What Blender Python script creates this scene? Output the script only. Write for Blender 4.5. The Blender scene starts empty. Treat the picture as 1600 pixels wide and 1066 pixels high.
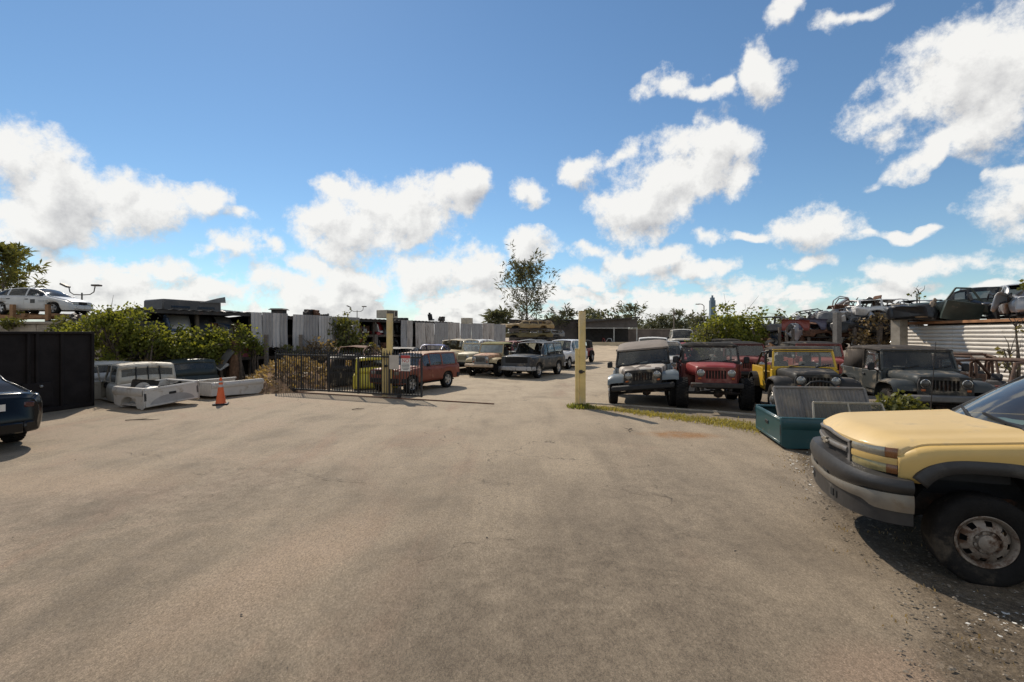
import bpy, math, random
from mathutils import Vector, Matrix, noise
RND = random.Random(11)
PI = math.pi
scene = bpy.context.scene
COL = scene.collection
CAM_H, FPX, HZ = 2.1, 755.0, 523.0          # camera height, focal length and horizon row in photo pixels

def G(px, py):
    """ground point seen at a photo pixel"""
    s = (py - HZ) / CAM_H
    return Vector(((px - 800) / s, FPX / s, 0))
def A(px, py, Y):
    """point at depth Y seen at a photo pixel"""
    return Vector(((px - 800) * Y / FPX, Y, CAM_H - (py - HZ) * Y / FPX))
def lerp(a, b, t): return a + (b - a) * t
def clamp(x, a=0., b=1.): return max(a, min(b, x))
def sstep(a, b, x):
    t = clamp((x - a) / (b - a)) if a != b else float(x > a)
    return t * t * (3 - 2 * t)
def table(tab):
    """smooth interpolation of a sorted (x, value) table"""
    xs = [p[0] for p in tab]; ys = [p[1] for p in tab]
    n = len(xs); m = [0.0] * n
    for i in range(1, n - 1):
        d0 = (ys[i] - ys[i-1]) / (xs[i] - xs[i-1]); d1 = (ys[i+1] - ys[i]) / (xs[i+1] - xs[i])
        m[i] = 0 if d0 * d1 <= 0 else 2 * d0 * d1 / (d0 + d1)
    def f(x):
        if x <= xs[0]: return ys[0]
        if x >= xs[-1]: return ys[-1]
        i = 0
        while x > xs[i+1]: i += 1
        h = xs[i+1] - xs[i]; t = (x - xs[i]) / h
        return ((2*t**3-3*t*t+1)*ys[i] + (t**3-2*t*t+t)*h*m[i] + (-2*t**3+3*t*t)*ys[i+1] + (t**3-t*t)*h*m[i+1])
    return f
def lin(tab):
    def f(x):
        if x <= tab[0][0]: return tab[0][1]
        for (a, b), (c, d) in zip(tab, tab[1:]):
            if x <= c: return lerp(b, d, (x - a) / (c - a))
        return tab[-1][1]
    return f
def fbm(v, oct=4):
    return noise.fractal(Vector(v), 1.0, 2.0, oct)

# ------------------------------------------------------------------ mesh builder
class MB:
    def __init__(s): s.v = []; s.f = []; s.m = []
    def add(s, vs, fs, mi=0, M=None):
        o = len(s.v)
        s.v += [(M @ Vector(p)) if M is not None else Vector(p) for p in vs]
        for f in fs: s.f.append(tuple(o + i for i in f)); s.m.append(mi)
        return s
    def box(s, c, d, mi=0, M=None, rz=0, ry=0, rx=0, ch=0, taper=None):
        x, y, z = d[0]/2, d[1]/2, d[2]/2
        L = Matrix.Translation(Vector(c)) @ Matrix.Rotation(rz, 4, 'Z') @ Matrix.Rotation(ry, 4, 'Y') @ Matrix.Rotation(rx, 4, 'X')
        if M is not None: L = M @ L
        if ch <= 0:
            tx, ty = taper or (1, 1)
            vs = [(-x,-y,-z),(x,-y,-z),(x,y,-z),(-x,y,-z),(-x*tx,-y*ty,z),(x*tx,-y*ty,z),(x*tx,y*ty,z),(-x*tx,y*ty,z)]
            s.add(vs, [(3,2,1,0),(4,5,6,7),(0,1,5,4),(1,2,6,5),(2,3,7,6),(3,0,4,7)], mi, L)
        else:
            c_ = min(ch, x*.95, y*.95, z*.95)
            vs = []; idx = {}
            for i in (-1, 1):
                for j in (-1, 1):
                    for k in (-1, 1):
                        for a in range(3):
                            p = [i*(x-c_), j*(y-c_), k*(z-c_)]
                            p[a] = (i*x, j*y, k*z)[a]
                            idx[(i,j,k,a)] = len(vs); vs.append(p)
            fs = []
            for a in range(3):
                b, c2 = (a+1) % 3, (a+2) % 3
                for sgn in (-1, 1):
                    q = []
                    for (u, w) in ((-1,-1),(1,-1),(1,1),(-1,1)):
                        key = [0,0,0]; key[a] = sgn; key[b] = u; key[c2] = w
                        q.append(idx[(key[0],key[1],key[2],a)])
                    fs.append(tuple(q if sgn > 0 else q[::-1]))
                for u in (-1, 1):
                    for w in (-1, 1):      # edge along axis a
                        k0 = [0,0,0]; k1 = [0,0,0]
                        k0[a] = -1; k1[a] = 1; k0[b] = k1[b] = u; k0[c2] = k1[c2] = w
                        q = (idx[tuple(k0)+(b,)], idx[tuple(k1)+(b,)], idx[tuple(k1)+(c2,)], idx[tuple(k0)+(c2,)])
                        fs.append(q if u*w < 0 else q[::-1])
            for i in (-1, 1):
                for j in (-1, 1):
                    for k in (-1, 1):
                        t = (idx[(i,j,k,0)], idx[(i,j,k,1)], idx[(i,j,k,2)])
                        fs.append(t if i*j*k > 0 else t[::-1])
            s.add(vs, fs, mi, L)
        return s
    def bar(s, p, q, w, h, mi=0, ch=0, up=(0,0,1)):
        """box running from p to q, w across, h along 'up'"""
        p, q = Vector(p), Vector(q); d = q - p; L = d.length
        if L < 1e-6: return s
        x = d.normalized(); u = Vector(up)
        if abs(x.dot(u)) > .98: u = Vector((0,1,0)) if abs(x.y) < .9 else Vector((1,0,0))
        y = u.cross(x).normalized(); z = x.cross(y)
        M = Matrix(((x.x,y.x,z.x,0),(x.y,y.y,z.y,0),(x.z,y.z,z.z,0),(0,0,0,1)))
        M = Matrix.Translation((p+q)/2) @ M
        return s.box((0,0,0), (L,w,h), mi, M, ch=ch)
    def tube(s, pts, r, seg=8, mi=0, closed=False, caps=True):
        pts = [Vector(p) for p in pts]; n = len(pts)
        rs = r if isinstance(r, (list, tuple)) else [r]*n
        o = len(s.v); prev = None
        for i, p in enumerate(pts):
            a = pts[(i-1) % n] if (closed or i > 0) else p
            b = pts[(i+1) % n] if (closed or i < n-1) else p
            t = (b - a).normalized()
            if prev is None:
                ref = Vector((0,0,1)) if abs(t.z) < .9 else Vector((1,0,0))
                nrm = t.cross(ref).normalized()
            else:
                nrm = (prev - t*prev.dot(t))
                nrm = nrm.normalized() if nrm.length > 1e-6 else t.orthogonal().normalized()
            prev = nrm; bn = t.cross(nrm)
            for k in range(seg):
                an = 2*PI*k/seg
                s.v.append(p + (nrm*math.cos(an) + bn*math.sin(an))*rs[i])
        for i in range(n if closed else n-1):
            for k in range(seg):
                a = o + i*seg + k; b = o + i*seg + (k+1) % seg
                c = o + ((i+1) % n)*seg + (k+1) % seg; d = o + ((i+1) % n)*seg + k
                s.f.append((a,b,c,d)); s.m.append(mi)
        if caps and not closed:
            s.f.append(tuple(o+k for k in range(seg))[::-1]); s.m.append(mi)
            s.f.append(tuple(o+(n-1)*seg+k for k in range(seg))); s.m.append(mi)
        return s
    def lathe(s, prof, seg=24, axis='Y', M=None, mi=0, arc=None):
        """prof = [(radius, along)], turned about the axis"""
        vs = []; fs = []; n = len(prof)
        for k in range(seg):
            an = 2*PI*k/seg; c, sn = math.cos(an), math.sin(an)
            for (r, a) in prof:
                vs.append({'Y': (r*c, a, r*sn), 'X': (a, r*c, r*sn), 'Z': (r*c, r*sn, a)}[axis])
        for k in range(seg):
            k2 = (k+1) % seg
            for i in range(n-1):
                fs.append((k*n+i, k*n+i+1, k2*n+i+1, k2*n+i))
        return s.add(vs, fs, mi, M)
    def prism(s, out, t0, t1, plane='XZ', mi=0, M=None):
        """2D outline (a, b) in a plane, extruded between t0 and t1 on the third axis"""
        def mk(a, b, t): return {'XZ': (a, t, b), 'YZ': (t, a, b), 'XY': (a, b, t)}[plane]
        n = len(out)
        vs = [mk(a, b, t0) for a, b in out] + [mk(a, b, t1) for a, b in out]
        fs = [tuple(range(n))[::-1], tuple(range(n, 2*n))] + [(i, (i+1) % n, n+(i+1) % n, n+i) for i in range(n)]
        return s.add(vs, fs, mi, M)
    def grid(s, fn, us, vs_, mi=0, flip=False):
        o = len(s.v); nu, nv = len(us), len(vs_)
        for u in us:
            for w in vs_: s.v.append(Vector(fn(u, w)))
        for i in range(nu-1):
            for j in range(nv-1):
                q = (o+i*nv+j, o+(i+1)*nv+j, o+(i+1)*nv+j+1, o+i*nv+j+1)
                s.f.append(q[::-1] if flip else q); s.m.append(mi)
        return s
    def slab(s, f0, f1, us, vs_, mi=0):
        """closed thick sheet between two grid functions"""
        nu, nv = len(us), len(vs_); o = len(s.v)
        s.grid(f0, us, vs_, mi, True); o2 = len(s.v); s.grid(f1, us, vs_, mi)
        def e(i, j): return i*nv + j
        ring = [e(i,0) for i in range(nu)] + [e(nu-1,j) for j in range(1,nv)] + [e(i,nv-1) for i in range(nu-2,-1,-1)] + [e(0,j) for j in range(nv-2,0,-1)]
        for a, b in zip(ring, ring[1:]+ring[:1]):
            s.f.append((o+a, o+b, o2+b, o2+a)); s.m.append(mi)
        return s
    def mirror(s):
        o = len(s.v); n = len(s.f)
        s.v += [Vector((p.x, -p.y, p.z)) for p in s.v]
        for i in range(n):
            s.f.append(tuple(o+k for k in s.f[i])[::-1]); s.m.append(s.m[i])
        return s
    def warp(s, fn): s.v = [Vector(fn(p)) for p in s.v]; return s
    def build(s, name, mats, parent=None, smooth=40, bevel=0, solid=0, weld=True):
        me = bpy.data.meshes.new(name)
        me.from_pydata([tuple(p) for p in s.v], [], s.f)
        if not isinstance(mats, (list, tuple)): mats = [mats]
        for m in mats: me.materials.append(m)
        if len(mats) > 1: me.polygons.foreach_set('material_index', s.m)
        if weld and len(s.v) < 60000:
            import bmesh
            bm = bmesh.new(); bm.from_mesh(me)
            bmesh.ops.remove_doubles(bm, verts=bm.verts, dist=1e-5)
            bmesh.ops.recalc_face_normals(bm, faces=bm.faces)
            bm.to_mesh(me); bm.free()
        me.validate()
        if smooth:
            me.shade_smooth(); me.set_sharp_from_angle(angle=math.radians(smooth))
        o = bpy.data.objects.new(name, me); COL.objects.link(o)
        if parent is not None: o.parent = parent
        if solid:
            md = o.modifiers.new('thickness', 'SOLIDIFY'); md.thickness = solid; md.offset = 0
        if bevel:
            md = o.modifiers.new('edge', 'BEVEL'); md.width = bevel; md.segments = 2; md.limit_method = 'ANGLE'; md.angle_limit = math.radians(35)
        return o
def rng(a, b, n): return [lerp(a, b, i/(n-1)) for i in range(n)]

# ------------------------------------------------------------------ tagging
def tag(o, label=None, cat=None, group=None, kind=None):
    if label: o['label'] = label
    if cat: o['category'] = cat
    if group: o['group'] = group
    if kind: o['kind'] = kind
    return o
def empty(name, loc=(0,0,0), heading=None, rz=0, label=None, cat=None, group=None):
    o = bpy.data.objects.new(name, None); COL.objects.link(o)
    o.empty_display_size = .2
    o.location = loc
    o.rotation_euler = (0, 0, math.atan2(heading[1], heading[0]) if heading else rz)
    return tag(o, label, cat, group)
def kids(o): return [c for c in o.children]
def copy_tree(o, parent=None):
    c = o.copy(); COL.objects.link(c); c.parent = parent
    for ch in kids(o): copy_tree(ch, c)
    return c
def place(o, loc, heading=None, rz=None, rx=0, ry=0, sc=None):
    o.location = loc
    z = math.atan2(heading[1], heading[0]) if heading else (rz or 0)
    o.rotation_euler = (rx, ry, z)
    if sc: o.scale = (sc, sc, sc) if isinstance(sc, (int, float)) else sc
    return o

# ------------------------------------------------------------------ materials
def new_mat(name):
    m = bpy.data.materials.new(name); m.use_nodes = True
    nt = m.node_tree; nt.nodes.clear()
    return m, nt, nt.nodes, nt.links
def nd(nt, typ, **kw):
    n = nt.nodes.new(typ)
    for k, v in kw.items():
        if k.startswith('_'): setattr(n, k[1:], v)
        else: n.inputs[k].default_value = v
    return n
def mixcol(nt, fac, a, b, blend='MIX'):
    n = nt.nodes.new('ShaderNodeMix'); n.data_type = 'RGBA'; n.blend_type = blend
    for sock, val in ((n.inputs[0], fac), (n.inputs[6], a), (n.inputs[7], b)):
        if isinstance(val, bpy.types.NodeSocket): nt.links.new(val, sock)
        elif isinstance(val, (int, float)): sock.default_value = val
        else: sock.default_value = (*val[:3], 1)
    return n.outputs[2]
def math_(nt, op, a, b=None, c=None, cl=False):
    n = nt.nodes.new('ShaderNodeMath'); n.operation = op; n.use_clamp = cl
    for i, val in enumerate((a, b, c)):
        if val is None: continue
        if isinstance(val, bpy.types.NodeSocket): nt.links.new(val, n.inputs[i])
        else: n.inputs[i].default_value = val
    return n.outputs[0]
def mrange(nt, v, a, b, c=0., d=1., smooth=True):
    n = nt.nodes.new('ShaderNodeMapRange'); n.interpolation_type = 'SMOOTHSTEP' if smooth else 'LINEAR'
    nt.links.new(v, n.inputs[0])
    for i, x in zip((1,2,3,4), (a,b,c,d)): n.inputs[i].default_value = x
    return n.outputs[0]
def noi(nt, vec, scale, detail=4, rough=.55, dist=0.):
    n = nd(nt, 'ShaderNodeTexNoise', Scale=scale, Detail=detail, Roughness=rough, Distortion=dist)
    if vec is not None: nt.links.new(vec, n.inputs['Vector'])
    return n.outputs['Fac']
def mapping(nt, vec, scale=(1,1,1), rot=(0,0,0), loc=(0,0,0)):
    n = nd(nt, 'ShaderNodeMapping'); n.inputs['Scale'].default_value = scale; n.inputs['Rotation'].default_value = rot; n.inputs['Location'].default_value = loc
    nt.links.new(vec, n.inputs['Vector']); return n.outputs[0]
def dk(c, k): return tuple(x*k for x in c[:3])
_mats = {}
def pmat(name, col, rough=.6, metal=0., var=.18, scale=5., dirt=None, dirt_amt=0., dscale=2.2, bump=0., bscale=40., coat=0., spec=.5, streak=0., rand=0.):
    """weathered surface: two noises over the base colour, patches of dirt or rust, fine bump"""
    if name in _mats: return _mats[name]
    m, nt, N, L = new_mat(name)
    out = nd(nt, 'ShaderNodeOutputMaterial'); b = nd(nt, 'ShaderNodeBsdfPrincipled')
    tc = nd(nt, 'ShaderNodeTexCoord'); v = tc.outputs['Object']
    n1 = noi(nt, v, scale, 5, .6)
    c = mixcol(nt, mrange(nt, n1, .3, .7), dk(col, 1-var), tuple(min(1, x*(1+var)) for x in col))
    if rand:
        ge = nd(nt, 'ShaderNodeNewGeometry')
        c = mixcol(nt, 1., c, mixcol(nt, ge.outputs['Random Per Island'], (1-rand,)*3, (1+rand,)*3), 'MULTIPLY')
    r = rough
    if dirt and dirt_amt:
        vv = mapping(nt, v, (1,1,.25)) if streak else v
        n2 = noi(nt, vv, dscale, 8, .68, .3)
        lo = .72 - .42*dirt_amt
        fac = mrange(nt, n2, lo, lo+.2)
        c = mixcol(nt, fac, c, mixcol(nt, noi(nt, v, 22, 3), dk(dirt, .7), dk(dirt, 1.25)))
        r = math_(nt, 'MAXIMUM', mrange(nt, fac, 0, 1, rough, max(rough, .8)), 0)
        if coat: L.new(mrange(nt, fac, 0, 1, coat, 0), b.inputs['Coat Weight'])
    elif coat: b.inputs['Coat Weight'].default_value = coat
    L.new(c, b.inputs['Base Color'])
    if isinstance(r, bpy.types.NodeSocket): L.new(r, b.inputs['Roughness'])
    else:
        L.new(mrange(nt, noi(nt, v, scale*3, 3), .3, .7, max(.02, r-.08), min(1, r+.08)), b.inputs['Roughness'])
    b.inputs['Metallic'].default_value = metal; b.inputs['Specular IOR Level'].default_value = spec
    if coat: b.inputs['Coat Roughness'].default_value = .15
    if bump:
        bn = nd(nt, 'ShaderNodeBump', Strength=bump, Distance=.02)
        L.new(noi(nt, v, bscale, 5, .6), bn.inputs['Height']); L.new(bn.outputs[0], b.inputs['Normal'])
    L.new(b.outputs[0], out.inputs[0])
    _mats[name] = m
    return m
DUST = (.30, .24, .17); RUST = (.16, .065, .03)
def paint(name, col, dust=.35, rough=.38, coat=.35, dirt=DUST):
    return pmat('paint '+name, col, rough, 0, .07, 2.5, dirt, dust, 2.6, coat=coat*.7, spec=.28)
def glass_mat(name, tint=(.75,.8,.78), dirty=.12, gloss=.2, dcol=(.3,.27,.22)):
    if name in _mats: return _mats[name]
    m, nt, N, L = new_mat(name)
    out = nd(nt, 'ShaderNodeOutputMaterial')
    tr = nd(nt, 'ShaderNodeBsdfTransparent'); tr.inputs[0].default_value = (*tint, 1)
    gl = nd(nt, 'ShaderNodeBsdfGlossy', Roughness=.04); gl.inputs[0].default_value = (.9,.95,1,1)
    df = nd(nt, 'ShaderNodeBsdfDiffuse'); df.inputs[0].default_value = (*dcol, 1)
    fr = nd(nt, 'ShaderNodeLayerWeight', Blend=gloss)
    m1 = nd(nt, 'ShaderNodeMixShader'); L.new(fr.outputs['Fresnel'], m1.inputs[0]); L.new(tr.outputs[0], m1.inputs[1]); L.new(gl.outputs[0], m1.inputs[2])
    tc = nd(nt, 'ShaderNodeTexCoord')
    n = mrange(nt, noi(nt, tc.outputs['Object'], 1.7, 3, .55), .3, .75, dirty*.6, dirty*1.4)
    m2 = nd(nt, 'ShaderNodeMixShader'); L.new(n, m2.inputs[0]); L.new(m1.outputs[0], m2.inputs[1]); L.new(df.outputs[0], m2.inputs[2])
    L.new(m2.outputs[0], out.inputs[0]); _mats[name] = m
    return m
GLASS = glass_mat('car glass', (.70,.75,.72), .14, .36)
DGLASS = glass_mat('tinted glass', (.10,.12,.13), .10, .35)
RUBBER = pmat('tyre rubber', (.011,.010,.0095), .85, 0, .25, 9, (.075,.06,.045), .42, 3, spec=.2, bump=.3, bscale=60)
BLACKPL = pmat('black plastic', (.022,.022,.023), .6, 0, .2, 8, (.14,.12,.09), .34, 3, spec=.25)
DARKMET = pmat('dark steel', (.035,.03,.027), .65, .3, .3, 8, RUST, .45, 4, bump=.2)
RUSTY = pmat('rusty steel', (.13,.06,.032), .85, .1, .4, 9, (.05,.03,.022), .5, 5, bump=.4)
STEEL = pmat('grey steel', (.36,.35,.33), .45, .7, .2, 6, (.16,.11,.07), .35, 4)
CHROME = pmat('dull chrome', (.55,.53,.50), .25, .9, .12, 6, (.25,.2,.15), .3, 6)
ALLOY = pmat('alloy wheel', (.42,.40,.37), .42, .6, .15, 9, (.14,.09,.06), .4, 7)
SEATM = pmat('seat cloth', (.05,.048,.05), .9, 0, .25, 10, (.2,.17,.13), .3, 4)
LENS = pmat('headlamp lens', (.26,.255,.24), .2, .3, .15, 9, (.2,.18,.14), .4, 6, coat=.5)
AMBER = pmat('amber lens', (.38,.09,.015), .2, 0, .15, 12, coat=.6)
REDL = pmat('red lens', (.25,.012,.01), .2, 0, .15, 12, coat=.6)
# ------------------------------------------------------------------ wheels
_wheel = {}
def wheel_mesh(r, w, rr, style='steel', rimmat=None, blocks=True):
    key = (r, w, rr, style, rimmat.name if rimmat else '', blocks)
    if key in _wheel: return _wheel[key]
    t = MB(); h = w/2
    t.lathe([(rr*.98,-h*.72),(rr+.012,-h*.86),(lerp(rr,r,.45),-h*1.0),(lerp(rr,r,.8),-h*.98),(r*.975,-h*.84),(r*.985,-h*.3),(r*.985,h*.3),
             (r*.975,h*.84),(lerp(rr,r,.8),h*.98),(lerp(rr,r,.45),h*1.0),(rr+.012,h*.86),(rr*.98,h*.72),(rr*.9,0),(rr*.98,-h*.72)], 36)
    if blocks:
        n = 30
        for k in range(n):
            for j, y in enumerate((-h*.68, -h*.22, h*.22, h*.68)):
                an = 2*PI*(k + (.5 if j % 2 else 0))/n
                M = Matrix.Rotation(-an, 4, 'Y') @ Matrix.Translation((r*.985, y, 0))
                t.box((0,0,0), (.028, h*.38, 2*PI*r/n*.62), 0, M)
    ot = t.build('wheel', RUBBER, None, 50, weld=False)
    m = MB(); rm = rimmat or STEEL
    f = h*.72
    if style == 'steel':        # stamped steel wheel with a ring of slots
        m.lathe([(rr,-f),(rr*.93,-f+.01),(rr*.9,f-.03),(rr*1.0,f+.012),(rr*.97,f+.018),(rr*.88,f+.002),(rr*.84,f-.035)], 36)
        ns = 8
        for k in range(ns):
            a0 = 2*PI*k/ns
            def fn(u, v, a0=a0):
                an = a0 + (u)*2*PI/ns
                rad = lerp(rr*.84, rr*.54, v); y = f-.035 + .055*math.sin(v*PI*.5)
                return (rad*math.cos(an), y, rad*math.sin(an))
            m.grid(fn, rng(.20,.80,5), [0,.5,1], 0)
            m.grid(fn, rng(-.20,.20,4), [0,.20], 0); m.grid(fn, rng(-.20,.20,4), [.76,1], 0)
        m.lathe([(rr*.54,f+.02),(rr*.46,f+.026),(rr*.42,f+.006),(.075,f+.006),(.07,f+.045),(.05,f+.055),(.001,f+.055)], 28)
        for k in range(8):
            an = 2*PI*(k+.5)/8
            m.lathe([(.016,0),(.016,.022),(.001,.026)], 6, 'Y', Matrix.Translation((rr*.36*math.cos(an), f+.006, rr*.36*math.sin(an))))
        m.lathe([(rr*.8,-f*.2),(.001,-f*.2)], 20, mi=1)
    else:                       # cast alloy with five spokes
        m.lathe([(rr,-f),(rr*.93,-f+.01),(rr*.9,f-.03),(rr*1.0,f+.008),(rr*.97,f+.016),(rr*.9,f+.002),(rr*.86,f-.03)], 32)
        for k in range(5):
            an = 2*PI*k/5
            M = Matrix.Rotation(-an, 4, 'Y')
            m.prism([(.05,-.05),(rr*.9,-.038),(rr*.9,.038),(.05,.05)], f-.03, f+.004, 'XZ', 0, M)
        m.lathe([(.085,f-.03),(.08,f+.012),(.05,f+.02),(.001,f+.02)], 20)
        m.lathe([(rr*.88,-f*.1),(.001,-f*.1)], 20, mi=1)
    orim = m.build('rim', [rm, BLACKPL], None, 40, weld=False)
    orim.parent = ot
    # keep the meshes only: the objects are linked per vehicle
    mt, mr = ot.data, orim.data
    bpy.data.objects.remove(orim); bpy.data.objects.remove(ot)
    _wheel[key] = (mt, mr)
    return _wheel[key]
def add_wheel(parent, pos, r, w, rr, style='steel', side=1, steer=0, rimmat=None, rim=True, tilt=0, blocks=True):
    mt, mr = wheel_mesh(r, w, rr, style, rimmat, blocks)
    o = bpy.data.objects.new('wheel', mt); COL.objects.link(o); o.parent = parent
    o.location = pos; o.rotation_euler = (tilt, RND.random()*6, (0 if side > 0 else PI) + steer); o.rotation_mode = 'XYZ'
    if rim:
        q = bpy.data.objects.new('rim', mr); COL.objects.link(q); q.parent = o
    return o

def make_seat(parent, x, y, z, w=.5, h=.62, mat=None):
    m = MB(); m.box((x, y, z+.09), (.5, w, .18), ch=.05); m.box((x-.27, y, z+.12+h/2), (.16, w*.95, h), ry=-.2, ch=.05)
    m.box((x-.35, y, z+.2+h), (.09, w*.5, .18), ry=-.2, ch=.03)
    return m.build('seat', mat or SEATM, parent)
def steering(parent, x, y, z):
    m = MB(); M = Matrix.Translation((x,y,z)) @ Matrix.Rotation(math.radians(-62), 4, 'Y')
    pts = [M @ Vector((.18*math.cos(a), .18*math.sin(a), 0)) for a in rng(0, 2*PI*23/24, 24)]
    m.tube(pts, .016, 6, closed=True)
    for a in (.5, 2.6, 4.7): m.tube([M @ Vector((0,0,-.02)), M @ Vector((.18*math.cos(a), .18*math.sin(a), 0))], .013, 5)
    m.tube([M @ Vector((0,0,-.02)), M @ Vector((0,0,-.3))], .025, 6)
    return m.build('steering_wheel', BLACKPL, parent)
def lamp_round(parent, x, y, z, r, mat=LENS, ring=CHROME, name='headlight'):
    m = MB(); M = Matrix.Translation((x,y,z))
    m.lathe([(r*1.12,-.05),(r*1.14,.012),(r*1.0,.02),(r*.97,.004)], 24, 'X', M, 0)
    m.lathe([(r*.98,.006),(r*.8,.022),(r*.4,.034),(.001,.037)], 24, 'X', M, 1)
    return m.build(name, [ring, mat], parent)

# ------------------------------------------------------------------ generic lofted car body
def car(name, sp, loc=(0,0,0), heading=(1,0), label=None, cat='car', group=None):
    """a lofted body: x forward, y left, origin on the ground at mid-wheelbase.
    sp: dict of tables and options"""
    root = empty(name, loc, heading, label=label, cat=cat, group=group)
    body = sp['body']; glass = sp.get('glass', GLASS); dark = BLACKPL
    hw, zs, zt = table(sp['hw']), table(sp['zs']), table(sp['zt'])
    x0, x1 = sp['x']                                       # rear, front end
    sill = lin(sp['sill']) if isinstance(sp['sill'], list) else (lambda x: sp['sill'])
    arches = sp.get('arches', [])
    ar = sp.get('arch_r', .36); wr = sp.get('wr', .33)
    def zb(x):
        b = sill(x)
        for ax in arches:
            t = abs(x - ax)/ar
            if t < 1: b = max(b, wr*.9 + ar*1.02*(1 - t**2.6)**(1/2.6))
        return b
    xc, xh, xb, xr = sp['cab']                             # cowl, header, rear header, rear foot of the greenhouse
    seams = sp.get('seams', [])
    st = set(rng(x0, x1, sp.get('n', 56)))
    for s_ in seams: st |= {s_-.012, s_, s_+.012}
    for ax in arches: st |= set(ax + ar*math.sin(a) for a in rng(-PI/2, PI/2, 15))
    st |= {xc, xr, x0+.03, x0+.08, x1-.03, x1-.08}
    xs = sorted(st); xs = [x for i, x in enumerate(xs) if i == 0 or x - xs[i-1] > .004]
    crum = sp.get('crumple', 0); seed = sp.get('seed', 0)
    def cr(p):
        p = Vector(p)
        if not crum: return p
        n = noise.noise_vector(Vector(p)*1.7 + Vector((seed*7.3, seed*3.1, 0)))
        n2 = noise.noise_vector(Vector(p)*4.5 + Vector((seed*2.3, 5, seed)))
        return Vector(p) + n*crum + n2*crum*.35
    zsq = sp.get('zsq', 1.0)
    def fin(p):
        p = cr(p); return Vector((p.x, p.y, p.z*zsq))
    inset = {round(s_, 4) for s_ in seams}
    def sect(x):
        w = hw(x); b = zb(x); s = zs(x); t = zt(x)
        if round(x, 4) in inset: w -= .014
        bulge = sp.get('bulge', .025)
        zm = [b, b + (s-b)*.18, b + (s-b)*.45, b + (s-b)*.72, s-.075, s-.02]
        ys = [w-.015, w + bulge*.4, w + bulge, w + bulge*.9, w, w-.025]
        pts = [(max(.05, w-.16), b+.002)] + list(zip(ys, zm)) + [(w-.075, s + .004), (w*.6, lerp(s, t, .75)), (w*.25, lerp(s, t, .97)), (0, t)]
        return pts
    S = [sect(x) for x in xs]; nr = len(S[0])
    M_body = MB(); M_hood = MB(); M_deck = MB()
    doors = sp.get('doors', [])                            # [(xa, xb)]
    M_doors = [MB() for _ in doors for __ in (0, 1)]
    miss = sp.get('no_door', ())
    for i in range(len(xs)-1):
        xm = (xs[i]+xs[i+1])/2
        for j in range(nr-1):
            if j >= 7 and xr < xm < xc: continue           # open at the belt under the greenhouse
            tgt = M_body
            if j >= 7 and xm >= xc: tgt = M_hood
            if j >= 7 and xm <= xr: tgt = M_deck
            for sgn in (1, -1):
                t2 = tgt
                if 1 <= j < 7:
                    for d, (da, db) in enumerate(doors):
                        if da < xm < db: t2 = M_doors[2*d + (0 if sgn > 0 else 1)]
                        if da < xm < db and (d, sgn) in miss: t2 = None
                if t2 is None: continue
                q = [Vector((xs[i], sgn*S[i][j][0], S[i][j][1])), Vector((xs[i+1], sgn*S[i+1][j][0], S[i+1][j][1])),
                     Vector((xs[i+1], sgn*S[i+1][j+1][0], S[i+1][j+1][1])), Vector((xs[i], sgn*S[i][j+1][0], S[i][j+1][1]))]
                t2.add([fin(p) for p in q], [(0,1,2,3) if sgn > 0 else (3,2,1,0)])
    for i in (0, len(xs)-1):                               # end caps
        pts = [(xs[i], y, z) for y, z in S[i]] + [(xs[i], -y, z) for y, z in S[i][::-1][1:]]
        M_body.add([fin(p) for p in pts], [tuple(range(len(pts)))])
    # floor and inner wells
    fl = MB(); fl.box(((x0+x1)/2, 0, sp.get('floor', .34)), (x1-x0-.5, 2*hw(0)-.36, .06))
    if xc < x1-.5: fl.box(((xc+x1)/2-.1, 0, .55), (x1-xc-.35, 2*hw(0)-.75, .42))
    if xr > x0+.4: fl.box(((xr+x0)/2+.1, 0, .52), (xr-x0-.2, 2*hw(0)-.75, .36))
    fl.box((xc-.12, 0, zs(xc)-.13), (.3, 2*hw(xc)-.2, .2), ch=.05)
    fl.warp(fin)
    fl.build('underbody', dark, root)
    # greenhouse
    zr = table(sp['roof']); hr = table(sp['hr'])
    wins = sp['wins']                                      # side windows [(xa, xb)]
    g = set(rng(xr, xc, 40)) | {xh, xb, xh+.03, xb-.03, xc-.05, xr+.05}
    for a, b in wins: g |= {a, b}
    gx = sorted(g); gx = [x for i, x in enumerate(gx) if i == 0 or x - gx[i-1] > .003]
    T = [0, .07, .5, .92, 1.0]; U = [.06, .3, .65, 1.0]
    def gsect(x):
        s = zs(x); r = max(zr(x), s+.0); wb = hw(x)-.07; wt = min(wb, hr(x)); k = clamp((r-s)/.25)
        pts = []
        for t in T:
            y = lerp(wb, wt, t*k if k < 1 else t) - 0 + .02*math.sin(t*PI)*k
            pts.append((y, lerp(s, r-.035*k, t)))
        yt, ztp = pts[-1]
        for u in U:
            pts.append((yt*(1-u), ztp + .05*k*(1-(1-u)**2) + (.02 if u >= 1 else 0)*0))
        return pts
    GS = [gsect(x) for x in gx]
    M_roof = MB(); M_ws = MB(); M_rw = MB(); M_pil = MB(); M_side = {}
    noglass = sp.get('noglass', ())
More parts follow.
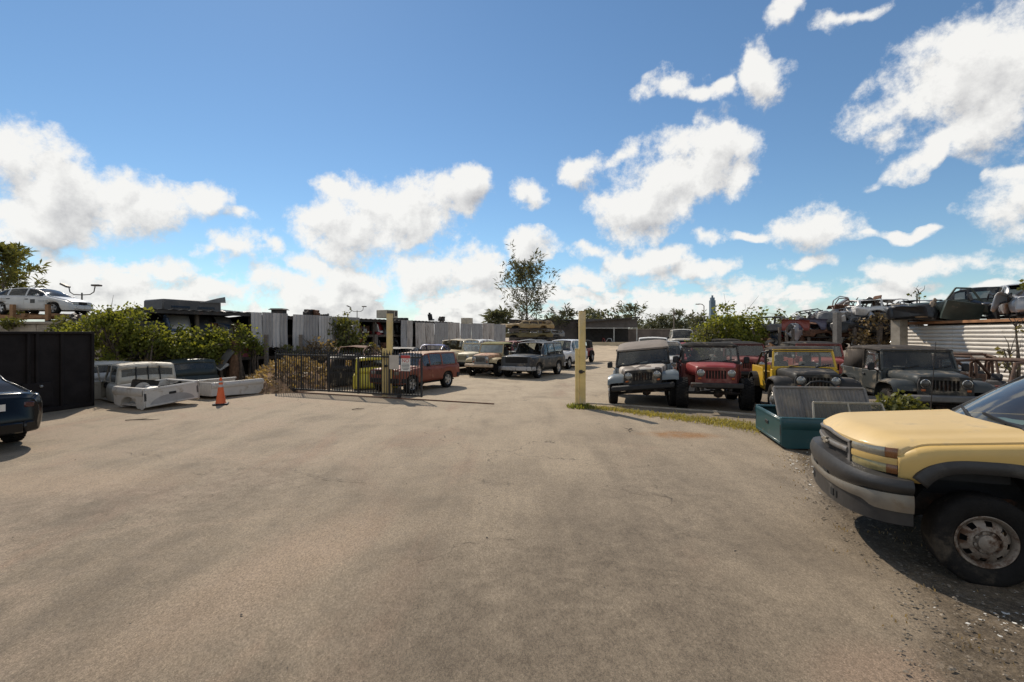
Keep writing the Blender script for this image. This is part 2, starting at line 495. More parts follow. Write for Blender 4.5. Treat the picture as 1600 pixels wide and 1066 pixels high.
    for i in range(len(gx)-1):
        xm = (gx[i]+gx[i+1])/2
        for j in range(len(GS[0])-1):
            for sgn in (1, -1):
                tgt = M_pil
                if j < 4:
                    if j in (1, 2):
                        for k, (a, b) in enumerate(wins):
                            if a < xm < b: tgt = M_side.setdefault((k, sgn), MB())
                else:
                    if xm > xh: tgt = M_ws if (j > 4 and gx[i+1] <= xc-.03 and gx[i] >= xh+.02) else M_pil
                    elif xm < xb: tgt = M_rw if (j > 4 and gx[i] >= xr+.04 and gx[i+1] <= xb-.02) else M_pil
                    else: tgt = M_roof
                q = [Vector((gx[i], sgn*GS[i][j][0], GS[i][j][1])), Vector((gx[i+1], sgn*GS[i+1][j][0], GS[i+1][j][1])),
                     Vector((gx[i+1], sgn*GS[i+1][j+1][0], GS[i+1][j+1][1])), Vector((gx[i], sgn*GS[i][j+1][0], GS[i][j+1][1]))]
                tgt.add([fin(p) for p in q], [(0,1,2,3) if sgn > 0 else (3,2,1,0)])
    # panel edges are given thickness by a solidify modifier
    roofm = sp.get('roofmat', body)
    M_body.build('body', body, root, 35, solid=.012)
    if M_hood.f:
        h = M_hood.build('hood', sp.get('hoodmat', body), root, 35, solid=.012)
    if M_deck.f: M_deck.build('boot_lid' if cat != 'cab' else 'back_panel', body, root, 35, solid=.012)
    for k, dm in enumerate(M_doors):
        if dm.f:
            d = dm.build('door', sp.get('doormat', body), root, 35, solid=.012)
            da, db = doors[k//2]; sg = 1 if k % 2 == 0 else -1
            hm = MB(); zc = zs((da+db)/2)-.14
            hm.box((da+.14, sg*(hw(da)+.04), zc), (.17, .03, .035), ch=.01); hm.warp(fin)
            hm.build('handle', sp.get('handle', BLACKPL), d)
    M_pil.build('window_frame', sp.get('frame', body), root, 35, solid=.02)
    M_roof.build('roof', roofm, root, 35, solid=.02)
    if 'ws' not in noglass: M_ws.build('windshield', sp.get('wsglass', glass), root, 60)
    if 'rw' not in noglass and M_rw.f: M_rw.build('rear_window', glass, root, 60)
    for (k, sg), mm in M_side.items():
        if 'all' in noglass or (k, sg) in noglass: continue
        mm.build('side_window', glass, root, 60)
    # interior
    if sp.get('seats', True):
        for y in (.36, -.36): make_seat(root, (xc+xh)/2-.75 if cat != 'cab' else xr+.62, y*hw(0)/.85, (.42*zsq) if cat != 'cab' else .12, h=.62*zsq if cat != 'cab' else .5)
        if sp.get('bench', False): make_seat(root, (xb+xr)/2+.55, 0, .42*zsq, 1.2)
        if zsq > .8: steering(root, xc-.38, .36, zs(xc)-.02 if cat != 'cab' else .56)
    # wheels
    if sp.get('wheels', True):
        for ax in arches:
            for sg in (1, -1):
                add_wheel(root, (ax, sg*(hw(ax)-.11), wr), wr, sp.get('ww', .22), wr*sp.get('rimf', .62), sp.get('wstyle', 'alloy'), sg,
                          steer=sp.get('steer', 0) if ax > 0 else 0, rimmat=sp.get('rimmat', ALLOY))
    # lamps, grille, bumpers
    fx, fw = x1, hw(x1); hz = sp.get('lamp_z', zs(x1)-.1)
    if sp.get('bumpers', True):
        for (bx, ww, fm) in ((x1, hw(x1), 1), (x0, hw(x0), -1)):
            m = MB(); bz = sp.get('bump_z', .5)
            pr = [(bx-fm*.30, ww+.07), (bx-fm*.06, ww+.03), (bx+fm*.05, ww*.7), (bx+fm*.075, 0), (bx+fm*.05, -ww*.7), (bx-fm*.06, -ww-.03), (bx-fm*.30, -ww-.07)]
            for p, q in zip(pr, pr[1:]): m.bar((p[0], p[1], bz), (q[0], q[1], bz), .08, .2, ch=.025)
            m.warp(fin); m.build('bumper', sp.get('bumpmat', BLACKPL), root)
    if sp.get('lamps', True):
        for sg in (1, -1):
            m = MB(); m.box((x1-.005, sg*(fw-.17), hz), (.05, .26, .15), ch=.02); m.warp(fin); m.build('headlight', LENS, root)
            m = MB(); m.box((x0+.005, sg*(hw(x0)-.10), sp.get('tail_z', hz)), (.05, .16, sp.get('tail_h', .2)), ch=.02); m.warp(fin); m.build('tail_light', sp.get('tailmat', REDL), root)
        m = MB(); m.box((x1+.002, 0, hz), (.03, 2*fw-.66, .15), 0, ch=.01)
        for k in range(9): m.box((x1+.02, lerp(-fw+.36, fw-.36, k/8), hz), (.02, .02, .14), 1)
        m.warp(fin); m.build('grille', [BLACKPL, sp.get('grillemat', DARKMET)], root)
    if sp.get('maw'):
        m = MB(); m.box((x1-.02, 0, hz-.02), (.10, 2*fw-.42, .30), ch=.03); m.build('engine_bay_shade', pmat('engine bay shade', (.008,.008,.008), .9), root)  # solid block; shade of the open nose put into its black colour
    if sp.get('mirrors', True):
        for sg in (1, -1):
            m = MB(); m.box((xc-.42, sg*(hw(xc)+.09), zs(xc)+.08), (.08, .18, .13), ch=.03); m.warp(fin); m.build('mirror', sp.get('mirrormat', BLACKPL), root)
    return root

def sp_suv(body, L=4.2, W=.86, H=1.64, hood=1.02, **kw):
    """boxy off-road wagon"""
    xf, xr_ = L*.47, -L*.53
    sp = dict(body=body, x=(xr_, xf), hw=[(xr_, W-.05),(xr_+.12, W),(xf-.35, W),(xf-.1, W-.04),(xf, W-.09)],
              zs=[(xr_, 1.02),(xf-1.3, 1.04),(xf-1.15, hood),(xf, hood-.06)], zt=[(xr_, 1.03),(xf-1.3, 1.07),(xf-1.1, hood+.05),(xf-.1, hood),(xf, hood-.04)],
              sill=.42, arches=[-L*.30, L*.305], arch_r=.43, wr=.37, ww=.23, cab=(xf-1.22, xf-1.72, xr_+.2, xr_+.02),
              roof=[(xr_+.02, 1.03),(xr_+.1, 1.35),(xr_+.22, H),(-.3, H+.02),(xf-1.72, H-.02),(xf-1.45, 1.36),(xf-1.22, 1.05)], hr=[(xr_, W-.2),(xf, W-.2)],
              wins=[(xr_+.28, -.95),(-.86, -.02),(.06, xf-1.52)], seams=[-.9, .02, xf-1.25], doors=[(-.9, .02),(.02, xf-1.25)], wstyle='alloy', bench=True, bump_z=.55,
              lamp_z=hood-.17, tail_z=.9, tail_h=.3, bulge=.012)
    sp.update(kw); return sp
def sp_sedan(body, L=4.7, W=.88, **kw):
    xf, xr_ = L*.48, -L*.52
    sp = dict(body=body, x=(xr_, xf), hw=[(xr_, W-.22),(xr_+.1, W-.12),(xr_+.35, W-.03),(xr_+.9, W),(xf-.8, W),(xf-.35, W-.06),(xf-.1, W-.18),(xf, W-.32)],
              zs=[(xr_, .92),(xr_+.12, 1.0),(xr_+.5, 1.0),(0, .96),(xf-1.15, .93),(xf-.5, .80),(xf-.12, .68),(xf, .56)],
              zt=[(xr_, .95),(xr_+.12, 1.05),(xr_+.5, 1.06),(0, 1.0),(xf-1.15, .99),(xf-.5, .87),(xf-.12, .73),(xf, .58)],
              sill=[(xr_, .40),(xr_+.5, .26),(xf-.5, .24),(xf, .26)], arches=[-L*.29, L*.31], arch_r=.37, wr=.335, cab=(xf-1.05, xf-1.95, xr_+1.25, xr_+.42),
              roof=[(xr_+.42, 1.0),(xr_+.8, 1.2),(xr_+1.3, 1.39),(-.35, 1.45),(xf-1.95, 1.40),(xf-1.5, 1.2),(xf-1.05, .95)], hr=[(xr_, W-.28),(xf, W-.28)],
              wins=[(xr_+.85, -1.02),(-.93, -.05),(.03, xf-1.35)], seams=[-.98, -.01, xf-1.2], doors=[(-.98,-.01),(-.01, xf-1.2)], bench=True, bump_z=.42,
              lamp_z=.62, tail_z=.82, tail_h=.12, bulge=.03)
    sp.update(kw); return sp
def sp_cab(body, L=1.75, W=.80, H=1.14, **kw):
    """a pickup cab taken off its chassis and stood on the ground"""
    xf, xr_ = L/2, -L/2
    sp = dict(body=body, x=(xr_, xf), hw=[(xr_, W-.04),(xr_+.06, W),(xf-.1, W),(xf, W-.05)], zs=[(xr_, .58),(xf-.2, .60),(xf, .56)], zt=[(xr_, .60),(xf-.2, .64),(xf, .60)],
              sill=.05, arches=[], cab=(xf-.12, xf-.62, xr_+.13, xr_+.015),
              roof=[(xr_+.015, .60),(xr_+.06, .84),(xr_+.14, H-.03),(xr_+.4, H),(xf-.62, H-.02),(xf-.35, .88),(xf-.12, .61)], hr=[(xr_, W-.13),(xf, W-.13)],
              wins=[(xr_+.22, -.12),(-.02, xf-.42)], seams=[-.06, xf-.16], doors=[(-.06, xf-.16)], wheels=False, bumpers=False, lamps=False, mirrors=False, bulge=.02, floor=.1, seats=True, n=26)
    sp.update(kw); return sp

# ------------------------------------------------------------------ open off-roader with flat fenders
def jeep(name, loc, heading, label, body, hoodmat=None, fender=None, roof='soft', roofmat=None, tyre=(.40,.25,.2), wscale=1., lift=.0, doors=True,
         grillemat=None, bumper='bar', fenders=True, lamps=True, style='steel', glass=GLASS, bumpmat=None, wfmat=None, steer=0, wheels=(1,1,1,1), mirrors=True, rimmat=None, detail=True, lampmat=LENS, cat='off-road car', sag=(0,0), front=True, rise=0.):
    hoodmat = hoodmat or body; fender = fender or BLACKPL; roofmat = roofmat or BLACKPL; wfmat = wfmat or body; grillemat = grillemat or body
    root = empty(name, loc, heading, label=label, cat=cat)
    z0 = lift; W = .76*wscale
    def b(mb, nm, mt, bev=.012, **k):
        mb.warp(lambda p: (p.x, p.y, p.z + z0 + sag[0]*p.y + sag[1]*p.x)); return mb.build(nm, mt, root, 40, bevel=bev, **k)
    # tub sides with door cut and rear wheel arch
    m = MB()
    arch = [(-1.2+.47*math.cos(a), .42+.44*math.sin(a)) for a in rng(PI*.02, PI*.98, 11)]
    side = [(.66,.50),(.66,1.08),(.50,1.09),(.46,.98),(.42,.66),(.30,.60),(-.20,.60),(-.36,.72),(-.40,.99),(-.46,1.08),(-1.78,1.08),(-1.78,.55),(-1.68,.50)] + arch[::-1] + [(-.70,.44),(.5,.44)]
    for sg in (1, -1): m.prism(side, sg*W, sg*(W-.035))
    m.box((-1.76, 0, .80), (.04, 2*W-.08, .54)); m.box((-.5, 0, .47), (2.5, 2*W-.1, .05)); m.box((.60, 0, .98), (.10, 2*W-.08, .2)); m.box((.62,0,.7),(.04,2*W-.08,.46))
    for sg in (1, -1): m.box((-1.2, sg*(W-.17), .72), (1.0, .26, .42))
    b(m, 'body', body)
    if doors:
        for sg in (1, -1):
            m = MB(); m.prism([(.47,.99),(.44,.66),(.31,.60),(-.21,.60),(-.38,.72),(-.42,.99),(-.40,1.075),(.49,1.085)], sg*(W-.005), sg*(W+.028))
            d = b(m, 'door', body)
            h = MB(); h.box((-.25, sg*(W+.045), .96+z0), (.14,.03,.04), ch=.01); h.build('handle', BLACKPL, d)
            fm = MB()
            fp = [(.49,1.085),(.36,1.55),(-.34,1.58),(-.40,1.085)]
            for p, q in zip(fp, fp[1:]+fp[:1]): fm.bar((p[0], sg*(W-.02), p[1]+z0), (q[0], sg*(W-.02-.06*(q[1]>1.3)), q[1]+z0), .03, .045)
            fm.build('door_frame', roofmat, d)
            gm = MB(); gm.add([(.49,sg*(W-.02),1.09+z0),(.36,sg*(W-.05),1.54+z0),(-.34,sg*(W-.05),1.57+z0),(-.40,sg*(W-.02),1.09+z0)], [(0,1,2,3)]); gm.build('side_window', glass, d)
    # hood: narrowing loft with rounded shoulders
    if front:
        m = MB()
        def hood(u, v):
            x = lerp(.655, 1.64, u); w = lerp(.66, .47, u)*wscale; zt = lerp(1.13, 1.065, u) - .05*sstep(.93, 1.0, u)
            prof = [(-1.0, .80),(-1.0, zt-.09),(-.96, zt-.03),(-.86, zt),(-.4, zt+.018),(0, zt+.024),(.4, zt+.018),(.86, zt),(.96, zt-.03),(1.0, zt-.09),(1.0, .80)]
            return (x, prof[v][0]*w, prof[v][1])
        m.grid(hood, [0,.2,.4,.6,.8,.93,.97,1.0], list(range(11)))
        for sg in (1,-1): m.box((1.15, sg*.45*wscale, 1.06), (.05,.04,.06))
        b(m, 'hood', hoodmat, 0, solid=.012)
        # grille plate: real slots between bars, engine bay dark behind
        m = MB(); gw = .49*wscale
        zt = 1.035; zl = .62
        slots = 7; pitch = .072*wscale; g0 = -slots*pitch/2
        m.box((1.67, 0, zt-.035), (.06, 2*gw-.08, .09)); m.box((1.67, 0, zl+.05), (.06, 2*gw, .12))
        for k in range(slots+1): m.box((1.672, g0 + k*pitch, (zt+zl)/2), (.05, .026*wscale, zt-zl-.1))
        for sg in (1, -1):
            m.prism([(sg*-g0, zl+.08),(sg*gw, zl+.08),(sg*gw, zt-.14),(sg*(gw-.03), zt-.05),(sg*(gw-.09), zt),(sg*-g0, zt)], 1.64, 1.698, 'YZ')
        b(m, 'grille', grillemat, .01)
        m = MB(); m.box((1.60, 0, .82), (.06, 2*gw-.08, .36)); b(m, 'radiator', DARKMET, 0)
        if lamps:
            for sg in (1, -1): lamp_round(root, 1.70, sg*.365*wscale, .885+z0+sag[0]*sg*.365+sag[1]*1.7, .088, lampmat)
            for sg in (1, -1):
                m = MB(); m.box((1.703, sg*.40*wscale, .735), (.03, .09, .05), ch=.012); b(m, 'indicator', AMBER, 0)
        # fenders
        if fenders:
            for sg in (1, -1):
                m = MB()
                path = [(1.66,.74),(1.62,.83),(1.52,.915),(1.30,.945),(1.0,.94),(.82,.88),(.72,.74),(.66,.54)]
                def fo(u, v): 
                    x, z = path[u]; y = lerp(.46*wscale, W+.17, v)
                    return (x, sg*y, z - .05*sstep(.75, 1, v) )
                def fi(u, v):
                    x, z = path[u]; y = lerp(.46*wscale, W+.17, v)
                    return (x, sg*y, z - .05*sstep(.75, 1, v)-.035)
                m.slab(fo, fi, list(range(8)), [0,.3,.6,.8,.92,1.0])
                b(m, 'fender', fender, 0)
    if fenders:
        for sg in (1, -1):
            m = MB()
            for (a0, a1) in zip(rng(.12, PI-.1, 12), rng(.12, PI-.1, 12)[1:]):
                p = (-1.2+.47*math.cos(a0), sg*(W+.07), .44+.45*math.sin(a0)); q = (-1.2+.47*math.cos(a1), sg*(W+.07), .44+.45*math.sin(a1))
                m.bar(p, q, .16, .035)
            b(m, 'fender', fender, 0)
    # windshield
    xb_, zb_, xt_, zt_ = .60, 1.10, .44, 1.60
    m = MB(); ww = W-.04
    for sg in (1, -1): m.bar((xb_, sg*ww, zb_), (xt_, sg*(ww-.05), zt_), .05, .06)
    m.bar((xt_, -ww+.02, zt_), (xt_, ww-.02, zt_), .05, .065); m.bar((xb_, -ww, zb_+.02), (xb_, ww, zb_+.02), .06, .10)
    b(m, 'windshield_frame', wfmat, .01)
    m = MB(); m.add([(xb_-.01,-ww+.03,zb_+.06),(xb_-.01,ww-.03,zb_+.06),(xt_,ww-.07,zt_-.02),(xt_,-ww+.07,zt_-.02)], [(0,1,2,3)]); b(m, 'windshield', glass, 0)
    if detail:
        for y in (-.35, .25):
            m = MB(); m.bar((xb_+.05, y*wscale, zb_+.06), (xb_-.03, (y+.36)*wscale, zb_+.13), .02, .02); b(m, 'wiper', BLACKPL, 0)
    # roll cage
    m = MB(); cw = W-.1
    m.tube([(-.42,cw,.6),(-.45,cw,1.45),(-.46,cw-.1,1.56),(-.46,-cw+.1,1.56),(-.45,-cw,1.45),(-.42,-cw,.6)], .032, 8)
    for sg in (1, -1):
        m.tube([(-.46,sg*(cw-.04),1.53),(-1.1,sg*(cw-.04),1.5),(-1.55,sg*cw,1.1)], .03, 8); m.tube([(-.46,sg*(cw-.04),1.54),(.40,sg*(cw-.06),1.56)], .03, 8)
    b(m, 'roll_bar', BLACKPL, 0)
    # roof
    if roof in ('soft', 'hard', 'bikini'):
        m = MB(); xe = -1.70 if roof != 'bikini' else -.55
        def rf(u, v):
            x = lerp(.47, xe, u); y = lerp(-1, 1, v); yy = y*(W-.05)
            edge = max(abs(y)**6, (abs(u-.5)*2)**10)
            return (x, yy, 1.69 + .03*math.sin(u*PI) - .075*edge + rise*min(1, u*1.8))
        m.slab(rf, lambda u, v: Vector(rf(u, v)) - Vector((0,0,.025)), rng(0,1,13), rng(0,1,15))
        b(m, 'roof', roofmat, 0)
    if roof in ('soft', 'hard'):
        for sg in (1, -1):
            m = MB()
            P_ = [(-.46,1.09),(-.44,1.61),(-1.66,1.60),(-1.76,1.09)]; I_ = [(-.58,1.18),(-.57,1.53),(-1.52,1.52),(-1.6,1.18)]
            n = 4
            def pt(p, o): return (p[0], sg*(W-.02-.05*clamp((p[1]-1.09)/.5)-o), p[1])
            if roof == 'hard':
                for k in range(n):
                    m.add([pt(P_[k],0), pt(P_[(k+1)%n],0), pt(I_[(k+1)%n],0), pt(I_[k],0)], [(0,1,2,3)])
            else: m.add([pt(p,0) for p in P_], [(0,1,2,3)])
            b(m, 'side_panel', roofmat, 0, solid=.02)
            if roof == 'hard':
                m = MB(); m.add([pt(p,.005) for p in I_], [(0,1,2,3)]); b(m, 'side_window', DGLASS, 0)
        m = MB(); m.box((-1.69, 0, 1.34), (.02, 2*W-.12, .5), ry=.19); b(m, 'rear_curtain', roofmat, 0)
    # inside
    m = MB(); m.box((.5, 0, 1.0), (.26, 2*W-.12, .16), ch=.04); b(m, 'dashboard', BLACKPL, 0)
    for y in (.34, -.34): make_seat(root, -.05, y*wscale, .55+z0, .46, .6)
    steering(root, .24, .34*wscale, 1.06+z0)
    if mirrors:
        for sg in (1, -1):
            m = MB(); m.tube([(.52, sg*W, 1.06),(.53, sg*(W+.13), 1.15)], .014, 6); m.box((.52, sg*(W+.17), 1.2), (.07,.16,.2), ch=.03); b(m, 'mirror', BLACKPL, 0)
    # bumper and under parts
    if front and bumper:
        m = MB(); bw = .62*wscale
        if bumper == 'bar': m.box((1.83, 0, .56), (.12, 2*bw, .13), ch=.02)
        if bumper == 'wide': m.box((1.83, 0, .56), (.14, 2*bw+.4, .16), ch=.035)
        if bumper == 'hoop':
            m.box((1.83, 0, .52), (.13, 2*bw, .14), ch=.03)
            m.tube([(1.86,.36,.56),(1.88,.34,.74),(1.88,.22,.86),(1.88,0,.89),(1.88,-.22,.86),(1.88,-.34,.74),(1.86,-.36,.56)], .028, 8)
        b(m, 'bumper', bumpmat or BLACKPL, 0)
    m = MB()
    for sg in (1, -1): m.box((.05, sg*.36, .47), (3.5, .07, .11))
    rz = tyre[0]
    for x in (1.2, -1.2):
        m.tube([(x, -W, rz-z0), (x, W, rz-z0)], .04, 8); m.lathe([(.001,-.13),(.09,-.11),(.14,0),(.09,.11),(.001,.13)], 12, 'Y', Matrix.Translation((x,.12,rz-z0)))
    for sg in (1,-1):
        m.tube([(1.2,sg*.42,rz-z0),(1.2,sg*.42,.78)], .06, 8); m.tube([(1.45,sg*.5,rz-z0+.05),(1.32,-sg*.1,rz-z0+.1)], .022, 6); m.tube([(1.2,sg*.5,rz-z0),(.4,sg*.36,.45)],.03,6)
    m.box((.6, 0, .55), (1.4,.4,.3))
    b(m, 'chassis', DARKMET, 0)
    for k, (x, sg) in enumerate(((1.2,1),(1.2,-1),(-1.2,1),(-1.2,-1))):
        if wheels[k]: add_wheel(root, (x, sg*(W+.03), tyre[0]), tyre[0], tyre[1], tyre[2], style, sg, steer=steer if x > 0 else 0, rimmat=rimmat)
    return root
# ------------------------------------------------------------------ the yellow pickup in the foreground
def hero_truck(loc, heading):
    root = empty('pickup_truck', loc, heading, label='faded yellow pickup truck with black bumper and rusty steel wheel parked at the gravel edge', cat='pickup truck')
    Y1 = pmat('faded yellow paint', (.56,.375,.125), .45, 0, .06, 1.6, (.40,.30,.17), .30, 2.2, coat=.22, spec=.4, bump=.03, bscale=4)
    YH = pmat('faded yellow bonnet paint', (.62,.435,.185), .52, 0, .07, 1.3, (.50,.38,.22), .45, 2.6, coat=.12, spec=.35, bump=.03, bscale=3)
    BPL = pmat('weathered bumper plastic', (.026,.024,.023), .5, 0, .25, 5, (.10,.09,.075), .42, 2.0, bump=.08, bscale=30)
    CST = pmat('scuffed chrome strip', (.21,.185,.15), .45, .45, .15, 5, (.22,.16,.10), .45, 3.0)
    GRL = pmat('dull silver plastic', (.20,.185,.17), .45, .35, .12, 8, (.14,.11,.08), .35, 4)
    HLENS = pmat('hazed headlamp lens', (.27,.245,.19), .22, .25, .25, 9, (.33,.27,.17), .45, 5, coat=.5)
    LLENS = pmat('yellowed lower lens', (.33,.26,.11), .25, .1, .2, 14, (.30,.22,.1), .35, 7, coat=.5)
    AMB = pmat('brown amber lens', (.20,.075,.022), .25, 0, .2, 14, coat=.5)
    RIMM = pmat('rust-speckled rim', (.27,.23,.19), .55, .4, .2, 9, (.10,.055,.032), .70, 8, bump=.15, bscale=60)
    # plan curve of the nose, half: (y, x)
    NP = [(0,.915),(.2,.905),(.4,.875),(.55,.84),(.68,.785),(.80,.70),(.88,.60),(.935,.48),(.955,.36)]
    fx = table(NP)
    # arc-length parameter
    ys = rng(0, .955, 120); pts = [(fx(y), y) for y in ys]; d = [0]
    for a, b in zip(pts, pts[1:]): d.append(d[-1] + math.hypot(a[0]-b[0], a[1]-b[1]))
    tot = d[-1]
    def C(u):
        """nose curve, u in -1..1, returns point and outward normal"""
        s = abs(u)*tot; i = 0
        while i < len(d)-2 and d[i+1] < s: i += 1
        t = (s-d[i])/(d[i+1]-d[i]); x = lerp(pts[i][0], pts[i+1][0], t); y = lerp(pts[i][1], pts[i+1][1], t)
        j0, j1 = max(0, i-3), min(len(pts)-1, i+4)
        tx, ty = pts[j1][0]-pts[j0][0], pts[j1][1]-pts[j0][1]; l = math.hypot(tx, ty)
        n = Vector((ty/l, -tx/l, 0))
        if u < 0: return Vector((x, -y, 0)), Vector((n.x, -n.y, 0))
        return Vector((x, y, 0)), n
    def ofy(y):   # parameter for a given y
        s = 0
        for k, yy in enumerate(ys):
            if yy >= y: return d[k]/tot
        return 1.
    def strip(mb, u0, u1, z0, z1, o0, o1, mi=0, n=16, nz=4, bul=0.):
        """closed curved bar following the nose; z0/z1 may be functions of u"""
        f0 = z0 if callable(z0) else (lambda u: z0); f1 = z1 if callable(z1) else (lambda u: z1)
        def fn(o, bb):
            def g(u, v):
                p, nn = C(u); z = lerp(f0(u), f1(u), v)
                q = p + nn*(o + bb*math.sin(v*PI)); return (q.x, q.y, z)
            return g
        mb.slab(fn(o0, 0), fn(o1, bul), rng(u0, u1, n), rng(0, 1, nz), mi)
    uG = ofy(.50); uH = ofy(.872)
    # hood
    xcow = lambda y: -.30 - .20*(abs(y)/.85)**2
    m = MB()
    def hz(x, y, u):
        z = lerp(1.235, 1.135, u) + .03*(1-(y/.90)**2)
        z += .014*sstep(.66, .60, abs(y))*sstep(1.0, .8, u)
        z -= .075*max(0, (u-.80)/.20)**2.2
        return z
    def hood(u, v):
        y = v*.885; p = fx(abs(y)) - .012
        x = lerp(xcow(y), p, u); z = hz(x, y, u)
        if abs(v) > .97: z -= .012
        return (x, y, z)
    us = rng(0, .78, 12) + [.82,.86,.89,.92,.945,.965,.985,1.0]
    vs_ = [-1,-.975,-.93] + rng(-.88, .88, 33) + [.93,.975,1]
    m.slab(lambda u, v: Vector(hood(u, v)) - Vector((0,0,.03)), hood, us, vs_)
    def lip(u, v):      # rolled front edge and side skirts
        y = u*.885; x = fx(abs(y)) - .012; z = hz(x, y, 1)
        return (x + .002, y, z - v*.028)
    m.grid(lip, rng(-1, 1, 30), [0, .5, 1])
    for sg in (1,-1):
        m.grid(lambda u, v: (hood(u, sg)[0], sg*(.885+.003*v), hood(u, sg)[2] - v*.035), us, [0,.5,1])
    hd = m.build('hood', YH, root, 50)
    # fenders: side skin with squared arch, rolled top
    def arch(x, r=.52, h=.575): 
        t = abs(x)/r
        return .385 + h*(1-t**3.2)**(1/3.2) if t < 1 else 0
    yn = lin([(.28,.955),(.36,.955),(.48,.935),(.60,.88),(.70,.80),(.785,.68)])
    for sg in (1, -1):
        m = MB()
        xs = sorted(set([-.58,-.56] + rng(-.54, .54, 40) + [.52*math.sin(a) for a in rng(-PI/2, PI/2, 25)] + rng(.54, .605, 4)))
        def hedge(x):
            u = clamp((x + .50)/(fx(.885)+.50)); return lerp(1.235, 1.135, u) - .075*max(0, (u-.8)/.2)**2.2
        def sk(i, j):
            x = xs[i]; top = hedge(x) - .035; lo = max(arch(x), .80 if x > .3 else .46)
            yb = .965 if x < .28 else yn(x) + .010
            prof = [(0,0),(.2,.006),(.45,.012),(.7,.012),(.86,.004),(.95,-.022),(1,-.07)]
            t, dy = prof[j]
            return (x, sg*(yb + dy), lerp(lo, top, t))
        m.grid(sk, list(range(len(xs))), list(range(7)), 0, sg < 0)
        fd = m.build('fender', Y1, root, 50, solid=.012)
        # arch trim
        m = MB()
        def tr(o, yy):
            def g(a, v):
                x = (.52+o*1.0)*math.copysign(abs(math.cos(a))**(2/3.2), math.cos(a)); z = .385 + (.575+o)*abs(math.sin(a))**(2/3.2)
                return (x, sg*(yy(v)), max(z, .42))
            return g
        an = rng(.62, PI, 40)
        prof = [(-.035,.90),(-.03,.985),(.0,1.002),(.045,1.0),(.072,.985),(.075,.955)]
        m.grid(lambda a, k: tr(prof[k][0], lambda v: prof[k][1])(a, 0), an, list(range(6)))
        m.build('arch_trim', BPL, fd, 50, solid=.006)
        m = MB()      # wheel-well liner
        m.grid(lambda a, v: (.56*math.cos(a), sg*lerp(.45, .93, v), .385+.58*math.sin(a)), rng(.42, PI+.1, 18), [0, 1]); m.box((0, sg*.44, .68), (1.1,.03,.6))
        m.build('wheel_well', BLACKPL, root, 40)
    # headlamps: upper lens, body coloured strip, lower lens, amber ends
    zu0, zu1 = .978, 1.068; zl0, zl1 = .845, .950
    top_ = lambda u: lerp(1.058, 1.092, sstep(uG, 1, abs(u)))
    for sg in (1, -1):
        h = MB(); ua = lerp(uG, uH, .80)
        strip(h, sg*(uG+.012), sg*ua, .986, top_, -.05, -.004, 0, 14, 5, .010)
        ho = h.build('headlight', HLENS, root, 60)
        h = MB(); strip(h, sg*(ua), sg*(uH+.004), .986, lambda u: top_(u)-.004, -.05, -.006, 0, 8, 5, .010); h.build('amber_lens', AMB, ho, 60)
        h = MB(); strip(h, sg*(uG+.012), sg*lerp(uG, uH, .82), .845, .926, -.05, -.006, 0, 14, 5, .008); h.build('lower_lens', LLENS, ho, 60)
        h = MB(); strip(h, sg*lerp(uG, uH, .82), sg*(uH+.004), .845, .926, -.05, -.008, 0, 8, 5, .008); h.build('amber_lens', AMB, ho, 60)
        h = MB(); strip(h, sg*(uG+.012), sg*(uH+.006), .928, .984, -.05, .004, 0, 16, 3, .004); h.build('lamp_strip', Y1, root, 60)
    # dark carrier behind the whole nose
    m = MB(); strip(m, -.9, .9, .80, 1.03, -.14, -.056, 0, 40, 2); m.box((.2,0,.90),(.9,1.5,.2)); m.build('nose_carrier', BLACKPL, root, 40)
    # grille
    m = MB(); us_ = .0
    gt = lambda u: 1.095 - .037*sstep(0, uG, abs(u)); gb = .835
    strip(m, -uG, uG, lambda u: gt(u)-.026, gt, -.05, .012, 0, 30, 3, .006)
    strip(m, -uG, uG, gb, gb+.03, -.05, .010, 0, 30, 3, .006)
    for sg in (1, -1): strip(m, sg*(uG-.028), sg*uG, gb, lambda u: gt(u), -.05, .012, 0, 4, 3)
    strip(m, -uG+.03, uG-.03, .935, .985, -.05, .018, 0, 30, 5, .010)
    g = m.build('grille', GRL, root, 50)
    m = MB()
    for z in (.880, .895, .910, .925, .998, .013+.998, .028+.998, .043+.998): strip(m, -uG+.03, uG-.03, z-.003, z+.003, -.045, -.012, 0, 24, 2)
    k = 0
    for u in rng(-uG+.035, uG-.035, 46):
        p, n = C(u); q = p + n*-.028
        m.bar((q.x, q.y, .866), (q.x, q.y, .935), .016, .005, up=(n.x,n.y,0)); m.bar((q.x, q.y, .985), (q.x, q.y, 1.052), .016, .005, up=(n.x,n.y,0))
    m.build('grille_mesh', BPL, g, 30)
    m = MB()      # slanted-cross emblem on the middle bar
    em = [(-.115,-.012),(-.045,-.012),(-.055,-.036),(.042,-.036),(.052,-.012),(.115,-.012),(.122,.012),(.052,.012),(.062,.036),(-.036,.036),(-.046,.012),(-.108,.012)]
    m.prism([(a, b+.96) for a, b in em], .925, .958, 'YZ'); m.build('emblem', pmat('tarnished emblem', (.30,.27,.22), .4, .5, .1, 20), g, 30, bevel=.004)
    # bumper
    # its own plan curve: straight-ish centre, rounded corner, short return along the side up to the wheel arch
    BP = [(1.0,0),(.992,.25),(.965,.48),(.915,.68),(.84,.83),(.75,.93),(.66,.985),(.585,1.005),(.53,1.008)]
    bt_ = [0]
    for a, b in zip(BP, BP[1:]): bt_.append(bt_[-1] + math.hypot(a[0]-b[0], a[1]-b[1]))
    bfx = table([(t/bt_[-1], p[0]) for t, p in zip(bt_, BP)]); bfy = table([(t/bt_[-1], p[1]) for t, p in zip(bt_, BP)])
